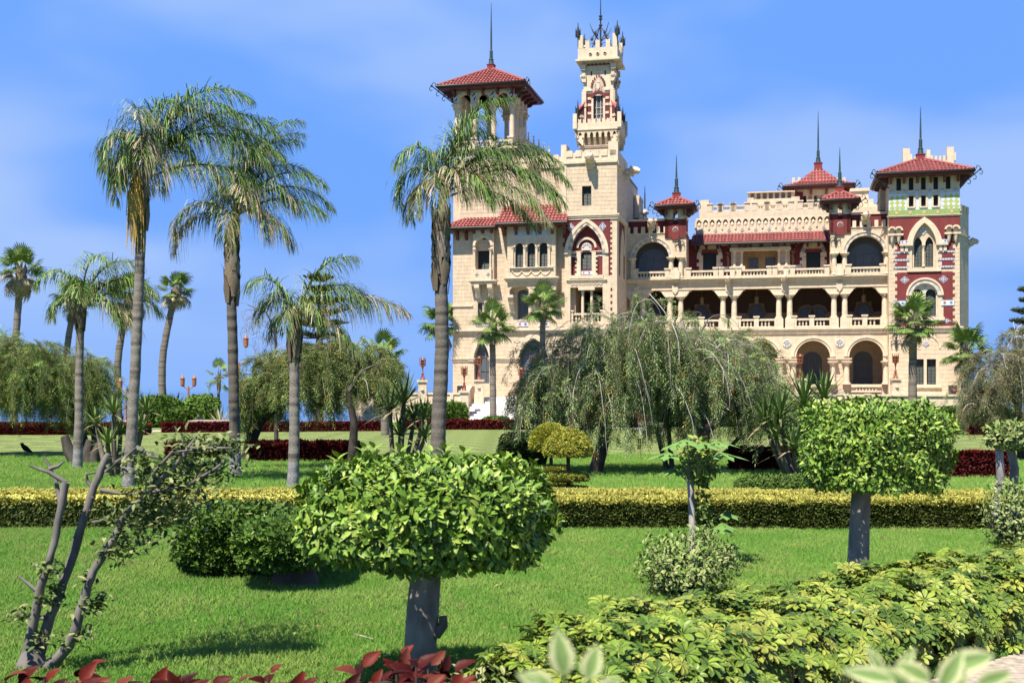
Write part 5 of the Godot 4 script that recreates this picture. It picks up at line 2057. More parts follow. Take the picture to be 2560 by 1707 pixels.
		# twin corner arches on pendants
		for k in 2:
			var o := op("round", ou + q * (0.02 + k * 0.34) - 0.13 - q * 0.02, ou + q * (0.02 + k * 0.34) + 0.13 - q * 0.02, 10.05, 10.35)
			arch_band(P, o, 0.0, 0.09, w - 0.02, w + 0.22, CREAM_LIGHT, CREAM)
			b = MB.new()
			b.col = CREAM * 0.9
			b.prism(shape_of(o), w - 0.02, w + 0.06)
			b.col = CREAM_LIGHT
			b.box(o.u0 - 0.1, o.u1 + 0.1, 9.95, 10.05, w - 0.02, w + 0.26)
			b.lathe([Vector2(0.02, -0.45), Vector2(0.07, -0.3), Vector2(0.12, -0.05), Vector2(0.13, 0.0)], Vector3((o.u0 + o.u1) / 2, 9.95, w + 0.12), 8)
			obj(P, "corner_arch", b, M.plaster)
		quoins(P, uu(2244, w) if q < 0 else uu(2383, w), q, rv0, 7.95, w + 0.001, RED * 1.25, 15, 0.11)
		quoins(P, uu(2244, w) if q < 0 else uu(2383, w), q, 8.3, 9.6, w + 0.001, RED * 1.25, 7, 0.11)
		diamond(P, um + q * 0.98 + 0.02, vv(699, 2310, w), w + 0.02, 0.24, 0.2)
		diamond(P, um + q * 1.16, vv(803, 2310, w), w + 0.02, 0.24, 0.13)
		tile_strip(P, minf(um + q * 0.9, um + q * 1.55), maxf(um + q * 0.9, um + q * 1.55), vv(765, 2310, w), vv(750, 2310, w), w + 0.02, lin(0.66, 0.68, 0.72), lin(0.1, 0.25, 0.36))
	slab(P, "window_sill", big.u0 - 0.25, big.u1 + 0.25, 8.02, 8.2, w - 0.1, w + 0.1, CREAM_LIGHT)
	arch_band(P, low, 0.0, 0.2, w - 0.03, w + 0.07, CREAM_LIGHT, lin(0.5, 0.5, 0.55), 13)
	arch_band(P, low, 0.2, 0.3, w - 0.03, w + 0.12, CREAM_LIGHT, CREAM)
	var lw := [op("round", uu(2284, w), uu(2309, w), 5.66, vv(722, 2297, w)), op("round", uu(2316, w), uu(2342, w), 5.66, vv(722, 2329, w))]
	b = MB.new()
	b.col = lin(0.66, 0.62, 0.52)
	wall(b, low.u0 - 0.05, low.u1 + 0.05, 5.6, low.v1 + 0.05, w - 0.35, w - 0.12, lw)
	obj(P, "lancet_wall", b, M.plaster)
	for o in lw:
		window(P, o, w - 0.3)
	diamond(P, um + 0.08, low.v1 - 0.2, w - 0.11, 0.14, 0.12, true)
	slab(P, "window_sill", low.u0 - 0.3, low.u1 + 0.35, 5.42, 5.6, w - 0.1, w + 0.13, CREAM_LIGHT)
	# ground floor
	cornice(P, u0, u1, 4.82, 5.1, w, 0.16)
	for o in gr:
		window(P, o, w - 0.25)
	var blind := op("round", gr[0].u0 - 0.15, gr[1].u1 + 0.15, 3.5, 4.62)
	arch_band(P, blind, 0.0, 0.08, w - 0.02, w + 0.05, CREAM_LIGHT, CREAM)
	diamond(P, (gr[0].u0 + gr[1].u1) / 2, 4.15, w + 0.01, 0.2, 0.18)
	slab(P, "window_sill", gr[0].u0 - 0.2, gr[1].u1 + 0.25, 1.86, 2.0, w - 0.05, w + 0.12, CREAM_LIGHT)
	fleur(P, uu(2241, w), 4.25, w)


func rear_parts() -> void:
	var P := palace
	# tiled lookout behind the long roof
	var w := -13.5
	var u0 := uu(1986, w)
	var u1 := uu(2110, w)
	var ve := vv(470, 2050, w)
	var b := MB.new()
	b.col = CREAM
	var ops := []
	for k in 7:
		var x := 2012.0 + k * 14.2
		ops.append(op("round", uu(x - 4.5, w), uu(x + 4.5, w), vv(508, 2050, w), vv(487, 2050, w)))
	wall(b, u0, u1, 11, ve, w - 0.4, w, ops)
	b.box(u0, u0 + 0.3, 11, ve, w - 5, w - 0.4)
	b.box(u1 - 0.3, u1, 11, ve, w - 5, w - 0.4)
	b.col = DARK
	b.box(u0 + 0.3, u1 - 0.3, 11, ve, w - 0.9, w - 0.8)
	obj(P, "lookout_wall", b, M.plaster)
	for k in ops.size():
		if k % 2 == 0:
			window(P, ops[k], w - 0.25)
		else:
			slab(P, "painted_panel", ops[k].u0, ops[k].u1, ops[k].v0, ops[k].v1, w - 0.3, w - 0.2, lin(0.5, 0.4, 0.3))
	slab(P, "red_pier", u0 - 0.1, u0 + 0.55, 11, vv(480, 2000, w), w - 0.1, w + 0.05, RED)
	slab(P, "red_pier", u1 - 0.55, u1 + 0.1, 11, vv(480, 2100, w), w - 0.1, w + 0.05, RED)
	var over := 0.62
	hip_roof(P, u0 - over, u1 + over, w - (u1 - u0) - over, w + over, ve + 0.1, vv(418, 2050, w - 1.5), over, 3.3, 0.24, 4, 0.42)
	for e in [[1981, 2002], [2092, 2115]]:
		b = MB.new()
		b.col = CREAM_LIGHT
		var wz := w - 4.0
		var a := uu(e[0], wz)
		var z := uu(e[1], wz)
		var h := vv(452, e[0], wz)
		b.box(a, z, h - 0.6, h, wz - 0.4, wz)
		b.box(a, lerpf(a, z, 0.33), h, h + 0.22, wz - 0.4, wz)
		b.box(lerpf(a, z, 0.67), z, h, h + 0.22, wz - 0.4, wz)
		obj(P, "battlement_block", b, M.plaster)
	# plain roof blocks right of the lookout
	b = MB.new()
	b.col = CREAM_LIGHT
	b.box(uu(2128, -10), uu(2172, -10), 11, vv(478, 2150, -10), -13, -10)
	b.box(uu(2126, -10), uu(2175, -10), vv(478, 2150, -10), vv(475, 2150, -10) + 0.1, -13.1, -9.9)
	b.box(uu(2172, -9), uu(2185, -9), 11, vv(497, 2180, -9), -11, -9)
	b.box(uu(2185, -9), uu(2200, -9), 11, vv(511, 2190, -9), -11, -9)
	obj(P, "roof_block", b, M.plaster)
	# slim merloned pier between the pavilion and the tiled tower
	b = MB.new()
	b.col = CREAM
	b.box(uu(2201, -5.5), uu(2221, -5.5), vv(525, 2210, -5.5), vv(470, 2210, -5.5), -7.5, -5.5)
	b.col = RED
	b.box(uu(2202, -5.5), uu(2220, -5.5), 10.5, vv(525, 2210, -5.5), -7.4, -5.52)
	b.col = CREAM_LIGHT
	b.box(uu(2199, -5.5), uu(2222, -5.5), vv(497, 2210, -5.5), vv(494, 2210, -5.5), -7.6, -5.42)
	obj(P, "roof_pier", b, M.plaster)
	# its twin beside the tall wing
	b = MB.new()
	b.col = CREAM
	b.box(0.05, uu(1598, -7), vv(545, 1580, -7), vv(497, 1580, -7), -9, -7)
	b.col = CREAM_LIGHT
	b.box(0.05, uu(1570, -7), vv(497, 1580, -7), vv(492, 1580, -7), -9, -7)
	b.box(uu(1577, -7), uu(1599, -7), vv(497, 1580, -7), vv(488.5, 1580, -7), -9, -7)
	b.col = RED
	b.box(0.05, uu(1595, -7), 10.5, vv(545, 1580, -7), -8.9, -7.02)
	obj(P, "roof_pier", b, M.plaster)
	b = MB.new()
	b.col = CREAM_LIGHT
	var pu := uu(1611, -7)
	b.box(pu - 0.3, pu + 0.3, 10.8, 11.9, -7.6, -7.0)
	b.lathe([Vector2(0.14, 0), Vector2(0.12, 0.25), Vector2(0.25, 0.3), Vector2(0.25, 0.4), Vector2(0.08, 0.5), Vector2(0.04, 0.6)], Vector3(pu, 11.9, -7.3), 8)
	obj(P, "chimney_post", b, M.plaster)
	b = MB.new()
	b.col = DARK
	b.tube([Vector3(pu, 12.4, -7.3), Vector3(pu, 13.2, -7.3), Vector3(pu, vv(464, 1611, -7.3), -7.3)], [0.05, 0.04, 0.01], 6)
	obj(P, "spire", b, M.iron)
	# crenellated tower behind the tiled roof on the right
	var wc := -11.0
	b = MB.new()
	b.col = CREAM_LIGHT
	var c0 := uu(2259, wc)
	var c1 := uu(2386, wc)
	var ch := vv(404, 2310, wc)
	b.box(c0, c1, 10, ch, -15, wc)
	obj(P, "tower_wall", b, M.plaster)
	for e in [[2259, 2276, 371], [2318, 2327, 374], [2369, 2386, 367]]:
		b = MB.new()
		b.col = CREAM_LIGHT
		b.box(uu(e[0], wc), uu(e[1], wc), ch, vv(e[2], e[0], wc), wc - 0.5, wc)
		b.box(uu(e[1], wc), uu(e[1], wc) + 0.12, ch, vv(e[2] + 14, e[0], wc), wc - 0.45, wc - 0.05)
		obj(P, "corner_pier", b, M.plaster)
	merlons(P, uu(2276, wc), uu(2369, wc), ch, 0.32, wc - 0.3, wc - 0.02, 9, 0.6, CREAM_LIGHT, false)


# the stone terrace in front, with stairs, parapets, pedestals
func terrace() -> void:
	var o := thing("stone_terrace", "cream stone terrace with low parapet running along the palace front", "terrace")
	o.transform = palace.transform
	var b := MB.new()
	b.col = CREAM_LIGHT
	var wt := 2.2
	b.box(uu(880, wt), uu(1155, wt), 0, 1.38, -0.3, wt - 0.25)
	b.box(uu(880, wt), uu(1155, wt), 0, 1.5, wt - 0.25, wt)
	b.box(uu(1155, wt), uu(1345, wt), 0, 1.36, -0.3, wt - 1.9)
	b.box(uu(1345, wt), uu(2425, wt - 1.2), 0, 1.38, -3.0, wt - 1.7)
	b.box(uu(1345, wt), uu(2425, wt - 1.2), 0, 1.42, wt - 1.7, wt - 1.5)
	obj(o, "terrace_wall", b, M.plaster)
	slab(o, "coping", uu(880, wt), uu(1155, wt), 1.5, 1.6, wt - 0.3, wt + 0.06, CREAM_LIGHT)
	slab(o, "coping", uu(1345, wt), uu(2425, wt - 1.2), 1.42, 1.52, wt - 1.75, wt - 1.42, CREAM_LIGHT)
	slab(o, "plinth", uu(880, wt), uu(1150, wt), 0.0, 0.55, wt, wt + 0.08, CREAM_LIGHT)
	balustrade(o, uu(2100, wt - 1.4), uu(2170, wt - 1.4), 0.9, 1.4, wt - 1.43, 2)
	for x in [1100.0, 1130.0, 2320.0]:
		slab(o, "stone_drop", uu(x, wt) - 0.09, uu(x, wt) + 0.09, 1.25, 1.5, wt if x < 1500 else wt - 1.5, (wt if x < 1500 else wt - 1.5) + 0.1, CREAM_LIGHT)
	# stairs
	var s := thing("marble_stairs", "flight of white marble steps climbing to the palace terrace", "stairs")
	s.transform = palace.transform
	var n := 11
	var s0 := uu(1168, wt)
	var s1 := uu(1318, wt)
	for k in n:
		var v := 1.36 * (k + 1) / n
		var w := lerpf(4.7, 0.4, float(k) / (n - 1))
		var wide: float = [0.9, 0.55, 0.25][k] if k < 3 else 0.0
		slab(s, "step", s0 - wide, s1 + wide, v - 1.36 / n, v, 0.3, w, lin(0.74, 0.72, 0.7) * rr(0.94, 1.03), "marble")
	for e in [[s0 - 0.28, s0], [s1, s1 + 0.28]]:
		var c := MB.new()
		c.col = CREAM_LIGHT
		c.x = Transform3D(Basis(Vector3.UP, -PI / 2), Vector3((e[0] + e[1]) / 2, 0, 0))
		c.prism(PackedVector2Array([Vector2(0.5, 0.3), Vector2(4.1, 0.3), Vector2(4.1, 0.95), Vector2(3.6, 1.0), Vector2(1.2, 1.95), Vector2(0.5, 1.95)]), -0.14, 0.14, true)
		obj(s, "stair_cheek", c, M.plaster)
	# black notice boards against the walls
	var k := 0
	for e in [[1142.0, 984.0, 0.3], [2373.5, 984.0, -2.2]]:
		var nb := thing("notice_board", ["square black notice board with a white slip left of the stairs", "black notice board with a small red and white mark at the right corner"][k], "notice board")
		nb.transform = palace.transform
		var u := uu(e[0] + 11, e[2])
		slab(nb, "panel", u - 0.24, u + 0.24, 1.45, 1.98, e[2] - 0.03, e[2], lin(0.03, 0.033, 0.036), "iron")
		slab(nb, "paper", u - 0.02, u + 0.11, 1.68, 1.8, e[2], e[2] + 0.004, lin(0.75, 0.75, 0.75) if k == 0 else lin(0.5, 0.05, 0.07), "marble")
		for q in [-0.2, 0.2]:
			slab(nb, "leg", u + q - 0.02, u + q + 0.02, 1.3, 1.45, e[2] - 0.03, e[2], DARK, "iron")
		k += 1
	# lantern posts on pedestals
	var spots := [[1160.5, 976.0, 914.0, 1048.0, 3.75, "copper lantern post on the pedestal at the foot of the left stair cheek"], [1197.5, 949.0, 888.0, 1000.0, 1.2, "copper lantern post on the pedestal at the head of the left stair cheek"], [1056.5, 950.0, 893.0, 1012.0, 2.2, "copper lantern post on the terrace parapet left of the tall palm trunk"], [1303.0, 976.0, 916.0, 1048.0, 3.75, "copper lantern post at the foot of the stairs' right side, behind hanging foliage"], [1337.0, 949.0, 888.0, 1000.0, 1.2, "copper lantern post at the head of the stairs' right side"], [2240.0, 946.0, 883.0, 1000.0, 0.2, "copper lantern post before the tiled tower, left of the fan palm trunk"], [2001.0, 946.0, 883.0, 1000.0, 0.2, "copper lantern post before the left visible ground arch, by the weeping tree's edge"], [2409.0, 946.0, 890.0, 1000.0, -1.0, "copper lantern post at the far right end of the terrace"]]
	for e in spots:
		lantern_post(uu(e[0], e[4]), vv(e[3], e[0], e[4]), vv(e[1], e[0], e[4]), vv(e[2], e[0], e[4]), e[4], e[5])


func lantern_post(u: float, v0: float, v1: float, v2: float, w: float, label: String) -> void:
	var base := Vector3(u, v0, w)
	var o := thing("lantern_post", label, "lamp post", palace.transform * base, "copper lantern posts along the terrace")
	var h := v1 - v0
	var b := MB.new()
	b.col = CREAM_LIGHT
	b.box(-0.26, 0.26, -0.3, h * 0.35, -0.26, 0.26)
	b.box(-0.22, 0.22, h * 0.35, h * 0.92, -0.22, 0.22)
	b.box(-0.29, 0.29, h * 0.92, h, -0.29, 0.29)
	b.lathe([Vector2(0.1, -0.02), Vector2(0.1, 0.01), Vector2(0, 0.03)], Vector3(0, h * 0.6, 0.22), 8)
	obj(o, "pedestal", b, M.plaster)
	lantern(o, Vector3(0, h, 0), v2 - v1)


func lantern(o: Node3D, at: Vector3, h: float) -> void:
	var b := MB.new()
	b.col = lin(0.36, 0.1, 0.05)
	b.lathe([Vector2(0.13, 0), Vector2(0.1, h * 0.06), Vector2(0.035, h * 0.12), Vector2(0.03, h * 0.25), Vector2(0.055, h * 0.3), Vector2(0.03, h * 0.36), Vector2(0.03, h * 0.5), Vector2(0.06, h * 0.56), Vector2(0.1, h * 0.62)], at, 8)
	for k in 4:
		var g := TAU * k / 4 + PI / 4
		b.tube([at + Vector3(cos(g) * 0.16, 0, sin(g) * 0.16), at + Vector3(cos(g) * 0.05, h * 0.3, sin(g) * 0.05)], [0.016, 0.012], 4)
	obj(o, "post", b, M.copper)
	b = MB.new()
	b.col = lin(0.4, 0.12, 0.06)
	for k in 6:
		var g := TAU * k / 6
		var d := Vector3(cos(g), 0, sin(g))
		b.tube([at + d * 0.14 + Vector3(0, h * 0.62, 0), at + d * 0.16 + Vector3(0, h * 0.9, 0), at + d * 0.18 + Vector3(0, h, 0)], [0.02, 0.02, 0.006], 4)
	for v in [0.62, 0.73, 0.86]:
		b.lathe([Vector2(0.1, 0), Vector2(0.17, 0), Vector2(0.17, h * 0.03), Vector2(0.1, h * 0.03)], at + Vector3(0, h * v, 0), 8)
	b.col = lin(0.3, 0.16, 0.07)
	b.lathe([Vector2(0.11, h * 0.63), Vector2(0.11, h * 0.86), Vector2(0.02, h * 0.97)], at, 6)
	obj(o, "lantern_cage", b, M.copper)


# ---------------------------------------------------------------- plants
func on_ground(x: float, d: float) -> Vector3:
	return Vector3((x - 1280.0) / FOCAL * d, 0, -d)


# --- feather palm frond: a drooping, wind-bent midrib with hanging leaflets
func frond(start: Vector3, az: float, el: float, length: float, droop: float, tone: Color, old := 0.0, wind := 0.35) -> MB:
	var b := MB.new()
	var n := 16
	var dir := Vector3(cos(az) * cos(el), sin(el), -sin(az) * cos(el) * -1.0)
	var p := start
	var pts := [p]
	var seg := length / n
	for k in n:
		var t := float(k) / n
		dir = (dir + Vector3(wind * 0.1 * (0.4 + t), -droop * 0.3 * (0.25 + t), 0.0)).normalized()
		p += dir * seg
		pts.append(p)
	var radii := []
	for k in n + 1:
		radii.append(lerpf(0.024, 0.004, float(k) / n))
	b.col = lin(0.16, 0.17, 0.06).lerp(lin(0.2, 0.15, 0.09), old)
	b.tube(pts, radii, 4, false)
	var count := int(length * 46)
	for i in count:
		var t := lerpf(0.16, 0.995, float(i) / count)
		var f := t * n
		var k := mini(int(f), n - 1)
		var base: Vector3 = pts[k].lerp(pts[k + 1], f - k)
		var along: Vector3 = (pts[k + 1] - pts[k]).normalized()
		var side := along.cross(Vector3.UP)
		side = side.normalized() if side.length() > 0.05 else Vector3.RIGHT
		var up := side.cross(along)
		var size := 0.74 * sin(PI * clampf(0.12 + t * 0.8, 0, 1)) * rr(0.8, 1.15) * minf(1.0, length / 2.2 + 0.3)
		for s in [-1.0, 1.0]:
			var d: Vector3 = (side * s * rr(0.4, 1.0) + along * rr(0.3, 0.9) + up * rr(-0.2, 0.7)).normalized()
			var c := tone.lerp(tone * rr(0.6, 1.4), 0.8)
			if rng.randf() < old * 0.75:
				c = lin(0.34, 0.27, 0.19) * rr(0.6, 1.3)
			elif rng.randf() < 0.1:
				c = lin(0.2, 0.27, 0.06)
			var q := base
			var wd := rr(0.0055, 0.0095)
			var grav := rr(0.75, 1.7) * (0.55 + droop * 0.3 + old * 0.5)
			var last := q
			for j in 4:
				var nd := (d + Vector3(wind * 0.16, -grav * (0.3 + j * 0.28), 0)).normalized()
				var nq := q + nd * size * 0.25
				var flat_ := nd.cross(Vector3(-nd.z, 0.3, nd.x)).normalized() if absf(nd.y) > 0.9 else nd.cross(Vector3.UP).normalized()
				var w0: float = wd * [0.8, 1.0, 0.85, 0.5][j]
				var w1: float = wd * [1.0, 0.85, 0.5, 0.04][j]
				var nn := flat_.cross(nd)
				b.col = c if j < 3 else c.lerp(lin(0.3, 0.25, 0.13), 0.35)
				b.sq(q - flat_ * w0, q + flat_ * w0, nq + flat_ * w1, nq - flat_ * w1, nn, nn, nn, nn)
				last = q
				q = nq
				d = nd
	return b


func trunk_mesh(o: Node3D, pts: Array, radii: Array, rings: float, tone: Color, white_to := 0.0) -> void:
	var b := MB.new()
	var P := []
	var R := []
	var total := 0.0
	for k in pts.size() - 1:
		total += (pts[k + 1] - pts[k]).length()
	var steps := int(total / 0.06)
	var sides := 14
	var prev := []
	for i in steps + 1:
		var t := float(i) / steps * (pts.size() - 1)
		var k := mini(int(t), pts.size() - 2)
		var a: Vector3 = pts[k]
		# smooth the line through the measured points
		var p0: Vector3 = pts[maxi(k - 1, 0)]
		var p3: Vector3 = pts[mini(k + 2, pts.size() - 1)]
		var q: Vector3 = a.cubic_interpolate(pts[k + 1], p0, p3, t - k)
		var r := lerpf(radii[k], radii[k + 1], t - k)
		var y := q.y
		var ring := hash(int(y * 9.0)) % 3 == 0 and int(y * 18.0) % 2 == 0
		r *= 0.88 * (1.0 + rings * (0.018 if ring else -0.006) + 0.012 * sin(i * 0.7))
		var row := []
		for s in sides:
			var g := TAU * s / sides
			var wob := 1.0 + 0.03 * sin(g * 3.0 + i * 0.5) + rr(-0.012, 0.012) * (1 + rings)
			row.append([q + Vector3(cos(g) * r * wob, 0, sin(g) * r * wob), Vector3(cos(g), 0.12 * sin(i * 2.09) * rings, sin(g)).normalized()])
		if i:
			var c := tone * rr(0.86, 1.08)
			if ring:
				c *= 0.55
			if y < white_to:
				c = c.lerp(lin(0.36, 0.36, 0.38), 0.75)
			b.col = c
			for s in sides:
				var j := (s + 1) % sides
				b.sq(prev[s][0], prev[j][0], row[j][0], row[s][0], prev[s][1], prev[j][1], row[j][1], row[s][1])
		prev = row
	obj(o, "trunk", b, M.palm_bark)


func boots(o: Node3D, at: Vector3, h: float, r: float, n: int) -> void:       # old leaf bases that clasp the top of the trunk
	for k in n:
		var g := k * 2.4 + rr(-0.2, 0.2)
		var d := Vector3(cos(g), 0, sin(g))
		var v := h * k / n
		var b := MB.new()
		b.col = [lin(0.26, 0.2, 0.14), lin(0.16, 0.12, 0.08), lin(0.36, 0.3, 0.24)][k % 3]
		var s := Vector3(-d.z, 0, d.x)
		var p0 := at + Vector3(0, v - 0.12, 0) + d * r * 1.02
		var p1 := at + Vector3(0, v + 0.16, 0) + d * r * 1.22
		var p2 := at + Vector3(0, v + 0.38, 0) + d * r * rr(1.05, 1.5)
		for q in [[p0, p1, 0.5, 0.85], [p1, p2, 0.85, 0.25]]:
			b.sq(q[0] - s * r * q[2], q[0] + s * r * q[2], q[1] + s * r * q[3], q[1] - s * r * q[3], d - s * 0.5, d + s * 0.5, d + s * 0.5, d - s * 0.5)
		b.tri(p2 - s * r * 0.25, p2 + s * r * 0.25, p2 + Vector3(0, rr(0.05, 0.2), 0) + d * rr(-0.02, 0.08), d, d, d)
		obj(o, "leaf_base", b, M.palm_bark)


func feather_palm(label: String, pts: Array, radii: Array, head: Vector3, list: Array, tone: Color, flowers := false, rough := 0.0, trunk_tone := Color(0.3, 0.265, 0.23)) -> Node3D:
	var root: Vector3 = pts[0]
	var o := thing("feather_palm", label, "palm tree", root, "feather palms on the lawn")
	var loc := []
	for p in pts:
		loc.append(p - root)
	trunk_mesh(o, loc, radii, 1.0, trunk_tone, 0.45)
	var top: Vector3 = loc[-1]
	var h := head - root
	boots(o, top, (h - top).y * 0.55, radii[-1], 12)
	if rough > 0.0:
		boots(o, top - Vector3(0, rough, 0), rough, radii[-1] * 1.02, int(rough * 16))
	var b := MB.new()
	b.col = lin(0.13, 0.15, 0.05)
	b.tube([top - Vector3(0, 0.1, 0), top.lerp(h, 0.5), h + Vector3(0, 0.1, 0)], [radii[-1] * 0.95, radii[-1] * 0.8, 0.05], 10)
	obj(o, "crown_shaft", b, M.palm_bark)
	for e in list:
		var st := h + Vector3(0, rr(-0.25, 0.05), 0)
		obj(o, "frond", frond(st, deg_to_rad(e[0]), deg_to_rad(e[1]), e[2], e[3], tone, e[4]), M.leaf_palm)
	if flowers:
		b = MB.new()
		for k in 90:
			b.col = lin(0.42, 0.28, 0.07) * rr(0.7, 1.25)
			var g := rr(0, TAU)
			var q := top + Vector3(-0.02, (h - top).y * rr(0.6, 0.95), 0.16)
			var e := q + Vector3(cos(g) * rr(0, 0.16) - 0.02, -rr(0.6, 1.25), sin(g) * 0.08 + 0.03)
			b.tube([q, q.lerp(e, 0.4) + Vector3(cos(g) * 0.07, 0, 0.06), e], [0.008, 0.01, 0.007], 3, false)
		obj(o, "flower_cluster", b, M.twig)
	return o


# --- fan palm leaf: stalk and a pleated fan with split, drooping tips
func fan_mesh(tone: Color, sag: float, wind: float) -> ArrayMesh:
	var b := MB.new()
	b.col = lin(0.2, 0.2, 0.07)
	b.tube([Vector3.ZERO, Vector3(0, 0.06, 0.5), Vector3(0, 0.02, 0.85)], [0.025, 0.016, 0.012], 4, false)
	var hub := Vector3(0, 0.02, 0.85)
	var n := 26
	for k in n:
		var g := lerpf(-2.35, 2.35, float(k) / (n - 1))
		var d := Vector3(sin(g), 0.12 * cos(g * 2.0), cos(g)).normalized()
		var s := Vector3(cos(g), 0, -sin(g)) * 0.042
		var L := 0.72 * (0.8 + 0.2 * cos(g)) * rr(0.9, 1.08)
		b.col = tone * rr(0.7, 1.3)
		var p1 := hub + d * L * 0.55 - Vector3(0, 0.05 * sag, 0)
		var p2 := hub + d * L * 0.85 - Vector3(-wind * 0.1, 0.2 * sag, 0)
		var p3 := hub + d * L - Vector3(-wind * 0.22, 0.42 * sag, 0)
		var up := Vector3.UP
		var r := Vector3(0, 0.022, 0)
		b.tri(hub, p1 - s, p1 + r, up - s * 9, up - s * 9, up)
		b.tri(hub, p1 + r, p1 + s, up + s * 9, up, up + s * 9)
		b.sq(p1 - s, p1 + s, p2 + s * 0.55, p2 - s * 0.55, up, up, d, d)
		b.tri(p2 - s * 0.55, p2 + s * 0.55, p3, d, d, d)
	return b.mesh(M.leaf_palm)


func fan_palm(label: String, foot: Vector3, head: Vector3, r: float, size: float, count: int, dry: float, lean := 0.0, group := "fan palms before the palace") -> void:
	if not M.has("fans"):
		M.fans = [fan_mesh(lin(0.13, 0.2, 0.05), 0.5, 0.3), fan_mesh(lin(0.1, 0.17, 0.035), 0.9, 0.7), fan_mesh(lin(0.16, 0.23, 0.06), 0.35, 0.2), fan_mesh(lin(0.33, 0.27, 0.15), 1.4, 0.5)]
	var o := thing("fan_palm", label, "palm tree", foot, group)
	var h := head - foot
	var mid := h * 0.5 + Vector3(lean, 0, 0)
	trunk_mesh(o, [Vector3.ZERO, mid, h], [r * 1.15, r, r * 0.9], 0.6, lin(0.28, 0.24, 0.2))
	boots(o, h - Vector3(0, 0.7, 0), 0.6, r * 0.95, 9)
	for k in count:
		var g := k * 2.39996
		var t := float(k) / count
		var el := lerpf(1.35, -0.95, pow(t, 0.85)) + rr(-0.2, 0.2)
		if t > 1.0 - dry:
			el -= rr(0.15, 0.5)
		var basis := Basis(Vector3.UP, g) * Basis(Vector3.RIGHT, -el)
		var which := 0
		if t > 1.0 - dry:
			which = 3
		elif rng.randf() < 0.35:
			which = 1
		elif t < 0.25:
			which = 2
		put(o, "frond", M.fans[which]).transform = Transform3D(basis.scaled(Vector3.ONE * size * rr(0.85, 1.1)), h + Vector3(0, rr(-0.2, 0.05), 0))


# --- weeping bottlebrush: arching grey limbs, hanging strands of narrow leaves
func sprig_mesh(tone: Color, leaf_len := 0.075, n := 16) -> ArrayMesh:
	var b := MB.new()
	b.col = lin(0.2, 0.14, 0.1)
	b.tube([Vector3.ZERO, Vector3(0, -0.18, 0)], [0.003, 0.0015], 3, false)
	for k in n:
		var g := k * 2.4
		var y := -0.18 * k / n
		var d := Vector3(cos(g), rr(-0.9, -0.2), sin(g)).normalized()
		var s := Vector3(-sin(g), 0, cos(g)) * 0.0055
		var p := Vector3(0, y, 0)
		var m := p + d * leaf_len * 0.55
		var e := p + d * leaf_len + Vector3(0, -0.015, 0)
		b.col = tone * rr(0.7, 1.35)
		var up := s.cross(d).normalized()
		if up.y < 0:
			up = -up
		b.tri(p, m - s, m + s, up, up, up)
		b.tri(m - s, e, m + s, up, up, up)
	return b.mesh(M.needle)


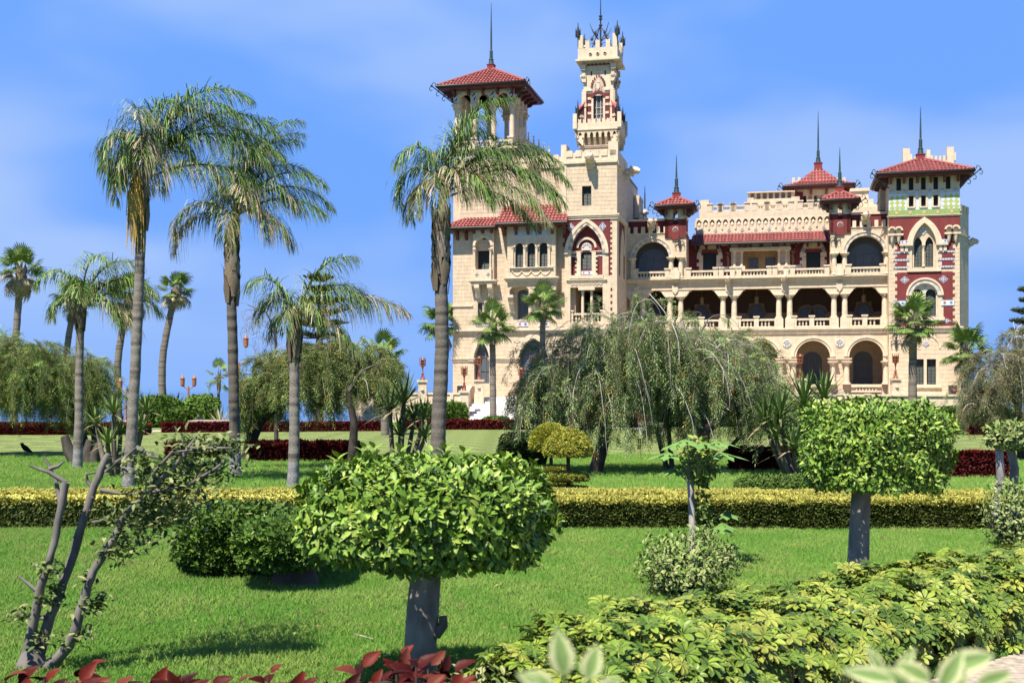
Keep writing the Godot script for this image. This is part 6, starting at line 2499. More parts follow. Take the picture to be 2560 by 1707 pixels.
func weeping_tree(label: String, foot: Vector3, trunks: Array, lobes: Array, strands: int, tone: Color, bare: float, hang := Vector2(0.7, 1.7), red := 0, group := "weeping bottlebrush trees") -> Node3D:
	var o := thing("weeping_tree", label, "tree", foot, group)
	var w := MB.new()
	w.col = lin(0.075, 0.06, 0.05)
	var forks := []
	for t in trunks:
		var pts := []
		for p in t[0]:
			pts.append(p - foot)
		var radii := []
		for k in pts.size():
			radii.append(lerpf(t[1], t[1] * 0.5, float(k) / (pts.size() - 1)))
		w.tube(pts, radii, 9)
		forks.append(pts[-1])
	obj(o, "trunk", w, M.bark)
	# limbs from the forks out into the crown
	var anchors := []
	for k in lobes.size() * 7:
		var lb: Array = lobes[k % lobes.size()]
		var c: Vector3 = lb[0] - foot
		var rad: Vector3 = lb[1]
		var g := k * 2.4
		var q := rr(0.2, 0.85)
		var e := c + Vector3(cos(g) * q * rad.x, rad.y * (0.75 - 0.8 * q * q) * rr(0.6, 1.1), sin(g) * q * rad.z)
		var f: Vector3 = forks[0]
		for p in forks:
			if p.distance_to(e) < f.distance_to(e):
				f = p
		var b := MB.new()
		b.col = lin(0.17, 0.15, 0.135) * rr(0.8, 1.3)
		var m := f.lerp(e, 0.5) + Vector3(rr(-0.15, 0.15), 0.25 * rad.y * rr(0.6, 1.2), rr(-0.15, 0.15))
		b.tube([f, f.lerp(m, 0.55) + Vector3(0, 0.05, 0), m, m.lerp(e, 0.6) + Vector3(0, 0.08, 0), e], [0.05, 0.04, 0.03, 0.02, 0.012], 5)
		obj(o, "limb", b, M.bark)
		anchors.append(e)
		anchors.append(m.lerp(e, 0.5))
	# strands: they start all through the crown, arch over and hang
	var tw := MB.new()
	var place := []
	var tints := []
	var tips := []
	var clump := FastNoiseLite.new()
	clump.seed = rng.randi()
	clump.frequency = 1.1
	var tried := 0
	var gap := 0.06 if strands > 1900 else -0.08
	var volume := 0.0
	for l in lobes:
		volume += l[1].x * l[1].y * l[1].z
	while tried < strands:
		tried += 1
		var pick := rng.randf() * volume
		var lb: Array = lobes[0]
		for l in lobes:
			lb = l
			pick -= l[1].x * l[1].y * l[1].z
			if pick <= 0.0:
				break
		var c: Vector3 = lb[0] - foot
		var rad: Vector3 = lb[1]
		var dd := Vector3(rng.randfn(), absf(rng.randfn()) * 1.1 - 0.45, rng.randfn()).normalized()
		var q := pow(rng.randf(), 0.45)
		var a: Vector3 = c + Vector3(dd.x * rad.x, dd.y * rad.y, dd.z * rad.z) * q
		if rng.randf() < 0.35:
			a = anchors[rng.randi() % anchors.size()] + Vector3(rr(-0.3, 0.3), rr(-0.2, 0.2), rr(-0.3, 0.3))
		if clump.get_noise_3dv(a) < gap:
			continue
		var out := Vector3(a.x - c.x, 0, a.z - c.z)
		out = (out.normalized() if out.length() > 0.05 else Vector3.RIGHT).rotated(Vector3.UP, rr(-1.3, 1.3))
		var dir := (out * rr(0.3, 1.0) + Vector3.UP * rr(-0.5, 0.8)).normalized()
		var L := rr(hang.x, hang.y)
		if a.y < c.y - rad.y * 0.1:
			L *= 0.8
		var n := 11
		var p := a
		var pts := [p]
		var is_bare := rng.randf() < bare
		var stiff := rr(0.22, 0.5)
		var low := rr(0.3, 0.8)
		for i in n:
			dir = (dir + Vector3(0.03, -stiff, 0) + Vector3(rr(-0.14, 0.14), rr(-0.06, 0.06), rr(-0.14, 0.14))).normalized()
			p += dir * L / n
			if p.y < low:
				break
			pts.append(p)
		if pts.size() < 4:
			continue
		var radii := []
		for i in pts.size():
			radii.append(lerpf(0.009 if is_bare else 0.007, 0.003, float(i) / pts.size()))
		tw.col = (lin(0.4, 0.37, 0.36) if is_bare else lin(0.2, 0.16, 0.13)) * rr(0.6, 1.25)
		tw.tube(pts, radii, 3, false)
		if is_bare:
			continue
		var tint := rr(0.65, 1.35)
		for i in range(2, pts.size()):
			for j in 2:
				var at: Vector3 = pts[i - 1].lerp(pts[i], j / 2.0) + Vector3(rr(-0.05, 0.05), rr(-0.05, 0.05), rr(-0.05, 0.05))
				var d: Vector3 = (pts[i - 1] - pts[i]).normalized()
				d = (d + Vector3(rr(-0.8, 0.8), rr(-0.3, 0.5), rr(-0.8, 0.8))).normalized()
				var xx := d.cross(Vector3.FORWARD.rotated(Vector3.UP, rr(0, TAU))).normalized()
				var s := rr(0.75, 1.25)
				place.append(Transform3D(Basis(xx, d, xx.cross(d)).scaled(Vector3.ONE * s), at))
				tints.append(Color.WHITE * tint * rr(0.8, 1.2) if rng.randf() > 0.05 else Color(1.8, 1.2, 0.8))
		tips.append(pts[-1])
	obj(o, "twig", tw, M.twig, "stuff")
	many(o, "foliage", sprig_mesh(tone), place, tints)
	for k in red:
		var b := MB.new()
		var at: Vector3 = tips[rng.randi() % tips.size()]
		at.z = maxf(at.z, lobes[0][0].z - foot.z + 0.3)
		for i in 40:
			b.col = lin(0.42, 0.035, 0.025) * rr(0.7, 1.3)
			var g := i * 2.4
			var y := -0.1 * i / 40.0
			b.tri(at + Vector3(0, y, 0), at + Vector3(cos(g) * 0.035, y - 0.012, sin(g) * 0.035), at + Vector3(cos(g) * 0.035, y + 0.004, sin(g) * 0.035), Vector3(cos(g), 0, sin(g)), Vector3(cos(g), 0, sin(g)), Vector3(cos(g), 0, sin(g)))
		obj(o, "red_flower", b, M.leaf_red)
	return o


# --- leaves
func oval_leaf(len_: float, wide: float, fold: float, curl: float, tone: Color, edge := Color(-1, 0, 0)) -> MB:      # lies along +z, face up
	var b := MB.new()
	var prof := [[0.0, 0.02], [0.22, 0.78], [0.45, 1.0], [0.7, 0.75], [0.88, 0.38], [1.0, 0.0]]
	for k in prof.size() - 1:
		var z0: float = prof[k][0]
		var z1: float = prof[k + 1][0]
		var w0: float = prof[k][1] * wide / 2
		var w1: float = prof[k + 1][1] * wide / 2
		var c0 := Vector3(0, -curl * z0 * z0 * len_, z0 * len_)
		var c1 := Vector3(0, -curl * z1 * z1 * len_, z1 * len_)
		for s in [-1.0, 1.0]:
			var e0 := c0 + Vector3(s * w0, fold * w0, 0)
			var e1 := c1 + Vector3(s * w1, fold * w1, 0)
			var n := Vector3(-s * fold, 1, curl * (z0 + z1)).normalized()
			b.col = tone * (1.0 if s < 0 else 0.93)
			if edge.r >= 0.0:
				var m0 := c0.lerp(e0, 0.55)
				var m1 := c1.lerp(e1, 0.55)
				b.sq(c0, m0, m1, c1, n, n, n, n)
				b.col = edge
				b.sq(m0, e0, e1, m1, n, n, n, n)
			else:
				b.sq(c0, e0, e1, c1, Vector3(0, 1, curl * z0).normalized(), n, n, Vector3(0, 1, curl * z1).normalized())
	return b


func umbrella_leaflet(len_: float, wide: float, tone: Color, edge: Color) -> MB:      # blunt-tipped, widest beyond the middle, on a short stalk
	var b := MB.new()
	var prof := [[0.0, 0.04], [0.2, 0.1], [0.45, 0.66], [0.68, 1.0], [0.86, 0.82], [0.97, 0.35], [1.0, 0.0]]
	for k in prof.size() - 1:
		var z0: float = prof[k][0]
		var z1: float = prof[k + 1][0]
		var c0 := Vector3(0, 0.06 * sin(z0 * 3.0) * len_ - 0.32 * z0 * z0 * len_, z0 * len_)
		var c1 := Vector3(0, 0.06 * sin(z1 * 3.0) * len_ - 0.32 * z1 * z1 * len_, z1 * len_)
		for s in [-1.0, 1.0]:
			var e0 := c0 + Vector3(s * prof[k][1] * wide / 2, 0.25 * prof[k][1] * wide / 2, 0)
			var e1 := c1 + Vector3(s * prof[k + 1][1] * wide / 2, 0.25 * prof[k + 1][1] * wide / 2, 0)
			var n := Vector3(-s * 0.25, 1, 0.3 * (z0 + z1)).normalized()
			var m0 := c0.lerp(e0, 0.5)
			var m1 := c1.lerp(e1, 0.5)
			b.col = tone
			b.sq(c0, m0, m1, c1, n, n, n, n)
			b.col = edge if s > 0 or k > 2 else tone
			b.sq(m0, e0, e1, m1, n, n, n, n)
	return b


func look_basis(dir: Vector3, up: Vector3) -> Basis:
	var z := dir.normalized()
	var x := up.cross(z)
	x = x.normalized() if x.length() > 0.01 else Vector3.RIGHT
	return Basis(x, z.cross(x), z)


# places leaves through the outer layer of a rounded block (radii, squareness)
func shell(rad: Vector3, power: float, n: int, depth: float, size: Vector2, flat_bottom := -1.0, lift := 0.35, lump := 0.06) -> Array:
	var out := []
	var f := FastNoiseLite.new()
	f.seed = rng.randi()
	f.frequency = 1.6 / maxf(rad.x, 0.1)
	while out.size() < n:
		var d := Vector3(rng.randfn(), rng.randfn(), rng.randfn()).normalized()
		var k := pow(pow(absf(d.x), power) + pow(absf(d.y), power) + pow(absf(d.z), power), -1.0 / power)
		var p := Vector3(d.x * k * rad.x, d.y * k * rad.y, d.z * k * rad.z)
		if p.y < flat_bottom * rad.y:
			p.y = flat_bottom * rad.y + rr(-0.02, 0.05) * rad.y
		var nrm := Vector3(signf(d.x) * pow(absf(d.x), power - 1) / rad.x, signf(d.y) * pow(absf(d.y), power - 1) / rad.y, signf(d.z) * pow(absf(d.z), power - 1) / rad.z).normalized()
		p *= 1.0 + f.get_noise_3dv(p * 1.0) * lump * 2.0
		p -= nrm * depth * pow(rng.randf(), 1.3)
		var t := nrm.cross(Vector3(rng.randfn(), rng.randfn(), rng.randfn())).normalized()
		var dir := (nrm * rr(0.1, 0.9) + t * rr(0.5, 1.0) + Vector3.UP * lift * rr(0.2, 1.4)).normalized()
		if nrm.y < -0.3:
			dir = (nrm * 0.4 + t * 0.8 - Vector3.UP * 0.6).normalized()
		var up := (nrm + Vector3.UP * 0.55 + t.cross(nrm) * rr(-0.5, 0.5)).normalized()
		out.append(Transform3D(look_basis(dir, up).scaled(Vector3.ONE * rr(size.x, size.y)), p))
	return out


func facing(base: Vector3) -> Callable:
	return func(t: Transform3D) -> float:
		var p: Vector3 = base + t.origin
		var eye := Vector3(0, EYE, 0)
		var v := (eye - p).normalized()
		return -p.distance_to(eye) * 3.0 + t.origin.normalized().dot(v) * 2.2 + t.basis.get_scale().x * 0.4


# a dark lattice of twigs inside a clipped crown, so that the leaves have something to grow on
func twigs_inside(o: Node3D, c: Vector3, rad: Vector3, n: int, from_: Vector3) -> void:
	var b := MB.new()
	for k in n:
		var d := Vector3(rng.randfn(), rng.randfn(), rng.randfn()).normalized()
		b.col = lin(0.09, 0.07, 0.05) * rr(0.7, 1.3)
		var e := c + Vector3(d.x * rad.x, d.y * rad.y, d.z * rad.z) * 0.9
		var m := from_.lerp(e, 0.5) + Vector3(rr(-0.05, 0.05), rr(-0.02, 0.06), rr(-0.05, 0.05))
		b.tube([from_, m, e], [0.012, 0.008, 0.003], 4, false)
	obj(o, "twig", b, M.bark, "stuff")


func topiary(label: String, foot: Vector3, trunk: Array, tr: float, center: Vector3, rad: Vector3, power: float, n: int, leaf_len: float, singles: int, tones: Array, called := "topiary_tree", edge := Color(-1, 0, 0), gloss := "leaf_gloss", bark := Color(0.4, 0.345, 0.3)) -> Node3D:
	var o := thing(called, label, "topiary tree", foot, "clipped standard trees")
	var b := MB.new()
	b.col = bark
	if trunk.size():
		var radii := []
		for k in trunk.size():
			radii.append(tr * (1.3 if k == 0 else lerpf(1.08, 0.9, float(k) / (trunk.size() - 1))) * rr(0.97, 1.05))
		b.tube(trunk, radii, 14)
		obj(o, "trunk", b, M.bark)
	twigs_inside(o, center, rad, 60, trunk[-1] if trunk.size() else center - Vector3(0, rad.y, 0))
	var crown := Node3D.new()
	crown.name = "crown"
	crown.position = center
	o.add_child(crown)
	var make := func(t: Color) -> MB: return oval_leaf(leaf_len, leaf_len * 0.46, 0.3, 0.18, t, edge * t if edge.r >= 0 else edge)
	leaves(crown, "leaf", "foliage", make, M[gloss], shell(rad, power, n, minf(rad.y, rad.z) * 0.36, Vector2(0.55, 1.3), -0.8, 0.35, 0.13), tones, singles, facing(foot + center))
	return o


# a soft clump of fine clipped growth, for hedges: a tuft of small leaves
func tuft_mesh(size: float, n: int, thin: float, m: Material) -> ArrayMesh:
	var b := MB.new()
	for k in n:
		var d := Vector3(rng.randfn(), absf(rng.randfn()) * 0.9 + 0.1, rng.randfn()).normalized()
		var s := d.cross(Vector3(rng.randfn(), rng.randfn(), rng.randfn())).normalized()
		var L := size * rr(0.6, 1.1)
		var p := Vector3(rr(-0.3, 0.3), rr(-0.2, 0.1), rr(-0.3, 0.3)) * size
		var g := rr(0.7, 1.3)
		b.col = Color(g, g, g * 0.9)
		var up := s.cross(d).normalized()
		if up.y < 0:
			up = -up
		b.tri(p, p + d * L * 0.5 - s * L * thin, p + d * L, up, up, up)
		b.tri(p, p + d * L, p + d * L * 0.5 + s * L * thin, up, up, up)
	return b.mesh(m)


# a clipped box hedge between two points, with a golden top where it grows golden
func hedge(called: String, label: String, category: String, a: Vector3, z: Vector3, h: float, wide: float, n: int, size: float, side_tone: Color, top_tone: Color, group := "", gloss := "leaf", thin := 0.2, inner := Color(0.03, 0.028, 0.015), bulge := 0.045) -> Node3D:
	var o := thing(called, label, category, a, group)
	var dir := z - a
	var L := dir.length()
	var x := dir / L
	var back := x.cross(Vector3.UP)
	if back.z > 0:
		back = -back
	var b := MB.new()
	b.x = Transform3D(Basis(x, Vector3.UP, -back), Vector3.ZERO)
	b.col = inner  # solid core: inner twigs and the darkness among them in one dark colour
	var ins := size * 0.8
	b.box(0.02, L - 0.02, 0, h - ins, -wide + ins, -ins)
	obj(o, "twig_shade_core", b, M.soil)
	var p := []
	var t := []
	var f := FastNoiseLite.new()
	f.seed = rng.randi()
	f.frequency = 1.3
	var areas := [L * h, L * wide, wide * h * 2.0]
	var total: float = areas[0] + areas[1] + areas[2]
	for k in n:
		var q := rng.randf() * total
		var at: Vector3
		var nrm: Vector3
		var s := rr(0, L)
		if q < areas[0]:
			at = x * s + Vector3.UP * rr(0.0, h)
			nrm = -back
		elif q < areas[0] + areas[1]:
			at = x * s + back * rr(0, wide) + Vector3.UP * h
			nrm = Vector3.UP
		else:
			at = x * (0.0 if rng.randf() < 0.5 else L) + back * rr(0, wide) + Vector3.UP * rr(0, h)
			nrm = x * (-1.0 if at.dot(x) < L / 2 else 1.0)
		var g := f.get_noise_3dv((a + at) * 2.0)
		at += nrm * (g * bulge - size * rr(0.15, 0.75))
		var v := at.y / h
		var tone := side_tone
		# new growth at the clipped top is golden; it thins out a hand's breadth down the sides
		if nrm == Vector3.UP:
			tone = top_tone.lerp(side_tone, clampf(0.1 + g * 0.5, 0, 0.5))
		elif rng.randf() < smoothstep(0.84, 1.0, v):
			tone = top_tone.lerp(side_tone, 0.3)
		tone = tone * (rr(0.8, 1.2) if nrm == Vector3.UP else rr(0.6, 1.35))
		var bs := look_basis(Vector3(rng.randfn(), rng.randfn(), rng.randfn()), nrm)
		p.append(Transform3D(look_basis(nrm.cross(Vector3(rng.randfn(), rng.randfn(), rng.randfn())), nrm).scaled(Vector3.ONE * rr(0.75, 1.25)), at))
		t.append(tone)
	many(o, "foliage", tuft_mesh(size, 9, thin, M[gloss]), p, t)
	return o


# a rounded clipped bush
func bush(called: String, label: String, category: String, foot: Vector3, rad: Vector3, power: float, n: int, size: float, tones: Array, gloss := "leaf", lump := 0.06, thin := 0.24, group := "") -> Node3D:
	var o := thing(called, label, category, foot, group)
	var c := Vector3(0, rad.y * 0.93, 0)
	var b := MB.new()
	b.col = lin(0.025, 0.025, 0.012)  # near-black core colour holds the shade among the inner twigs
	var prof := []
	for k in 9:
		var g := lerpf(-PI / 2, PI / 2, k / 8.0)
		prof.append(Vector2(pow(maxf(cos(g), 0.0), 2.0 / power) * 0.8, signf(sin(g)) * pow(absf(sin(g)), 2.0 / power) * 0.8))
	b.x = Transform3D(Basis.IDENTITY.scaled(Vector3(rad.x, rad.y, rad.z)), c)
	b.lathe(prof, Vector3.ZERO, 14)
	obj(o, "twig_shade_core", b, M.soil)
	var p := shell(rad, power, n, size * 1.2, Vector2(0.75, 1.25), -0.97, 0.2, lump)
	var t := []
	for k in p.size():
		p[k].origin += c
		t.append(tones[rng.randi() % tones.size()] * rr(0.7, 1.3))
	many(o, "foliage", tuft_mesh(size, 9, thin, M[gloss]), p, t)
	return o


# sword-leaved rosette on a stem
func sword_plant(called: String, label: String, foot: Vector3, heads: Array, leaf_len: float, wide: float, tone: Color, group := "") -> void:
	var o := thing(called, label, "yucca", foot, group)
	for h in heads:
		var at: Vector3 = h[0] - foot
		var b := MB.new()
		b.col = lin(0.2, 0.17, 0.13)
		b.tube([Vector3(at.x * 0.4, 0, at.z * 0.4), at * Vector3(0.75, 0.5, 0.75), at], [0.06, 0.05, 0.04], 7)
		obj(o, "stem", b, M.bark)
		var n: int = h[1]
		for k in n:
			var g := k * 2.39996
			var t := float(k) / n
			var el := lerpf(1.4, -0.35, t)
			var L: float = leaf_len * h[2] * rr(0.8, 1.1)
			var d := Vector3(cos(g) * cos(el), sin(el), sin(g) * cos(el))
			var s := Vector3(-sin(g), 0, cos(g)) * wide * 0.5
			var up := s.cross(d).normalized()
			if up.y < 0:
				up = -up
			b = MB.new()
			b.col = tone * rr(0.75, 1.3) if t < 0.85 else lin(0.28, 0.24, 0.14) * rr(0.6, 1.1)
			var m := at + d * L * 0.55
			var e := at + d * L - Vector3(0, 0.12 * L * t, 0)
			b.sq(at - s * 0.6, at + s * 0.6, m + s, m - s, up - s, up + s, up + s, up - s)
			b.tri(m - s, m + s, e, up, up, up)
			obj(o, "sword_leaf", b, M.leaf)


# red copperleaf hedge rows
func red_row(label: String, a: Vector3, z: Vector3, h: float, wide: float, n: int, size: float) -> void:
	var o := hedge("red_hedge", label, "hedge", a, z, h, wide, n, size, lin(0.085, 0.012, 0.014), lin(0.17, 0.022, 0.022), "low copper red hedges", "leaf_red", 0.3, lin(0.02, 0.008, 0.008), 0.05)


func pinnate_bits() -> void:
	pass


func garden() -> void:
	feather_palms()
	fan_palms()
	weeping_trees()
	hedges()
	lawn_plants()
	distance()
	foreground()


func feather_palms() -> void:
	var g := lin(0.09, 0.175, 0.04)
	var d := 20.7
	feather_palm("tallest feather palm with a yellow hanging flower cluster under its crown, far left", [on_ground(321, d), px(330, 1050, d), px(340, 860, d), px(347, 700, d), px(352, 560, d)], [0.135, 0.105, 0.1, 0.095, 0.1], px(366, 410, d), [
		[0, 62, 2.79, 0.6, 0.05], [8, 42, 2.60, 0.62, 0.15], [-20, 55, 2.60, 0.6, 0.05], [25, 70, 2.52, 0.7, 0.1], [12, 74, 2.69, 0.65, 0.05], [180, 78, 1.52, 1.5, 0.1], [200, 72, 1.45, 1.7, 0.2], [150, 70, 1.45, 1.7, 0.25], [170, 86, 1.67, 1.1, 0.0], [215, 66, 1.23, 1.6, 0.2], [135, 60, 1.16, 1.6, 0.3], [90, 60, 1.64, 1.3, 0.7], [70, 45, 1.56, 1.4, 0.75], [110, 75, 1.64, 1.0, 0.45], [-90, 65, 1.90, 0.8, 0.1], [-120, 55, 1.73, 1.0, 0.2], [5, 24, 2.07, 0.35, 0.3], [60, 85, 1.90, 0.7, 0.0], [-60, 75, 2.07, 0.7, 0.0], [190, 50, 1.09, 1.5, 0.5]], g, true)
	d = 24.0
	feather_palm("dark trunked feather palm in the left group, brown old fronds in its crown", [on_ground(588, d), px(585, 1040, d), px(582, 900, d), px(578, 740, d), px(579, 637, d)], [0.14, 0.12, 0.115, 0.11, 0.11], px(590, 525, d), [
		[15, 82, 2.5, 0.5, 0.05], [-50, 80, 2.5, 0.5, 0.05], [100, 84, 2.4, 0.6, 0.1],
		[5, 64, 2.32, 0.62, 0.1], [-15, 50, 2.24, 0.6, 0.1], [10, 33, 1.99, 0.42, 0.15], [-40, 70, 2.15, 0.6, 0.05], [30, 55, 1.90, 0.9, 0.5], [55, 40, 1.72, 1.2, 0.75], [80, 60, 1.72, 1.1, 0.6], [20, 10, 1.58, 0.7, 0.7], [170, 45, 1.72, 1.0, 0.6], [185, 30, 1.80, 0.85, 0.8], [160, 68, 1.89, 0.8, 0.3], [200, 80, 2.06, 0.6, 0.05], [120, 80, 2.06, 0.8, 0.1], [-90, 72, 2.23, 0.6, 0.05], [-130, 60, 1.97, 0.8, 0.2], [0, 82, 2.24, 0.6, 0.0], [60, 78, 2.15, 0.8, 0.2], [100, 20, 1.29, 1.0, 0.5]], g, false, 0.9, Color(0.17, 0.145, 0.125))
	d = 20.9
	feather_palm("short feather palm with one long dry frond blown to the right", [on_ground(731, d), px(735, 1100, d), px(735, 1000, d), px(736, 890, d)], [0.12, 0.105, 0.1, 0.1], px(743, 790, d), [
		[0, 78, 1.67, 0.5, 0.05], [20, 62, 1.67, 0.7, 0.1], [-30, 60, 1.57, 0.6, 0.1], [4, 40, 2.11, 0.42, 0.7], [180, 62, 1.06, 1.2, 0.1], [165, 74, 1.47, 1.0, 0.0], [60, 50, 1.10, 1.0, 0.25], [110, 40, 0.92, 1.1, 0.3], [-90, 50, 1.29, 0.8, 0.2], [15, 25, 1.28, 0.8, 0.6], [195, 25, 0.83, 1.0, 0.5], [-150, 60, 1.19, 0.8, 0.2]], lin(0.1, 0.165, 0.04))
	d = 22.7
	feather_palm("thick trunked feather palm standing before the palace's tall wing", [on_ground(1094, d), px(1096, 1060, d), px(1104, 900, d), px(1104, 780, d), px(1102, 620, d)], [0.18, 0.155, 0.15, 0.14, 0.13], px(1106, 470, d), [
		[0, 60, 2.78, 0.62, 0.05], [10, 40, 2.68, 0.6, 0.15], [-12, 48, 2.89, 0.62, 0.1], [25, 25, 2.48, 0.6, 0.4], [15, 50, 2.78, 0.8, 0.2], [50, 55, 1.69, 1.0, 0.3], [80, 62, 1.69, 1.2, 0.7], [105, 50, 1.52, 1.3, 0.75], [180, 64, 1.52, 1.6, 0.2], [165, 76, 1.60, 1.3, 0.1], [195, 52, 1.26, 1.6, 0.3], [60, 80, 1.94, 0.6, 0.0], [10, 82, 2.48, 0.5, 0.0], [-60, 75, 2.02, 0.6, 0.0], [-120, 65, 1.77, 0.8, 0.1], [140, 35, 1.19, 1.3, 0.6], [35, 70, 1.94, 0.75, 0.1], [-30, 30, 2.26, 0.6, 0.2]], g, false, 0.75, Color(0.22, 0.19, 0.165))
	d = 26.0
	feather_palm("slender bright green feather palm beside the left weeping tree", [on_ground(192, d), px(196, 1050, d), px(197, 930, d), px(199, 815, d)], [0.125, 0.105, 0.1, 0.095], px(205, 745, d), [
		[170, 74, 1.56, 1.2, 0.0], [0, 74, 1.84, 0.62, 0.05], [10, 52, 2.00, 0.62, 0.05], [-15, 60, 1.93, 0.7, 0.05], [20, 25, 1.75, 0.8, 0.65], [40, 45, 1.65, 1.0, 0.3], [185, 55, 1.10, 1.2, 0.1], [90, 65, 1.29, 1.0, 0.05], [-90, 65, 1.56, 0.8, 0.05], [0, 35, 1.93, 0.55, 0.2], [60, 75, 1.65, 0.8, 0.0], [150, 50, 1.02, 1.2, 0.2]], lin(0.11, 0.19, 0.04))


func fan_palms() -> void:
	var far := "far fan palms on the sea side"
	fan_palm("far fan palm at the left edge with a brown skirted crown", on_ground(32, 60), px(52, 672, 60), 0.2, 0.92, 26, 0.4, -0.1, far)
	fan_palm("far fan palm leaning behind the slender feather palm", on_ground(168, 62), px(188, 742, 62), 0.19, 0.82, 22, 0.3, -0.3, far)
	fan_palm("far fan palm right of the tallest trunk, old fronds hanging", on_ground(296, 60), px(322, 740, 60), 0.2, 0.98, 26, 0.45, -0.3, far)
	fan_palm("far fan palm standing alone with a small brown and green crown", on_ground(408, 60), px(440, 722, 60), 0.2, 0.74, 22, 0.35, -0.35, far)
	fan_palm("fan palm growing up before the stairs with a rough grey trunk", on_ground(1233, 57.5), px(1231, 812, 57.5), 0.17, 0.85, 20, 0.05)
	fan_palm("fan palm before the big ground-floor pointed arch, right of the stairs", on_ground(1352, 57), px(1358, 766, 57), 0.16, 0.85, 20, 0.05)
	fan_palm("fan palm before the tiled tower, between the lantern post and the twin windows", on_ground(2282, 55), px(2284, 800, 55), 0.21, 0.88, 24, 0.1)
	fan_palm("fan palm at the palace's far right corner, partly behind the grey tree", on_ground(2412, 54), px(2416, 872, 54), 0.2, 0.88, 24, 0.1)
	fan_palm("fan palm behind the thick feather palm trunk at the palace's left edge", on_ground(1108, 68), px(1108, 806, 68), 0.2, 1.0, 20, 0.1)
	fan_palm("fan palm rising behind the middle weeping tree", on_ground(962, 46), px(960, 886, 46), 0.15, 0.68, 18, 0.05)
	fan_palm("young wind-blown palm by the far path steps", on_ground(545, 60), px(546, 938, 60), 0.08, 0.55, 7, 0.1)


func weeping_trees() -> void:
	var d := 24.3
	weeping_tree("large grey and green weeping bottlebrush in front of the palace arcades", on_ground(1488, d), [[[on_ground(1488, d), px(1508, 1110, d), px(1525, 1040, d), px(1560, 960, d)], 0.15], [[on_ground(1740, 23.6), px(1760, 1080, 23.6), px(1725, 1010, 23.6), px(1690, 940, 23.8)], 0.16], [[px(1760, 1080, 23.6), px(1815, 1030, 23.4), px(1830, 980, 23.4)], 0.1]], [[px(1470, 930, d), Vector3(1.15, 1.1, 1.1)], [px(1605, 855, d), Vector3(1.3, 1.05, 1.2)], [px(1770, 900, d), Vector3(1.2, 1.0, 1.1)], [px(1365, 985, d - 0.3), Vector3(0.6, 0.4, 0.5)], [px(1885, 985, d), Vector3(0.55, 0.7, 0.7)], [px(1660, 985, d), Vector3(1.6, 0.65, 1.2)]], 2050, lin(0.2, 0.275, 0.115), 0.27, Vector2(0.7, 1.9), 14)
	d = 29.0
	weeping_tree("weeping bottlebrush with leaning stems between the short palm and the thick palm", on_ground(612, d), [[[on_ground(612, d), px(630, 1060, d), px(625, 1010, d), px(660, 950, d)], 0.11], [[on_ground(612, d), px(650, 1060, d), px(700, 1010, d), px(780, 950, d)], 0.1], [[on_ground(880, d - 1), px(885, 1060, d - 1), px(870, 980, d - 1)], 0.12]], [[px(745, 940, d), Vector3(0.95, 0.8, 0.8)], [px(880, 935, d), Vector3(0.85, 0.85, 0.8)], [px(655, 985, d), Vector3(0.5, 0.45, 0.5)], [px(830, 885, d), Vector3(0.6, 0.45, 0.6)]], 1250, lin(0.17, 0.235, 0.075), 0.16, Vector2(0.5, 1.2), 14)
	d = 31.0
	weeping_tree("broad green weeping bottlebrush at the left edge", on_ground(215, d), [[[on_ground(215, d), px(205, 1090, d), px(150, 1010, d), px(90, 950, d)], 0.14], [[on_ground(240, d), px(235, 1080, d), px(215, 990, d)], 0.12]], [[px(60, 935, d), Vector3(1.2, 1.05, 1.1)], [px(185, 965, d), Vector3(0.75, 0.95, 0.9)], [px(-40, 925, d), Vector3(1.0, 1.0, 1.0)]], 1700, lin(0.17, 0.25, 0.07), 0.14, Vector2(0.6, 1.4), 6)
	d = 29.0
	weeping_tree("greyish weeping tree at the right edge before the palace corner", on_ground(2560, d), [[[on_ground(2560, d), px(2550, 1060, d), px(2540, 960, d)], 0.14]], [[px(2520, 950, d), Vector3(0.8, 1.05, 0.9)], [px(2600, 890, d), Vector3(0.9, 1.2, 0.9)], [px(2440, 1010, d), Vector3(0.5, 0.45, 0.6)]], 800, lin(0.2, 0.22, 0.115), 0.35, Vector2(0.5, 1.2), 0)
	# bare thin tree between the second and third palms
	d = 31.0
	var o := thing("bare_tree", "thin leafless tree with bent twigs left of the short feather palm", "tree", on_ground(690, d))
	var b := MB.new()
	var foot := o.position
	b.col = lin(0.1, 0.085, 0.08)
	b.tube([Vector3.ZERO, px(690, 900, d) - foot, px(688, 830, d) - foot, px(665, 780, d) - foot, px(618, 762, d) - foot], [0.06, 0.045, 0.03, 0.02, 0.008], 6)
	b.tube([px(690, 880, d) - foot, px(684, 830, d) - foot, px(668, 808, d) - foot], [0.03, 0.02, 0.008], 5)
	b.tube([px(688, 830, d) - foot, px(700, 790, d) - foot], [0.025, 0.008], 5)
	obj(o, "trunk", b, M.bark)
	b = MB.new()
	for k in 60:
		b.col = lin(0.24, 0.21, 0.21) * rr(0.7, 1.2)
		var s := px(rr(620, 700), rr(765, 890), d) - foot
		var e := s + Vector3(rr(-0.5, 0.3), rr(-0.2, 0.25), rr(-0.2, 0.2))
		b.tube([s, s.lerp(e, 0.5) + Vector3(0, 0.08, 0), e, e + Vector3(rr(-0.1, 0.1), -rr(0.1, 0.4), 0)], [0.008, 0.006, 0.005, 0.003], 3, false)
	obj(o, "twig", b, M.twig, "stuff")
	# Norfolk pines: tiers of level branches set with dark tufts
	pine("tiered dark pine showing behind the short feather palm", on_ground(795, 62), px(800, 690, 62), 2.2, 9, 26)
	pine("dark tiered pine at the right edge of the picture", on_ground(2575, 62), px(2578, 720, 62), 1.7, 9, 22)


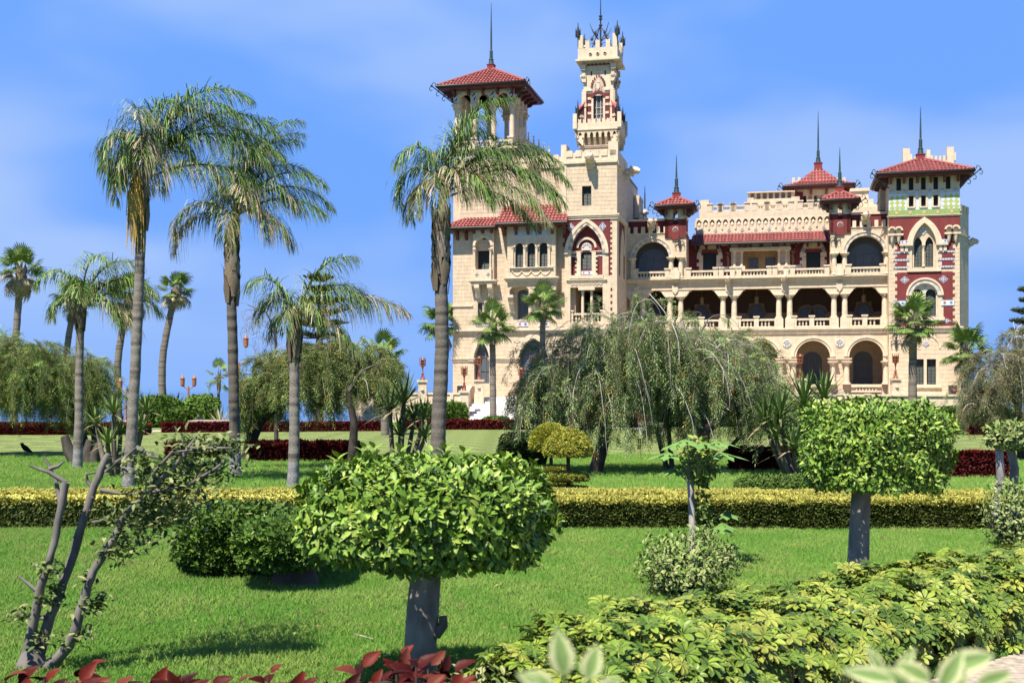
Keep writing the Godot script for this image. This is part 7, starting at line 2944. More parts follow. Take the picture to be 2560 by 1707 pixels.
func pine(label: String, foot: Vector3, top: Vector3, reach: float, tiers: int, per: int) -> void:
	var o := thing("pine_tree", label, "tree", foot, "tiered pines behind the garden")
	var h := top - foot
	var b := MB.new()
	b.col = lin(0.12, 0.1, 0.08)
	b.tube([Vector3.ZERO, h * 0.5, h], [0.28, 0.2, 0.03], 8)
	obj(o, "trunk", b, M.bark)
	var p := []
	var t := []
	var w := MB.new()
	for k in tiers:
		var v := lerpf(0.35, 0.97, float(k) / (tiers - 1))
		var r := reach * (1.0 - v * 0.55) * (1.0 if k < tiers - 2 else 0.6)
		for i in per / 3:
			var g := TAU * i / (per / 3) + k * 0.7
			var out := Vector3(cos(g), 0.06, sin(g))
			var s := h * v
			var e := s + out * r * rr(0.8, 1.1)
			w.col = lin(0.14, 0.11, 0.09)
			w.tube([s, s.lerp(e, 0.5) - Vector3(0, 0.05, 0), e + Vector3(0, 0.12, 0)], [0.05, 0.035, 0.015], 4)
			for j in 16:
				var q := rr(0.25, 1.0)
				p.append(Transform3D(Basis(Vector3.UP, rr(0, TAU)).scaled(Vector3.ONE * rr(0.8, 1.4)), s.lerp(e, q) + Vector3(rr(-0.12, 0.12), 0.1 * q, rr(-0.12, 0.12))))
				t.append(lin(0.045, 0.06, 0.035) * rr(0.6, 1.4))
	obj(o, "branch", w, M.bark, "stuff")
	many(o, "foliage", tuft_mesh(0.22, 12, 0.1, M.needle), p, t)


func hedges() -> void:
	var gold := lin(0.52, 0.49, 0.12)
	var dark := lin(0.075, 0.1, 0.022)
	# two golden-topped hedges, one right behind the other
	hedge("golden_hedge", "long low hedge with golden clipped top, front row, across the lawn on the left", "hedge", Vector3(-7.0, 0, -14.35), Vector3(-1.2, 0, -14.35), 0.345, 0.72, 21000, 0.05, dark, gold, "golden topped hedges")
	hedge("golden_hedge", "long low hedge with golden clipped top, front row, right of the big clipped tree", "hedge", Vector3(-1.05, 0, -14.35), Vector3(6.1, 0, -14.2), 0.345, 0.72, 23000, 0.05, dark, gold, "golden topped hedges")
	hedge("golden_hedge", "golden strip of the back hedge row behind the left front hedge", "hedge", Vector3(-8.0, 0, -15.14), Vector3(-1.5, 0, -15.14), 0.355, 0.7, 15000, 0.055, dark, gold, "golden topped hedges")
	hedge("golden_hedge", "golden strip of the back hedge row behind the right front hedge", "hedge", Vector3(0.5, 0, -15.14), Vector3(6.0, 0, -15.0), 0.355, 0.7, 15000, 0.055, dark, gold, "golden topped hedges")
	# copper red rows
	red_row("long copper red hedge strip at the far left edge of the lawn", Vector3(-20.5, 0, -46), Vector3(-13.9, 0, -46), 0.42, 0.6, 2600, 0.13)
	red_row("copper red hedge strip before the far path and the clipped bushes", Vector3(-14.0, 0, -48.5), Vector3(-5.5, 0, -50.5), 0.38, 0.6, 3000, 0.13)
	red_row("copper red hedge strip at the foot of the marble stairs", Vector3(-4.6, 0, -52.5), Vector3(3.5, 0, -52.0), 0.4, 0.7, 3000, 0.13)
	red_row("copper red hedge strip glimpsed right of the clipped tree at the far lawn edge", Vector3(13.5, 0, -46), Vector3(20, 0, -46), 0.42, 0.6, 2200, 0.13)
	red_row("copper red hedge under the middle weeping tree, left of the short palm's foot", px(620, 1146, 28.5) * Vector3(1, 0, 1), px(890, 1146, 28.5) * Vector3(1, 0, 1), 0.42, 0.6, 2400, 0.1)
	red_row("short copper red hedge behind the bent branches of the three-stemmed tree", px(415, 1142, 30.0) * Vector3(1, 0, 1), px(530, 1142, 30.0) * Vector3(1, 0, 1), 0.35, 0.5, 1200, 0.1)
	red_row("dark copper red hedge under the weeping tree, left of the right clipped tree", px(1835, 1180, 25.0) * Vector3(1, 0, 1), px(2000, 1180, 25.0) * Vector3(1, 0, 1), 0.46, 0.6, 1600, 0.09)
	red_row("bright copper red hedge at the right, behind the thin grey stems", px(2370, 1195, 23.0) * Vector3(1, 0, 1), px(2520, 1195, 23.0) * Vector3(1, 0, 1), 0.46, 0.6, 1600, 0.09)


func lawn_plants() -> void:
	var green := [lin(0.085, 0.16, 0.026), lin(0.12, 0.205, 0.034), lin(0.06, 0.115, 0.02)]
	# dark bush with the hollow right side, left of the big tree
	var d := 10.95
	var o := bush("clipped_bush", "round-shouldered clipped green bush, its right side hollow and dark, behind the tree stump", "bush", on_ground(606, d), Vector3(0.54, 0.31, 0.5), 3.6, 9000, 0.055, green, "leaf_gloss", 0.1, 0.3)
	var over := bush("clipped_bush", "second clipped bush raised over the stump, mostly behind the big clipped tree", "bush", on_ground(738, 10.5), Vector3(0.42, 0.19, 0.85), 3.2, 5200, 0.055, green, "leaf_gloss", 0.08, 0.3)
	var legs := MB.new()
	legs.col = lin(0.08, 0.06, 0.05)
	for k in 5:
		var q := Vector3(rr(-0.25, 0.25), 0, rr(-0.5, -0.2))
		legs.tube([q * 0.6, q + Vector3(0, 0.25, 0)], [0.02, 0.014], 6)
	obj(over, "stem", legs, M.bark, "stuff")
	for c in over.get_children():
		if c.name != "stem":
			c.position.y += 0.19
	# stump
	var s := thing("tree_stump", "sawn pale tree stump in the shade of the clipped bush", "tree stump", on_ground(737, 10.25))
	var b := MB.new()
	b.col = lin(0.19, 0.14, 0.11)  # bark toned darker to deepen the shade the bush drops on it
	b.lathe([Vector2(0.25, -0.02), Vector2(0.205, 0.03), Vector2(0.18, 0.1), Vector2(0.17, 0.17)], Vector3.ZERO, 12)
	obj(s, "trunk", b, M.bark)
	b = MB.new()
	b.col = lin(0.36, 0.27, 0.2)
	b.lathe([Vector2(0.17, 0.17), Vector2(0.163, 0.178), Vector2(0, 0.18)], Vector3.ZERO, 12)
	obj(s, "cut_face", b, M.bark)
	# the big clipped standard in front
	var lime := [lin(0.13, 0.235, 0.026), lin(0.1, 0.19, 0.022), lin(0.18, 0.29, 0.04), lin(0.06, 0.12, 0.016), lin(0.27, 0.36, 0.065)]
	d = 6.58
	var f := on_ground(1049, d)
	var t := topiary("big clipped ficus standard with a wide glossy lime green crown, centre front", f, [Vector3(-0.01, -0.02, 0), Vector3(0.0, 0.2, 0), Vector3(0.015, 0.42, 0), Vector3(0.03, 0.62, 0), Vector3(0.02, 0.85, 0)], 0.088, Vector3(0.04, 0.965, 0), Vector3(0.65, 0.305, 0.56), 2.7, 17000, 0.052, 300, lime)
	b = MB.new()
	b.col = lin(0.2, 0.17, 0.15)
	b.tube([Vector3(0.085, 0.32, 0.02), Vector3(0.13, 0.375, 0.03), Vector3(0.128, 0.42, 0.03)], [0.035, 0.028, 0.022], 8)
	obj(t, "branch_stub", b, M.bark)
	# a few vigorous shoots standing above the clipped top
	for e in [[-0.46, 0.27], [-0.36, 0.3], [-0.13, 0.31], [0.09, 0.3], [-0.29, 0.31], [0.2, 0.29], [0.42, 0.27]]:
		b = MB.new()
		b.col = lin(0.2, 0.24, 0.06)
		var at := Vector3(0.04 + e[0], 0.965 + e[1] - 0.08, rr(-0.2, 0.25))
		b.tube([at, at + Vector3(rr(-0.03, 0.03), 0.13, 0)], [0.006, 0.003], 4)
		var sh := obj(t, "shoot", b, M.leaf_gloss)
		for k in 7:
			var g := k * 2.4
			put(sh, "leaf", oval_leaf(0.075, 0.036, 0.3, 0.15, lime[2 if k > 3 else 4]).mesh(M.leaf_gloss)).transform = Transform3D(look_basis(Vector3(cos(g) * 0.8, 0.7, sin(g) * 0.8), Vector3(-cos(g), 1, -sin(g))), at + Vector3(0, 0.04 + 0.015 * k, 0))
	# the clipped standard on the right
	d = 9.6
	f = on_ground(2150, d)
	topiary("clipped ficus standard with a square-shouldered crown on a thick grey trunk, at the right", f, [Vector3(-0.02, -0.02, 0), Vector3(-0.01, 0.3, 0), Vector3(0.0, 0.6, 0), Vector3(0.02, 0.95, 0)], 0.082, Vector3(0.105, 1.175, 0), Vector3(0.54, 0.375, 0.48), 4.0, 15000, 0.046, 300, lime)
	# thin stem with papaya leaves
	d = 11.2
	f = on_ground(1733, d)
	t = thing("papaya_standard", "thin pale stem with lobed papaya leaves and a small ficus tuft on top", "small tree", f)
	b = MB.new()
	b.col = lin(0.55, 0.5, 0.47)
	b.tube([Vector3(0, -0.02, 0), Vector3(-0.005, 0.25, 0), Vector3(-0.01, 0.5, 0), Vector3(-0.02, 0.75, 0), Vector3(-0.045, 1.0, 0)], [0.037, 0.032, 0.03, 0.032, 0.026], 9)
	obj(t, "trunk", b, M.bark)
	var crown := Node3D.new()
	crown.name = "crown"
	crown.position = Vector3(0.06, 1.0, 0)
	t.add_child(crown)
	var make := func(c: Color) -> MB: return oval_leaf(0.07, 0.032, 0.3, 0.2, c)
	leaves(crown, "leaf", "foliage", make, M.leaf, shell(Vector3(0.17, 0.2, 0.17), 2.0, 420, 0.1, Vector2(0.7, 1.1)), [lin(0.14, 0.22, 0.03), lin(0.2, 0.27, 0.06), lin(0.28, 0.3, 0.1)], 120, facing(f + crown.position))
	for e in [[-60, 0.35, 1.05, 0.3], [-120, 0.3, 1.12, 0.26], [150, 0.34, 1.05, 0.3], [30, 0.42, 1.05, 0.32], [70, 0.36, 1.15, 0.28], [-20, 0.38, 1.15, 0.3], [170, 0.2, 0.9, 0.24], [10, 0.3, 0.92, 0.26], [110, 0.25, 1.17, 0.25]]:
		papaya_leaf(t, e, Vector3(-0.03, 0, 0))
	for e in [[10, 0.3, 0.5, 0.2], [60, 0.4, 0.42, 0.18], [-10, 0.22, 0.36, 0.2], [35, 0.4, 0.22, 0.16]]:
		papaya_leaf(t, e, Vector3(0.08, 0, 0))
	var side := Node3D.new()
	side.name = "side_foliage"
	side.position = Vector3(0.1, 0.55, 0)
	t.add_child(side)
	leaves(side, "leaf", "foliage", make, M.leaf, shell(Vector3(0.09, 0.3, 0.1), 2.0, 200, 0.08, Vector2(0.6, 1.0)), [lin(0.08, 0.13, 0.03), lin(0.12, 0.18, 0.04)], 40, facing(f + side.position))
	# variegated pittosporum under it
	var cream := [lin(0.2, 0.28, 0.075), lin(0.28, 0.34, 0.12), lin(0.13, 0.21, 0.05), lin(0.34, 0.37, 0.16)]
	shrub("variegated_shrub", "loose cream and green variegated shrub at the foot of the papaya stem", px(1722, 1490, 9.6) * Vector3(1, 0, 1), Vector3(0.42, 0.3, 0.36), 0.25, 2900, 0.05, 220, cream, "leaf")
	# right edge: two thin stems with variegated tops
	d = 13.3
	for e in [[[2510.0, 1345.0], [2490.0, 1280.0], [2503.0, 1190.0], [2498.0, 1105.0], 0.045, "leaning pale thin stem with a small variegated crown, right edge"], [[2532.0, 1340.0], [2532.0, 1260.0], [2538.0, 1170.0], [2525.0, 1110.0], 0.05, "straight grey stem just right of the leaning pale stem, right edge"]]:
		f = px(e[0][0], e[0][1], d) * Vector3(1, 0, 1)
		var pts := []
		for k in 4:
			pts.append(px(e[k][0], e[k][1], d) - f)
		pts[0].y = 0.0
		var c3: Vector3 = pts[3] + Vector3(0.08 if e[4] > 0.047 else 0.12, 0.08, 0)
		topiary(e[5], f, pts, e[4], c3, Vector3(0.26, 0.15, 0.24), 2.2, 900, 0.06, 90, [lin(0.17, 0.23, 0.07), lin(0.25, 0.29, 0.11), lin(0.12, 0.18, 0.05)], "standard_shrub", Color(-1, 0, 0), "leaf", lin(0.36, 0.34, 0.34))
		d = 13.6
	shrub("variegated_shrub", "cream and green variegated shrub at the foot of the thin stems, right edge", px(2530, 1385, 12.6) * Vector3(1, 0, 1), Vector3(0.3, 0.36, 0.3), 0.36, 1700, 0.05, 150, cream, "leaf")
	# golden cypress topiaries with balls on tiers
	var goldt := [lin(0.3, 0.31, 0.045), lin(0.22, 0.25, 0.035), lin(0.38, 0.36, 0.06)]
	var tier := [lin(0.16, 0.19, 0.03), lin(0.25, 0.25, 0.04)]
	golden_topiary("front golden cypress topiary, a dome on a thin stem over two flat tiers", on_ground(1420, 16.4), 0.32, 0.33, 0.87, goldt, tier)
	golden_topiary("golden cypress topiary standing behind and left of the other golden dome", on_ground(1377, 18.2), 0.31, 0.33, 0.88, goldt, tier)
	bush("clipped_bush", "dark clipped box bush left of the golden topiaries", "bush", on_ground(1305, 26.0), Vector3(0.5, 0.38, 0.45), 3.5, 4200, 0.075, [lin(0.035, 0.06, 0.014), lin(0.05, 0.085, 0.018)], "leaf_gloss")
	bush("clipped_bush", "low wide clipped green cushion bush behind the hedge, left of the right clipped tree", "bush", on_ground(1990, 18.6), Vector3(0.92, 0.18, 0.5), 3.2, 6500, 0.06, [lin(0.07, 0.12, 0.025), lin(0.09, 0.15, 0.03)], "leaf")
	# yuccas
	var yt := lin(0.11, 0.165, 0.045)
	d = 23.5
	sword_plant("yucca", "clump of pale green yuccas behind the tallest palm's foot", on_ground(285, d), [[px(283, 1035, d), 40, 1.0], [px(330, 1010, d + 1), 34, 0.9], [px(365, 1030, d), 34, 0.9], [px(268, 1110, d - 0.6), 36, 1.0], [px(240, 1060, d + 0.6), 30, 0.9], [px(350, 1075, d - 0.3), 30, 0.9], [px(300, 1085, d + 0.2), 30, 0.9]], 0.5, 0.045, yt, "yuccas on the lawn")
	sword_plant("yucca", "dark spiky yucca clump left of the thick palm trunk", on_ground(990, 25), [[px(1010, 1010, 25), 50, 1.2], [px(975, 1030, 25), 44, 1.0], [px(1060, 1045, 25), 36, 0.9], [px(1000, 1090, 25), 40, 1.0], [px(1062, 1095, 24.5), 34, 0.8], [px(1035, 1050, 25.5), 36, 0.9]], 0.6, 0.05, lin(0.06, 0.1, 0.035), "yuccas on the lawn")
	sword_plant("yucca", "bright yucca heads above the right clipped tree's left shoulder", on_ground(2010, 22.6), [[px(2010, 1010, 22.8), 48, 1.1], [px(2060, 1000, 22.8), 44, 1.0], [px(1950, 1040, 22.6), 44, 1.1], [px(1940, 1095, 22.4), 40, 1.1], [px(1985, 1125, 22.3), 40, 1.0], [px(1915, 1060, 22.8), 36, 1.1]], 0.68, 0.05, lin(0.085, 0.14, 0.04), "yuccas on the lawn")
	sword_plant("yucca", "dark yucca in deep shade under the large weeping tree", on_ground(1690, 25.2), [[px(1670, 1040, 25.2), 34, 0.9], [px(1860, 1080, 25.4), 34, 0.9], [px(1640, 1060, 25.4), 28, 0.8]], 0.5, 0.045, lin(0.05, 0.075, 0.03), "yuccas on the lawn")
	var bt := thing("cut_palm_boles", "dark forked cut stems standing behind the slender palm's foot", "tree stump", on_ground(200, 27.5))
	for e in [[160.0, 1090.0, 0.0], [225.0, 1100.0, 0.0], [250.0, 1110.0, 0.0]]:
		b = MB.new()
		b.col = lin(0.12, 0.1, 0.085)
		var top := px(e[0], e[1], 27.5) - bt.position
		b.tube([Vector3(top.x * 0.5 + 0.1, 0, 0), Vector3(top.x * 0.75, top.y * 0.5, 0), top], [0.16, 0.13, 0.09], 8)
		obj(bt, "stem", b, M.bark)
	crow()
	var fallen := MB.new()
	for k in 130:
		var z := -rr(5.6, 13.5)
		var l := oval_leaf(rr(0.03, 0.06), rr(0.016, 0.03), 0.3, 0.5, [lin(0.3, 0.2, 0.09), lin(0.22, 0.13, 0.07), lin(0.36, 0.33, 0.12)][k % 3])
		var at := Transform3D(Basis.from_euler(Vector3(rr(-0.4, 0.4), rr(0, TAU), rr(-0.5, 0.5))), Vector3(rr(-1, 0.35) * z * -0.42, 0.035, z))
		for i in l.v.size():
			fallen.v.append(at * l.v[i])
			fallen.n.append(at.basis * l.n[i])
		fallen.c.append_array(l.c)
	tag(obj(self, "fallen_leaves", fallen, M.leaf, "stuff"), "dry brown fallen leaves scattered on the near lawn", "leaves", "", "stuff")
	var stick := MB.new()
	stick.col = lin(0.3, 0.25, 0.2)
	stick.tube([px(885, 1585, 8.1), px(905, 1590, 8.0), px(935, 1598, 7.9)], [0.006, 0.007, 0.004], 5)
	var so := thing("fallen_stick", "thin bent dry stick lying on the grass left of the big clipped tree", "stick")
	obj(so, "twig", stick, M.twig)


func papaya_leaf(o: Node3D, e: Array, from_: Vector3) -> void:
	var g := deg_to_rad(e[0])
	var d := Vector3(cos(g), 0, sin(g))
	var hub: Vector3 = from_ + Vector3(0, e[2], 0) + d * e[1] * 0.75 + Vector3(0, 0.03, 0)
	var b := MB.new()
	b.col = lin(0.3, 0.33, 0.16)
	b.tube([from_ + Vector3(0, e[2] - 0.12, 0), hub], [0.008, 0.005], 4)
	var tone := lin(0.13, 0.24, 0.055) * rr(0.85, 1.2)
	for k in 7:
		var a := lerpf(-2.3, 2.3, k / 6.0)
		var ld := d.rotated(Vector3.UP, a)
		var L: float = e[3] * (0.62 + 0.2 * cos(a))
		var s := Vector3(-ld.z, 0, ld.x)
		b.col = tone * rr(0.9, 1.1)
		var tip := hub + ld * L - Vector3(0, 0.07, 0)
		var prof := [0.012, 0.03, 0.016, 0.045, 0.02, 0.0]
		for i in 5:
			var p := hub.lerp(tip, i / 5.0)
			var q := hub.lerp(tip, (i + 1) / 5.0)
			b.sq(p - s * prof[i], p + s * prof[i], q + s * prof[i + 1], q - s * prof[i + 1], Vector3.UP, Vector3.UP, Vector3.UP, Vector3.UP)
	obj(o, "lobed_leaf", b, M.leaf)


func shrub(called: String, label: String, foot: Vector3, rad: Vector3, cy: float, n: int, leaf_len: float, singles: int, tones: Array, m: String) -> void:
	var o := thing(called, label, "shrub", foot, "variegated shrubs")
	twigs_inside(o, Vector3(0, cy, 0), rad, 40, Vector3.ZERO)
	var crown := Node3D.new()
	crown.name = "crown"
	crown.position = Vector3(0, cy, 0)
	o.add_child(crown)
	var make := func(c: Color) -> MB: return oval_leaf(leaf_len, leaf_len * 0.42, 0.25, 0.25, c * 0.7, c * 1.25)
	leaves(crown, "leaf", "foliage", make, M[m], shell(rad, 2.0, n, rad.x * 0.55, Vector2(0.6, 1.1), -0.95, 0.5, 0.16), tones, singles, facing(foot + crown.position))


func golden_topiary(label: String, foot: Vector3, r: float, h: float, cy: float, gold: Array, tier: Array) -> void:
	var o := thing("golden_topiary", label, "topiary", foot, "golden cypress topiaries")
	var b := MB.new()
	b.col = lin(0.12, 0.08, 0.05)
	b.tube([Vector3.ZERO, Vector3(0.01, cy * 0.5, 0), Vector3(0, cy, 0)], [0.04, 0.03, 0.025], 7)
	obj(o, "trunk", b, M.bark)
	for e in [[0.31, 0.075, 0.285, tier, 1500, 3.5], [0.27, 0.06, 0.475, tier, 1300, 2.6], [r, h * 0.72, cy + 0.03, gold, 4200, 2.2]]:
		var p := shell(Vector3(e[0], e[1], e[0]), e[5], e[4], 0.06, Vector2(0.7, 1.2), -0.55, 0.2, 0.04)
		var t := []
		for k in p.size():
			# domes: narrower at the top than at the skirt
			var v := clampf(p[k].origin.y / (h * 0.72), -1, 1)
			if e[3] == gold:
				p[k].origin.x *= 1.0 - 0.22 * v
				p[k].origin.z *= 1.0 - 0.22 * v
			p[k].origin += Vector3(0, e[2], 0)
			t.append(e[3][rng.randi() % e[3].size()] * rr(0.7, 1.3))
		var part := many(o, "clipped_tier" if e[3] != gold else "clipped_dome", tuft_mesh(0.04, 9, 0.16, M.leaf), p, t)
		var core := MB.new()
		core.col = lin(0.05, 0.04, 0.015)  # dark core: shade between the inner twigs put into its colour
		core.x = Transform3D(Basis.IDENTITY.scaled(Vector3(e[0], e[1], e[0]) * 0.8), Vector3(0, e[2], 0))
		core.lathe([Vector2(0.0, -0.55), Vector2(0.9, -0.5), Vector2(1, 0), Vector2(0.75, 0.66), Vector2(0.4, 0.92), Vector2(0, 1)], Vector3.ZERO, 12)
		obj(o, "twig_shade_core", core, M.soil)


func crow() -> void:
	var d := 31.5
	var o := thing("crow", "black crow standing on the grass at the far left", "bird", on_ground(62, d))
	var b := MB.new()
	b.col = lin(0.012, 0.012, 0.014)
	b.tube([Vector3(0.2, 0.05, 0), Vector3(0.1, 0.11, 0), Vector3(0.0, 0.17, 0), Vector3(-0.07, 0.24, 0), Vector3(-0.09, 0.29, 0), Vector3(-0.1, 0.31, 0)], [0.012, 0.045, 0.075, 0.05, 0.042, 0.02], 9)
	b.tube([Vector3(-0.11, 0.285, 0), Vector3(-0.17, 0.275, 0)], [0.018, 0.003], 5)
	b.tube([Vector3(0.02, 0.16, 0.06), Vector3(0.1, 0.12, 0.05), Vector3(0.2, 0.06, 0.02)], [0.03, 0.03, 0.006], 6)
	b.tube([Vector3(0.0, 0.12, 0.02), Vector3(-0.01, 0.0, 0.02)], [0.01, 0.008], 4)
	b.tube([Vector3(0.03, 0.12, -0.02), Vector3(0.03, 0.0, -0.02)], [0.01, 0.008], 4)
	obj(o, "body", b, M.leaf)


func distance() -> void:
	var g := [lin(0.08, 0.15, 0.025), lin(0.1, 0.18, 0.03), lin(0.06, 0.11, 0.02)]
	bush("clipped_bush", "round green bush by the far path, left of the lone far palm's foot", "bush", on_ground(395, 56), Vector3(1.1, 0.72, 0.8), 2.4, 2600, 0.16, g)
	bush("clipped_bush", "smaller round bush right of the far round bush", "bush", on_ground(432, 54), Vector3(0.65, 0.45, 0.5), 2.4, 1500, 0.14, g)
	bush("clipped_bush", "bright square hedge block behind the far small standard tree", "bush", on_ground(500, 62), Vector3(0.75, 0.72, 0.6), 3.5, 1800, 0.15, [lin(0.12, 0.22, 0.03)])
	topiary("small clipped standard tree by the far path steps", on_ground(498, 54), [Vector3.ZERO, Vector3(0, 0.7, 0)], 0.13, Vector3(0.1, 1.05, 0), Vector3(0.78, 0.42, 0.6), 2.6, 1600, 0.14, 0, [lin(0.11, 0.2, 0.028), lin(0.08, 0.15, 0.02)], "topiary_tree", Color(-1, 0, 0), "leaf", lin(0.35, 0.34, 0.34))
	bush("clipped_bush", "bush at the foot of the terrace, left of the stair pedestal", "bush", on_ground(1122, 59), Vector3(0.85, 0.55, 0.5), 3.4, 2200, 0.14, g)
	bush("clipped_bush", "bush before the terrace wall, behind the yuccas left of the thick palm", "bush", on_ground(1065, 59), Vector3(1.0, 0.5, 0.5), 3.0, 1800, 0.14, g)
	bush("clipped_bush", "low bright bush at the foot of the stair-side fan palm", "bush", on_ground(1240, 54.5), Vector3(0.6, 0.25, 0.4), 3.0, 1400, 0.12, g)
	bush("clipped_bush", "bright bush at the foot of the second fan palm, right of the stairs", "bush", on_ground(1358, 54.5), Vector3(0.7, 0.3, 0.4), 3.4, 1500, 0.12, [lin(0.12, 0.22, 0.03), lin(0.1, 0.18, 0.03)])
	red_row("copper red bed right of the stairs' bright bush", Vector3(2.4, 0, -55.5), Vector3(6.0, 0, -55.5), 0.6, 0.7, 1500, 0.16)
	bush("clipped_bush", "green hedge below the terrace at the far right", "bush", on_ground(2400, 50), Vector3(2.4, 0.5, 0.7), 3.4, 3200, 0.16, g)
	bush("clipped_bush", "bush behind the leaning stems of the middle weeping tree", "bush", on_ground(640, 52), Vector3(1.0, 0.7, 0.7), 2.6, 2000, 0.16, g)
	for e in [[1480, 56.5, 1.5, "rounded shrub at the terrace foot, first one right of the red bed"], [1600, 57.5, 1.7, "rounded shrub at the terrace foot behind the red and white bench"], [1730, 57.0, 1.6, "rounded shrub at the terrace foot behind the forked trunk of the large weeping tree"], [1860, 57.5, 1.7, "rounded shrub at the terrace foot under the second visible ground arch"], [1985, 57.0, 1.5, "rounded shrub at the terrace foot behind the bright yucca heads"]]:
		bush("clipped_bush", e[3], "bush", on_ground(e[0], e[1]), Vector3(e[2], 0.62, 0.7), 2.8, 1900, 0.16, g, "leaf", 0.1, 0.24, "shrubs along the terrace foot")
	sword_plant("agave", "pale spiky agave beside the far path steps", on_ground(550, 53), [[Vector3((550.0 - 1280) / FOCAL * 53, 0.12, -53), 34, 1.0]], 0.95, 0.09, lin(0.3, 0.32, 0.16))
	sword_plant("cycad", "dark cycad rosette by the far bushes", on_ground(440, 60), [[Vector3((440.0 - 1280) / FOCAL * 60, 0.7, -60), 40, 1.0]], 1.0, 0.1, lin(0.035, 0.06, 0.03))
	# the far path with its two steps
	var o := thing("garden_steps", "low pale steps and stone edge where the far path climbs", "steps", on_ground(530, 50.5))
	for k in 3:
		slab(o, "step", -1.3, 1.5, k * 0.14, (k + 1) * 0.14, -2.5, -k * 0.5, lin(0.5, 0.4, 0.36), "path")
	var b := MB.new()
	b.col = lin(0.68, 0.6, 0.52)
	b.quad(Vector3(-15.2, 0.008, -49.6), Vector3(-11.2, 0.008, -51.0), Vector3(-11.6, 0.008, -53.0), Vector3(-15.6, 0.008, -51.2))
	tag(obj(self, "garden_path", b, M.path), "pale sandy garden path at the far left edge of the lawn", "path", "", "structure")
	b = MB.new()
	b.col = lin(0.7, 0.66, 0.6)
	b.quad(Vector3(-4.8, 0.007, -53.4), Vector3(6, 0.007, -53.4), Vector3(6, 0.007, -60.0), Vector3(-4.8, 0.007, -60.0))
	tag(obj(self, "forecourt", b, M.path), "pale paved forecourt at the foot of the stairs", "pavement", "", "structure")
	# lanterns of the sea-side garden
	var labels := ["twin-headed pink copper lamp post by the far bushes", "lamp post seen between the two left palm trunks", "tall pink copper lamp post just right of the dark feather palm trunk"]
	var k := 0
	for e in [[470.0, 961.0, 58.0], [314.0, 968.0, 58.0], [597.0, 900.0, 50.0]]:
		var lp := thing("garden_lamp", labels[k], "lamp post", on_ground(e[0], e[2]), "garden lamp posts by the sea")
		var head := px(e[0], e[1], e[2]) - lp.position
		b = MB.new()
		b.col = lin(0.5, 0.2, 0.14)
		b.lathe([Vector2(0.12, 0), Vector2(0.1, 0.2), Vector2(0.05, 0.3), Vector2(0.045, head.y - 0.1)], Vector3.ZERO, 8)
		b.tube([Vector3(-0.26, head.y - 0.05, 0), Vector3(0, head.y - 0.25, 0), Vector3(0.26, head.y - 0.05, 0)], [0.03, 0.04, 0.03], 5)
		obj(lp, "post", b, M.copper)
		for q in [-0.28, 0.28]:
			b = MB.new()
			b.col = lin(0.46, 0.19, 0.1)
			var h0 := head.y - 0.1 + (0.0 if q < 0 or k != 2 else 0.6)
			b.lathe([Vector2(0.03, 0), Vector2(0.1, 0.06), Vector2(0.11, 0.36), Vector2(0.13, 0.39), Vector2(0.08, 0.44), Vector2(0.02, 0.56)], Vector3(q, h0, 0), 8)
			obj(lp, "lantern_head", b, M.copper)
		k += 1
	# red-roofed seat glimpsed under the weeping tree
	var st := thing("garden_bench", "red and white garden seat glimpsed under the large weeping tree", "bench", on_ground(1628, 47))
	slab(st, "seat", -0.5, 0.5, 0.38, 0.45, -0.25, 0.25, lin(0.66, 0.62, 0.58), "marble")
	slab(st, "backrest", -0.5, 0.5, 0.45, 0.85, -0.28, -0.22, lin(0.3, 0.035, 0.035), "wood")
	for q in [-0.42, 0.42]:
		slab(st, "leg", q - 0.05, q + 0.05, 0, 0.38, -0.2, 0.2, lin(0.66, 0.62, 0.58), "marble")


func foreground() -> void:
	three_stems()
	schefflera()
	red_front()
	near_leaves()


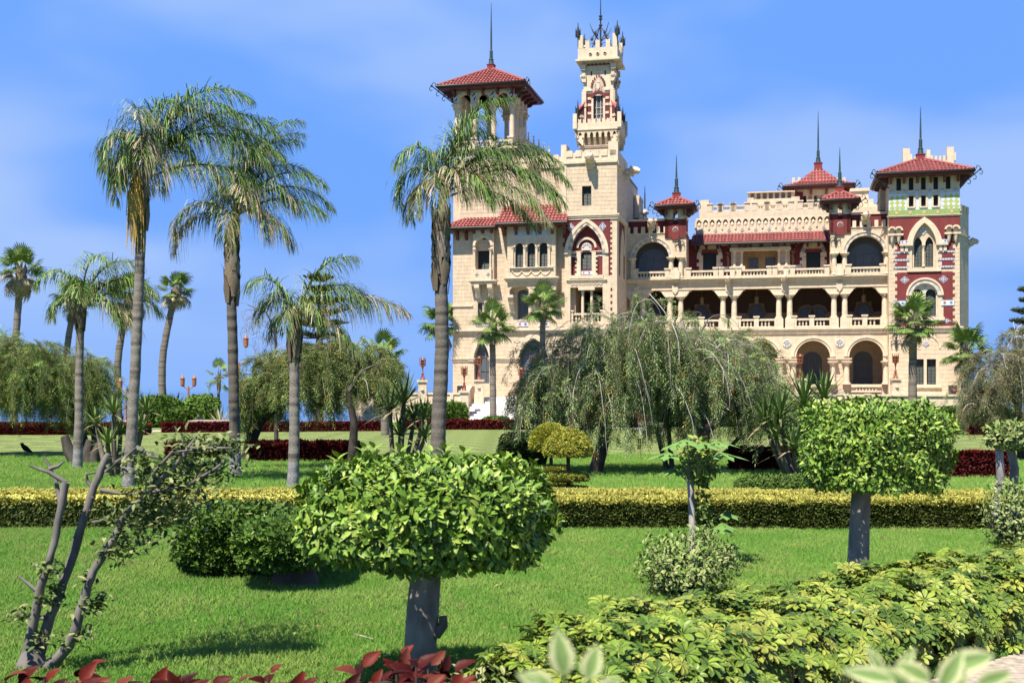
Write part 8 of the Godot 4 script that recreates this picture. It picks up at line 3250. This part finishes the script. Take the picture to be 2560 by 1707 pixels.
func three_stems() -> void:
	var d := 7.1
	var foot := px(75, 1676, d)
	foot.y = 0.0
	var o := thing("three_stemmed_tree", "grey pruned tree with three leaning stems and sparse leaf clusters, front left", "tree", foot)
	var bark := lin(0.25, 0.22, 0.21)
	var paths := [
		[[[60, 1690, 0], [82, 1560, 0.02], [105, 1450, 0.05], [128, 1382, 0.06], [148, 1280, 0.05], [163, 1206, 0.04]], [0.04, 0.028, 0.023, 0.02, 0.021, 0.024]],
		[[[85, 1690, 0], [115, 1570, -0.03], [160, 1450, -0.05], [205, 1310, -0.08], [245, 1190, -0.1], [272, 1135, -0.1]], [0.043, 0.03, 0.026, 0.025, 0.023, 0.021]],
		[[[100, 1680, 0], [170, 1615, 0.1], [205, 1510, 0.12], [235, 1425, 0.12], [280, 1350, 0.1], [310, 1290, 0.08], [365, 1235, 0.1], [440, 1160, 0.12], [490, 1090, 0.12]], [0.042, 0.03, 0.026, 0.024, 0.021, 0.018, 0.015, 0.012, 0.009]]]
	for e in paths:
		var pts := []
		for p in e[0]:
			pts.append(px(p[0], p[1], d - p[2]) - foot)
		pts[0].y = -0.02
		var smooth := []
		var radii := []
		for k in pts.size() - 1:
			for i in 4:
				var t := i / 4.0
				smooth.append((pts[k] as Vector3).cubic_interpolate(pts[k + 1], pts[maxi(k - 1, 0)], pts[mini(k + 2, pts.size() - 1)], t) + Vector3(rr(-0.004, 0.004), 0, rr(-0.004, 0.004)))
				radii.append(lerpf(e[1][k], e[1][k + 1], t) * rr(0.93, 1.1))
		smooth.append(pts[-1])
		radii.append(e[1][-1])
		var b := MB.new()
		b.col = bark
		b.tube(smooth, radii, 11)
		for k in 7:
			var q: int = 3 + (rng.randi() % (smooth.size() - 5))
			var g := rr(0, TAU)
			b.tube([smooth[q], smooth[q] + Vector3(cos(g), 0.2, sin(g)) * radii[q] * 1.25], [radii[q] * 0.5, radii[q] * 0.3], 6)
		obj(o, "stem", b, M.bark)
	var swell := MB.new()
	swell.col = bark
	swell.lathe([Vector2(0.11, -0.02), Vector2(0.085, 0.05), Vector2(0.05, 0.13), Vector2(0.0, 0.16)], px(78, 1680, d) * Vector3(1, 0, 1) - foot * Vector3(1, 0, 1), 10)
	obj(o, "root_flare", swell, M.bark)
	# side branches (pixels, depth offset)
	var sides := [
		[[163, 1206, 0.04], [120, 1180, 0.06], [95, 1172, 0.06], [72, 1164, 0.08]],
		[[150, 1262, 0.04], [138, 1200, 0.0], [122, 1165, 0.0], [108, 1140, 0.0]],
		[[122, 1172, 0.0], [145, 1165, 0.0], [160, 1152, 0.0]],
		[[235, 1225, -0.1], [218, 1205, -0.1], [215, 1185, -0.1], [245, 1180, -0.1]],
		[[262, 1180, -0.1], [290, 1155, -0.12], [318, 1138, -0.12], [340, 1118, -0.12]],
		[[250, 1225, -0.1], [290, 1233, -0.1], [345, 1236, -0.1]],
		[[228, 1308, -0.08], [252, 1302, -0.1], [272, 1288, -0.1]],
		[[440, 1160, 0.12], [480, 1120, 0.15], [540, 1120, 0.2], [580, 1120, 0.25]],
		[[465, 1215, 0.12], [500, 1195, 0.15], [540, 1170, 0.2], [565, 1150, 0.2]],
		[[365, 1235, 0.1], [385, 1180, 0.15], [430, 1130, 0.2], [480, 1125, 0.2]],
		[[105, 1490, 0.05], [70, 1460, 0.05], [45, 1440, 0.05]],
		[[110, 1545, 0.02], [60, 1540, 0.02], [35, 1545, 0.0]],
		[[365, 1235, 0.1], [400, 1225, 0.12], [465, 1215, 0.12]],
		[[340, 1118, -0.12], [375, 1140, -0.1], [420, 1150, -0.05], [470, 1140, 0.0]]]
	var leafy := []
	for e in sides:
		var pts := []
		for p in e:
			pts.append(px(p[0], p[1], d - p[2]) - foot)
		var radii := []
		for k in pts.size():
			radii.append(lerpf(0.015, 0.005, float(k) / (pts.size() - 1)))
		var b := MB.new()
		b.col = bark * 0.9
		b.tube(pts, radii, 6)
		obj(o, "branch", b, M.bark)
	var make := func(c: Color) -> MB: return oval_leaf(0.055, 0.025, 0.3, 0.25, c)
	var tones := [lin(0.075, 0.12, 0.035), lin(0.1, 0.145, 0.045), lin(0.16, 0.19, 0.075), lin(0.055, 0.085, 0.028), lin(0.26, 0.27, 0.12)]
	var clusters := [[395, 1250, 110, 75, 520], [330, 1310, 70, 60, 260], [300, 1370, 50, 35, 110], [430, 1180, 80, 45, 230], [520, 1125, 70, 28, 200], [460, 1110, 50, 28, 120], [500, 1180, 60, 30, 150], [560, 1115, 30, 20, 60], [265, 1378, 26, 20, 40], [230, 1510, 34, 30, 70], [125, 1490, 30, 34, 70], [50, 1535, 30, 18, 36], [215, 1435, 12, 16, 18], [110, 1418, 20, 20, 30], [95, 1600, 30, 22, 30], [180, 1600, 34, 25, 36], [350, 1160, 60, 30, 90], [130, 1420, 16, 22, 24], [210, 1575, 24, 20, 24]]
	var places := []
	for c in clusters:
		var m := px(c[0], c[1], d - 0.08) - foot
		var sx: float = c[2] / FOCAL * d
		var sy: float = c[3] / FOCAL * d
		for k in int(c[4] * 1.45):
			var p := m + Vector3(rng.randfn(0, 0.5) * sx, rng.randfn(0, 0.5) * sy, -absf(rng.randfn()) * 0.5 if c[4] > 100 and k % 2 else rng.randfn() * 0.07)
			p.y = maxf(p.y, 0.04)
			var dd := Vector3(rng.randfn(), rng.randfn() * 0.6 + 0.1, rng.randfn())
			places.append(Transform3D(look_basis(dd, Vector3(rr(-0.4, 0.4), 1, rr(-0.4, 0.4))).scaled(Vector3.ONE * rr(0.65, 1.1)), p))
	leaves(o, "leaf", "foliage", make, M.leaf, places, tones, 300, facing(foot))


func schefflera() -> void:
	# a long informal hedge that runs from the near middle away to the right
	var foot := Vector3(2.2, 0, -6.0)
	var o := thing("variegated_hedge", "waist-high yellow and green umbrella-leaved hedge filling the lower right corner", "hedge", foot)
	var leaf := func(c: Color) -> MB:
		var b := MB.new()
		var open := rr(0.05, 0.85) if c != Color.WHITE else 0.35
		b.col = c * 0.8
		b.tube([Vector3(0, 0, -0.06), Vector3(0, 0, 0)], [0.003, 0.002], 3, false)
		for k in 8:
			var g := TAU * k / 8.0 + 0.2
			var l := umbrella_leaflet(0.066, 0.027, c * (0.78 if k % 3 else 1.15), c * (1.25 if k % 2 else 1.0))
			var dir := Vector3(cos(g), sin(g), open).normalized()
			var t := Transform3D(look_basis(dir, Vector3(0, 0, 1)), Vector3.ZERO)
			for i in l.v.size():
				b.v.append(t * l.v[i])
				b.n.append(t.basis * l.n[i])
			b.c.append_array(l.c)
		return b
	var tones := [lin(0.15, 0.22, 0.026), lin(0.2, 0.255, 0.036), lin(0.11, 0.175, 0.022), lin(0.26, 0.285, 0.05), lin(0.075, 0.13, 0.02)]
	var places := []
	var stems := MB.new()
	var f := FastNoiseLite.new()
	f.seed = 77
	f.frequency = 1.1
	var n := 0
	while n < 5200:
		var s := rng.randf()
		# measured centre line: pixel column, distance, height of the top
		var x := lerpf(1335, 2700, s)
		var d := lerpf(5.15, 9.1, pow(s, 1.0))
		var off := rr(-0.62, 0.62)
		var top := (lerpf(0.62, 0.42, minf(s / 0.4, 1.0)) if s < 0.4 else lerpf(0.42, 0.47, (s - 0.4) / 0.6)) + f.get_noise_2d(s * 9.0, off * 2.0) * 0.13
		if s < 0.12:
			top *= 0.72 + 2.3 * s
		var c := on_ground(x, d)
		var nd := Vector3(0.55, 0, 0.83)
		var p := c + nd * off
		var edge := 1.0 - pow(absf(off) / 0.62, 4.0)
		var h := top * (0.55 + 0.45 * edge)
		var y := h - (pow(rng.randf(), 2.2) * h * 0.95)
		p.y = maxf(0.05, y)
		var outward := (nd * signf(off) * pow(absf(off) / 0.62, 2.0) * 1.2 + Vector3.UP * (1.5 if y > h * 0.7 else 0.7) + Vector3(rr(-0.9, 0.9), rr(-0.3, 0.5), rr(-0.6, 0.8))).normalized()
		places.append(Transform3D(look_basis(outward, Vector3(rng.randfn(), rng.randfn(), rng.randfn())).scaled(Vector3.ONE * rr(0.65, 1.2)), p - foot))
		if n % 6 == 0:
			stems.col = lin(0.16, 0.15, 0.07) * rr(0.7, 1.3)
			stems.tube([Vector3(p.x + rr(-0.1, 0.1), 0, p.z + rr(-0.1, 0.1)) - foot, p - foot], [0.008, 0.005], 4, false)
		n += 1
	obj(o, "stem", stems, M.bark, "stuff")
	var score := func(t: Transform3D) -> float:
		var p: Vector3 = foot + t.origin
		var v := (Vector3(0, EYE, 0) - p).normalized()
		return -p.length() * 0.9 + t.origin.y * 4.0 + t.basis.z.normalized().dot(v)
	leaves(o, "umbrella_leaf", "foliage", leaf, M.leaf_gloss, places, tones, 300, score)
	# low variegated edging at its near left end
	var cream := [lin(0.22, 0.28, 0.1), lin(0.34, 0.36, 0.16), lin(0.15, 0.22, 0.06)]
	shrub("variegated_shrub", "low cream-edged plants at the near left end of the umbrella-leaved hedge", px(1255, 1860, 5.3) * Vector3(1, 0, 1), Vector3(0.32, 0.2, 0.25), 0.22, 1500, 0.055, 160, cream, "leaf")


func red_front() -> void:
	var o := thing("copperleaf_plants", "row of glossy copper red leaved plants along the bottom edge", "plant", Vector3(-0.8, 0, -4.9))
	var make := func(c: Color) -> MB: return oval_leaf(0.1, 0.06, 0.5, 0.5, c)
	var tones := [lin(0.07, 0.009, 0.007), lin(0.05, 0.007, 0.006), lin(0.105, 0.015, 0.009), lin(0.028, 0.005, 0.005), lin(0.13, 0.034, 0.022)]
	var places := []
	var stems := MB.new()
	# measured heads: pixel column and row of each plant's top, its distance
	var heads := [[40, 1690, 5.0], [110, 1665, 5.0], [190, 1668, 4.9], [215, 1640, 5.1], [300, 1700, 4.9], [360, 1705, 5.0], [440, 1700, 4.8], [520, 1690, 4.9], [590, 1682, 4.9], [670, 1660, 5.0], [680, 1690, 4.8], [750, 1700, 4.9], [830, 1680, 4.9], [900, 1655, 5.0], [925, 1690, 4.8], [990, 1640, 5.1], [1000, 1625, 5.2], [1040, 1640, 5.0], [1070, 1645, 5.1], [1100, 1660, 5.0], [1130, 1665, 5.1], [1150, 1690, 4.9], [960, 1665, 4.9], [1180, 1690, 5.2], [5, 1680, 5.0]]
	for k in 90:
		heads.append([rr(-20, 1190), rr(1695, 1740), rr(4.6, 5.1)])
	for h in heads:
		var top := px(h[0], h[1] + (8.0 if h[0] < 900 or h[0] > 1140 else 4.0), h[2]) - o.position
		stems.col = lin(0.14, 0.06, 0.05)
		stems.tube([Vector3(top.x + rr(-0.05, 0.05), 0, top.z), top - Vector3(0, 0.04, 0)], [0.008, 0.005], 5, false)
		for k in 13:
			var g := k * 2.39996 + rr(-0.3, 0.3)
			var el := lerpf(0.85, -0.6, k / 13.0) + rr(-0.2, 0.2)
			var d := Vector3(cos(g) * cos(el), sin(el), sin(g) * cos(el))
			places.append(Transform3D(look_basis(d, Vector3(rr(-0.7, 0.7), 0.75, rr(0.0, 0.9))).scaled(Vector3.ONE * rr(0.5, 1.05)), top + Vector3(0, -0.05 - 0.02 * k + rr(-0.02, 0.02), 0) + d * 0.02))
	obj(o, "stem", stems, M.bark, "stuff")
	leaves(o, "leaf", "foliage", make, M.leaf_red, places, tones, 300, facing(o.position))


func near_leaves() -> void:
	# out-of-focus variegated leaves close to the lens
	var cream := lin(0.46, 0.47, 0.26)
	var green := lin(0.16, 0.24, 0.08)
	var k := 0
	for e in [[1.05, "blurred pale variegated leaf pair close to the camera, bottom centre", [[1412, 1680, 0.042, 98, 0.024, 60], [1468, 1690, 0.034, 75, 0.02, 50], [1385, 1715, 0.03, 140, 0.018, 30], [1350, 1700, 0.022, 150, 0.01, 20], [1490, 1720, 0.026, 30, 0.016, 20]]], [1.15, "blurred pale variegated spray close to the camera, bottom right corner", [[2360, 1660, 0.05, 18, 0.024, 25], [2330, 1690, 0.038, 150, 0.02, 25], [2240, 1690, 0.05, 165, 0.018, 25], [2215, 1680, 0.036, 120, 0.012, 20], [2230, 1690, 0.04, 55, 0.012, 30], [2350, 1712, 0.042, 60, 0.022, 20], [2440, 1700, 0.036, 20, 0.018, 10], [2490, 1712, 0.03, 5, 0.016, 15], [2290, 1722, 0.04, 140, 0.02, 20], [2400, 1725, 0.036, 95, 0.02, 30], [2530, 1725, 0.03, 170, 0.014, 20]]]]:
		var d: float = e[0]
		var mid: Array = e[2][0]
		var base := px(mid[0], 1850, d)
		base.y = 0.0
		var o := thing("near_spray", e[1], "plant", base)
		var b := MB.new()
		b.col = green
		b.tube([Vector3(0, 0, 0), px(mid[0], 1760, d) - base], [0.006, 0.004], 5)
		for l in e[2]:
			var at := px(l[0], l[1] + 12.0, d + rr(-0.05, 0.05)) - base
			b.tube([px(mid[0], 1760, d) - base, at], [0.003, 0.002], 4)
		obj(o, "stem", b, M.bark)
		for l in e[2]:
			var at := px(l[0], l[1] + 12.0, d + rr(-0.05, 0.05)) - base
			var a := deg_to_rad(l[3])
			var m := oval_leaf(l[2], l[4], 0.2, 0.2, green, cream).mesh(M.leaf)
			put(o, "leaf", m).transform = Transform3D(look_basis(Vector3(cos(a), sin(a), 0.1), Vector3(0, sin(deg_to_rad(l[5])), 1)), at)
		k += 1
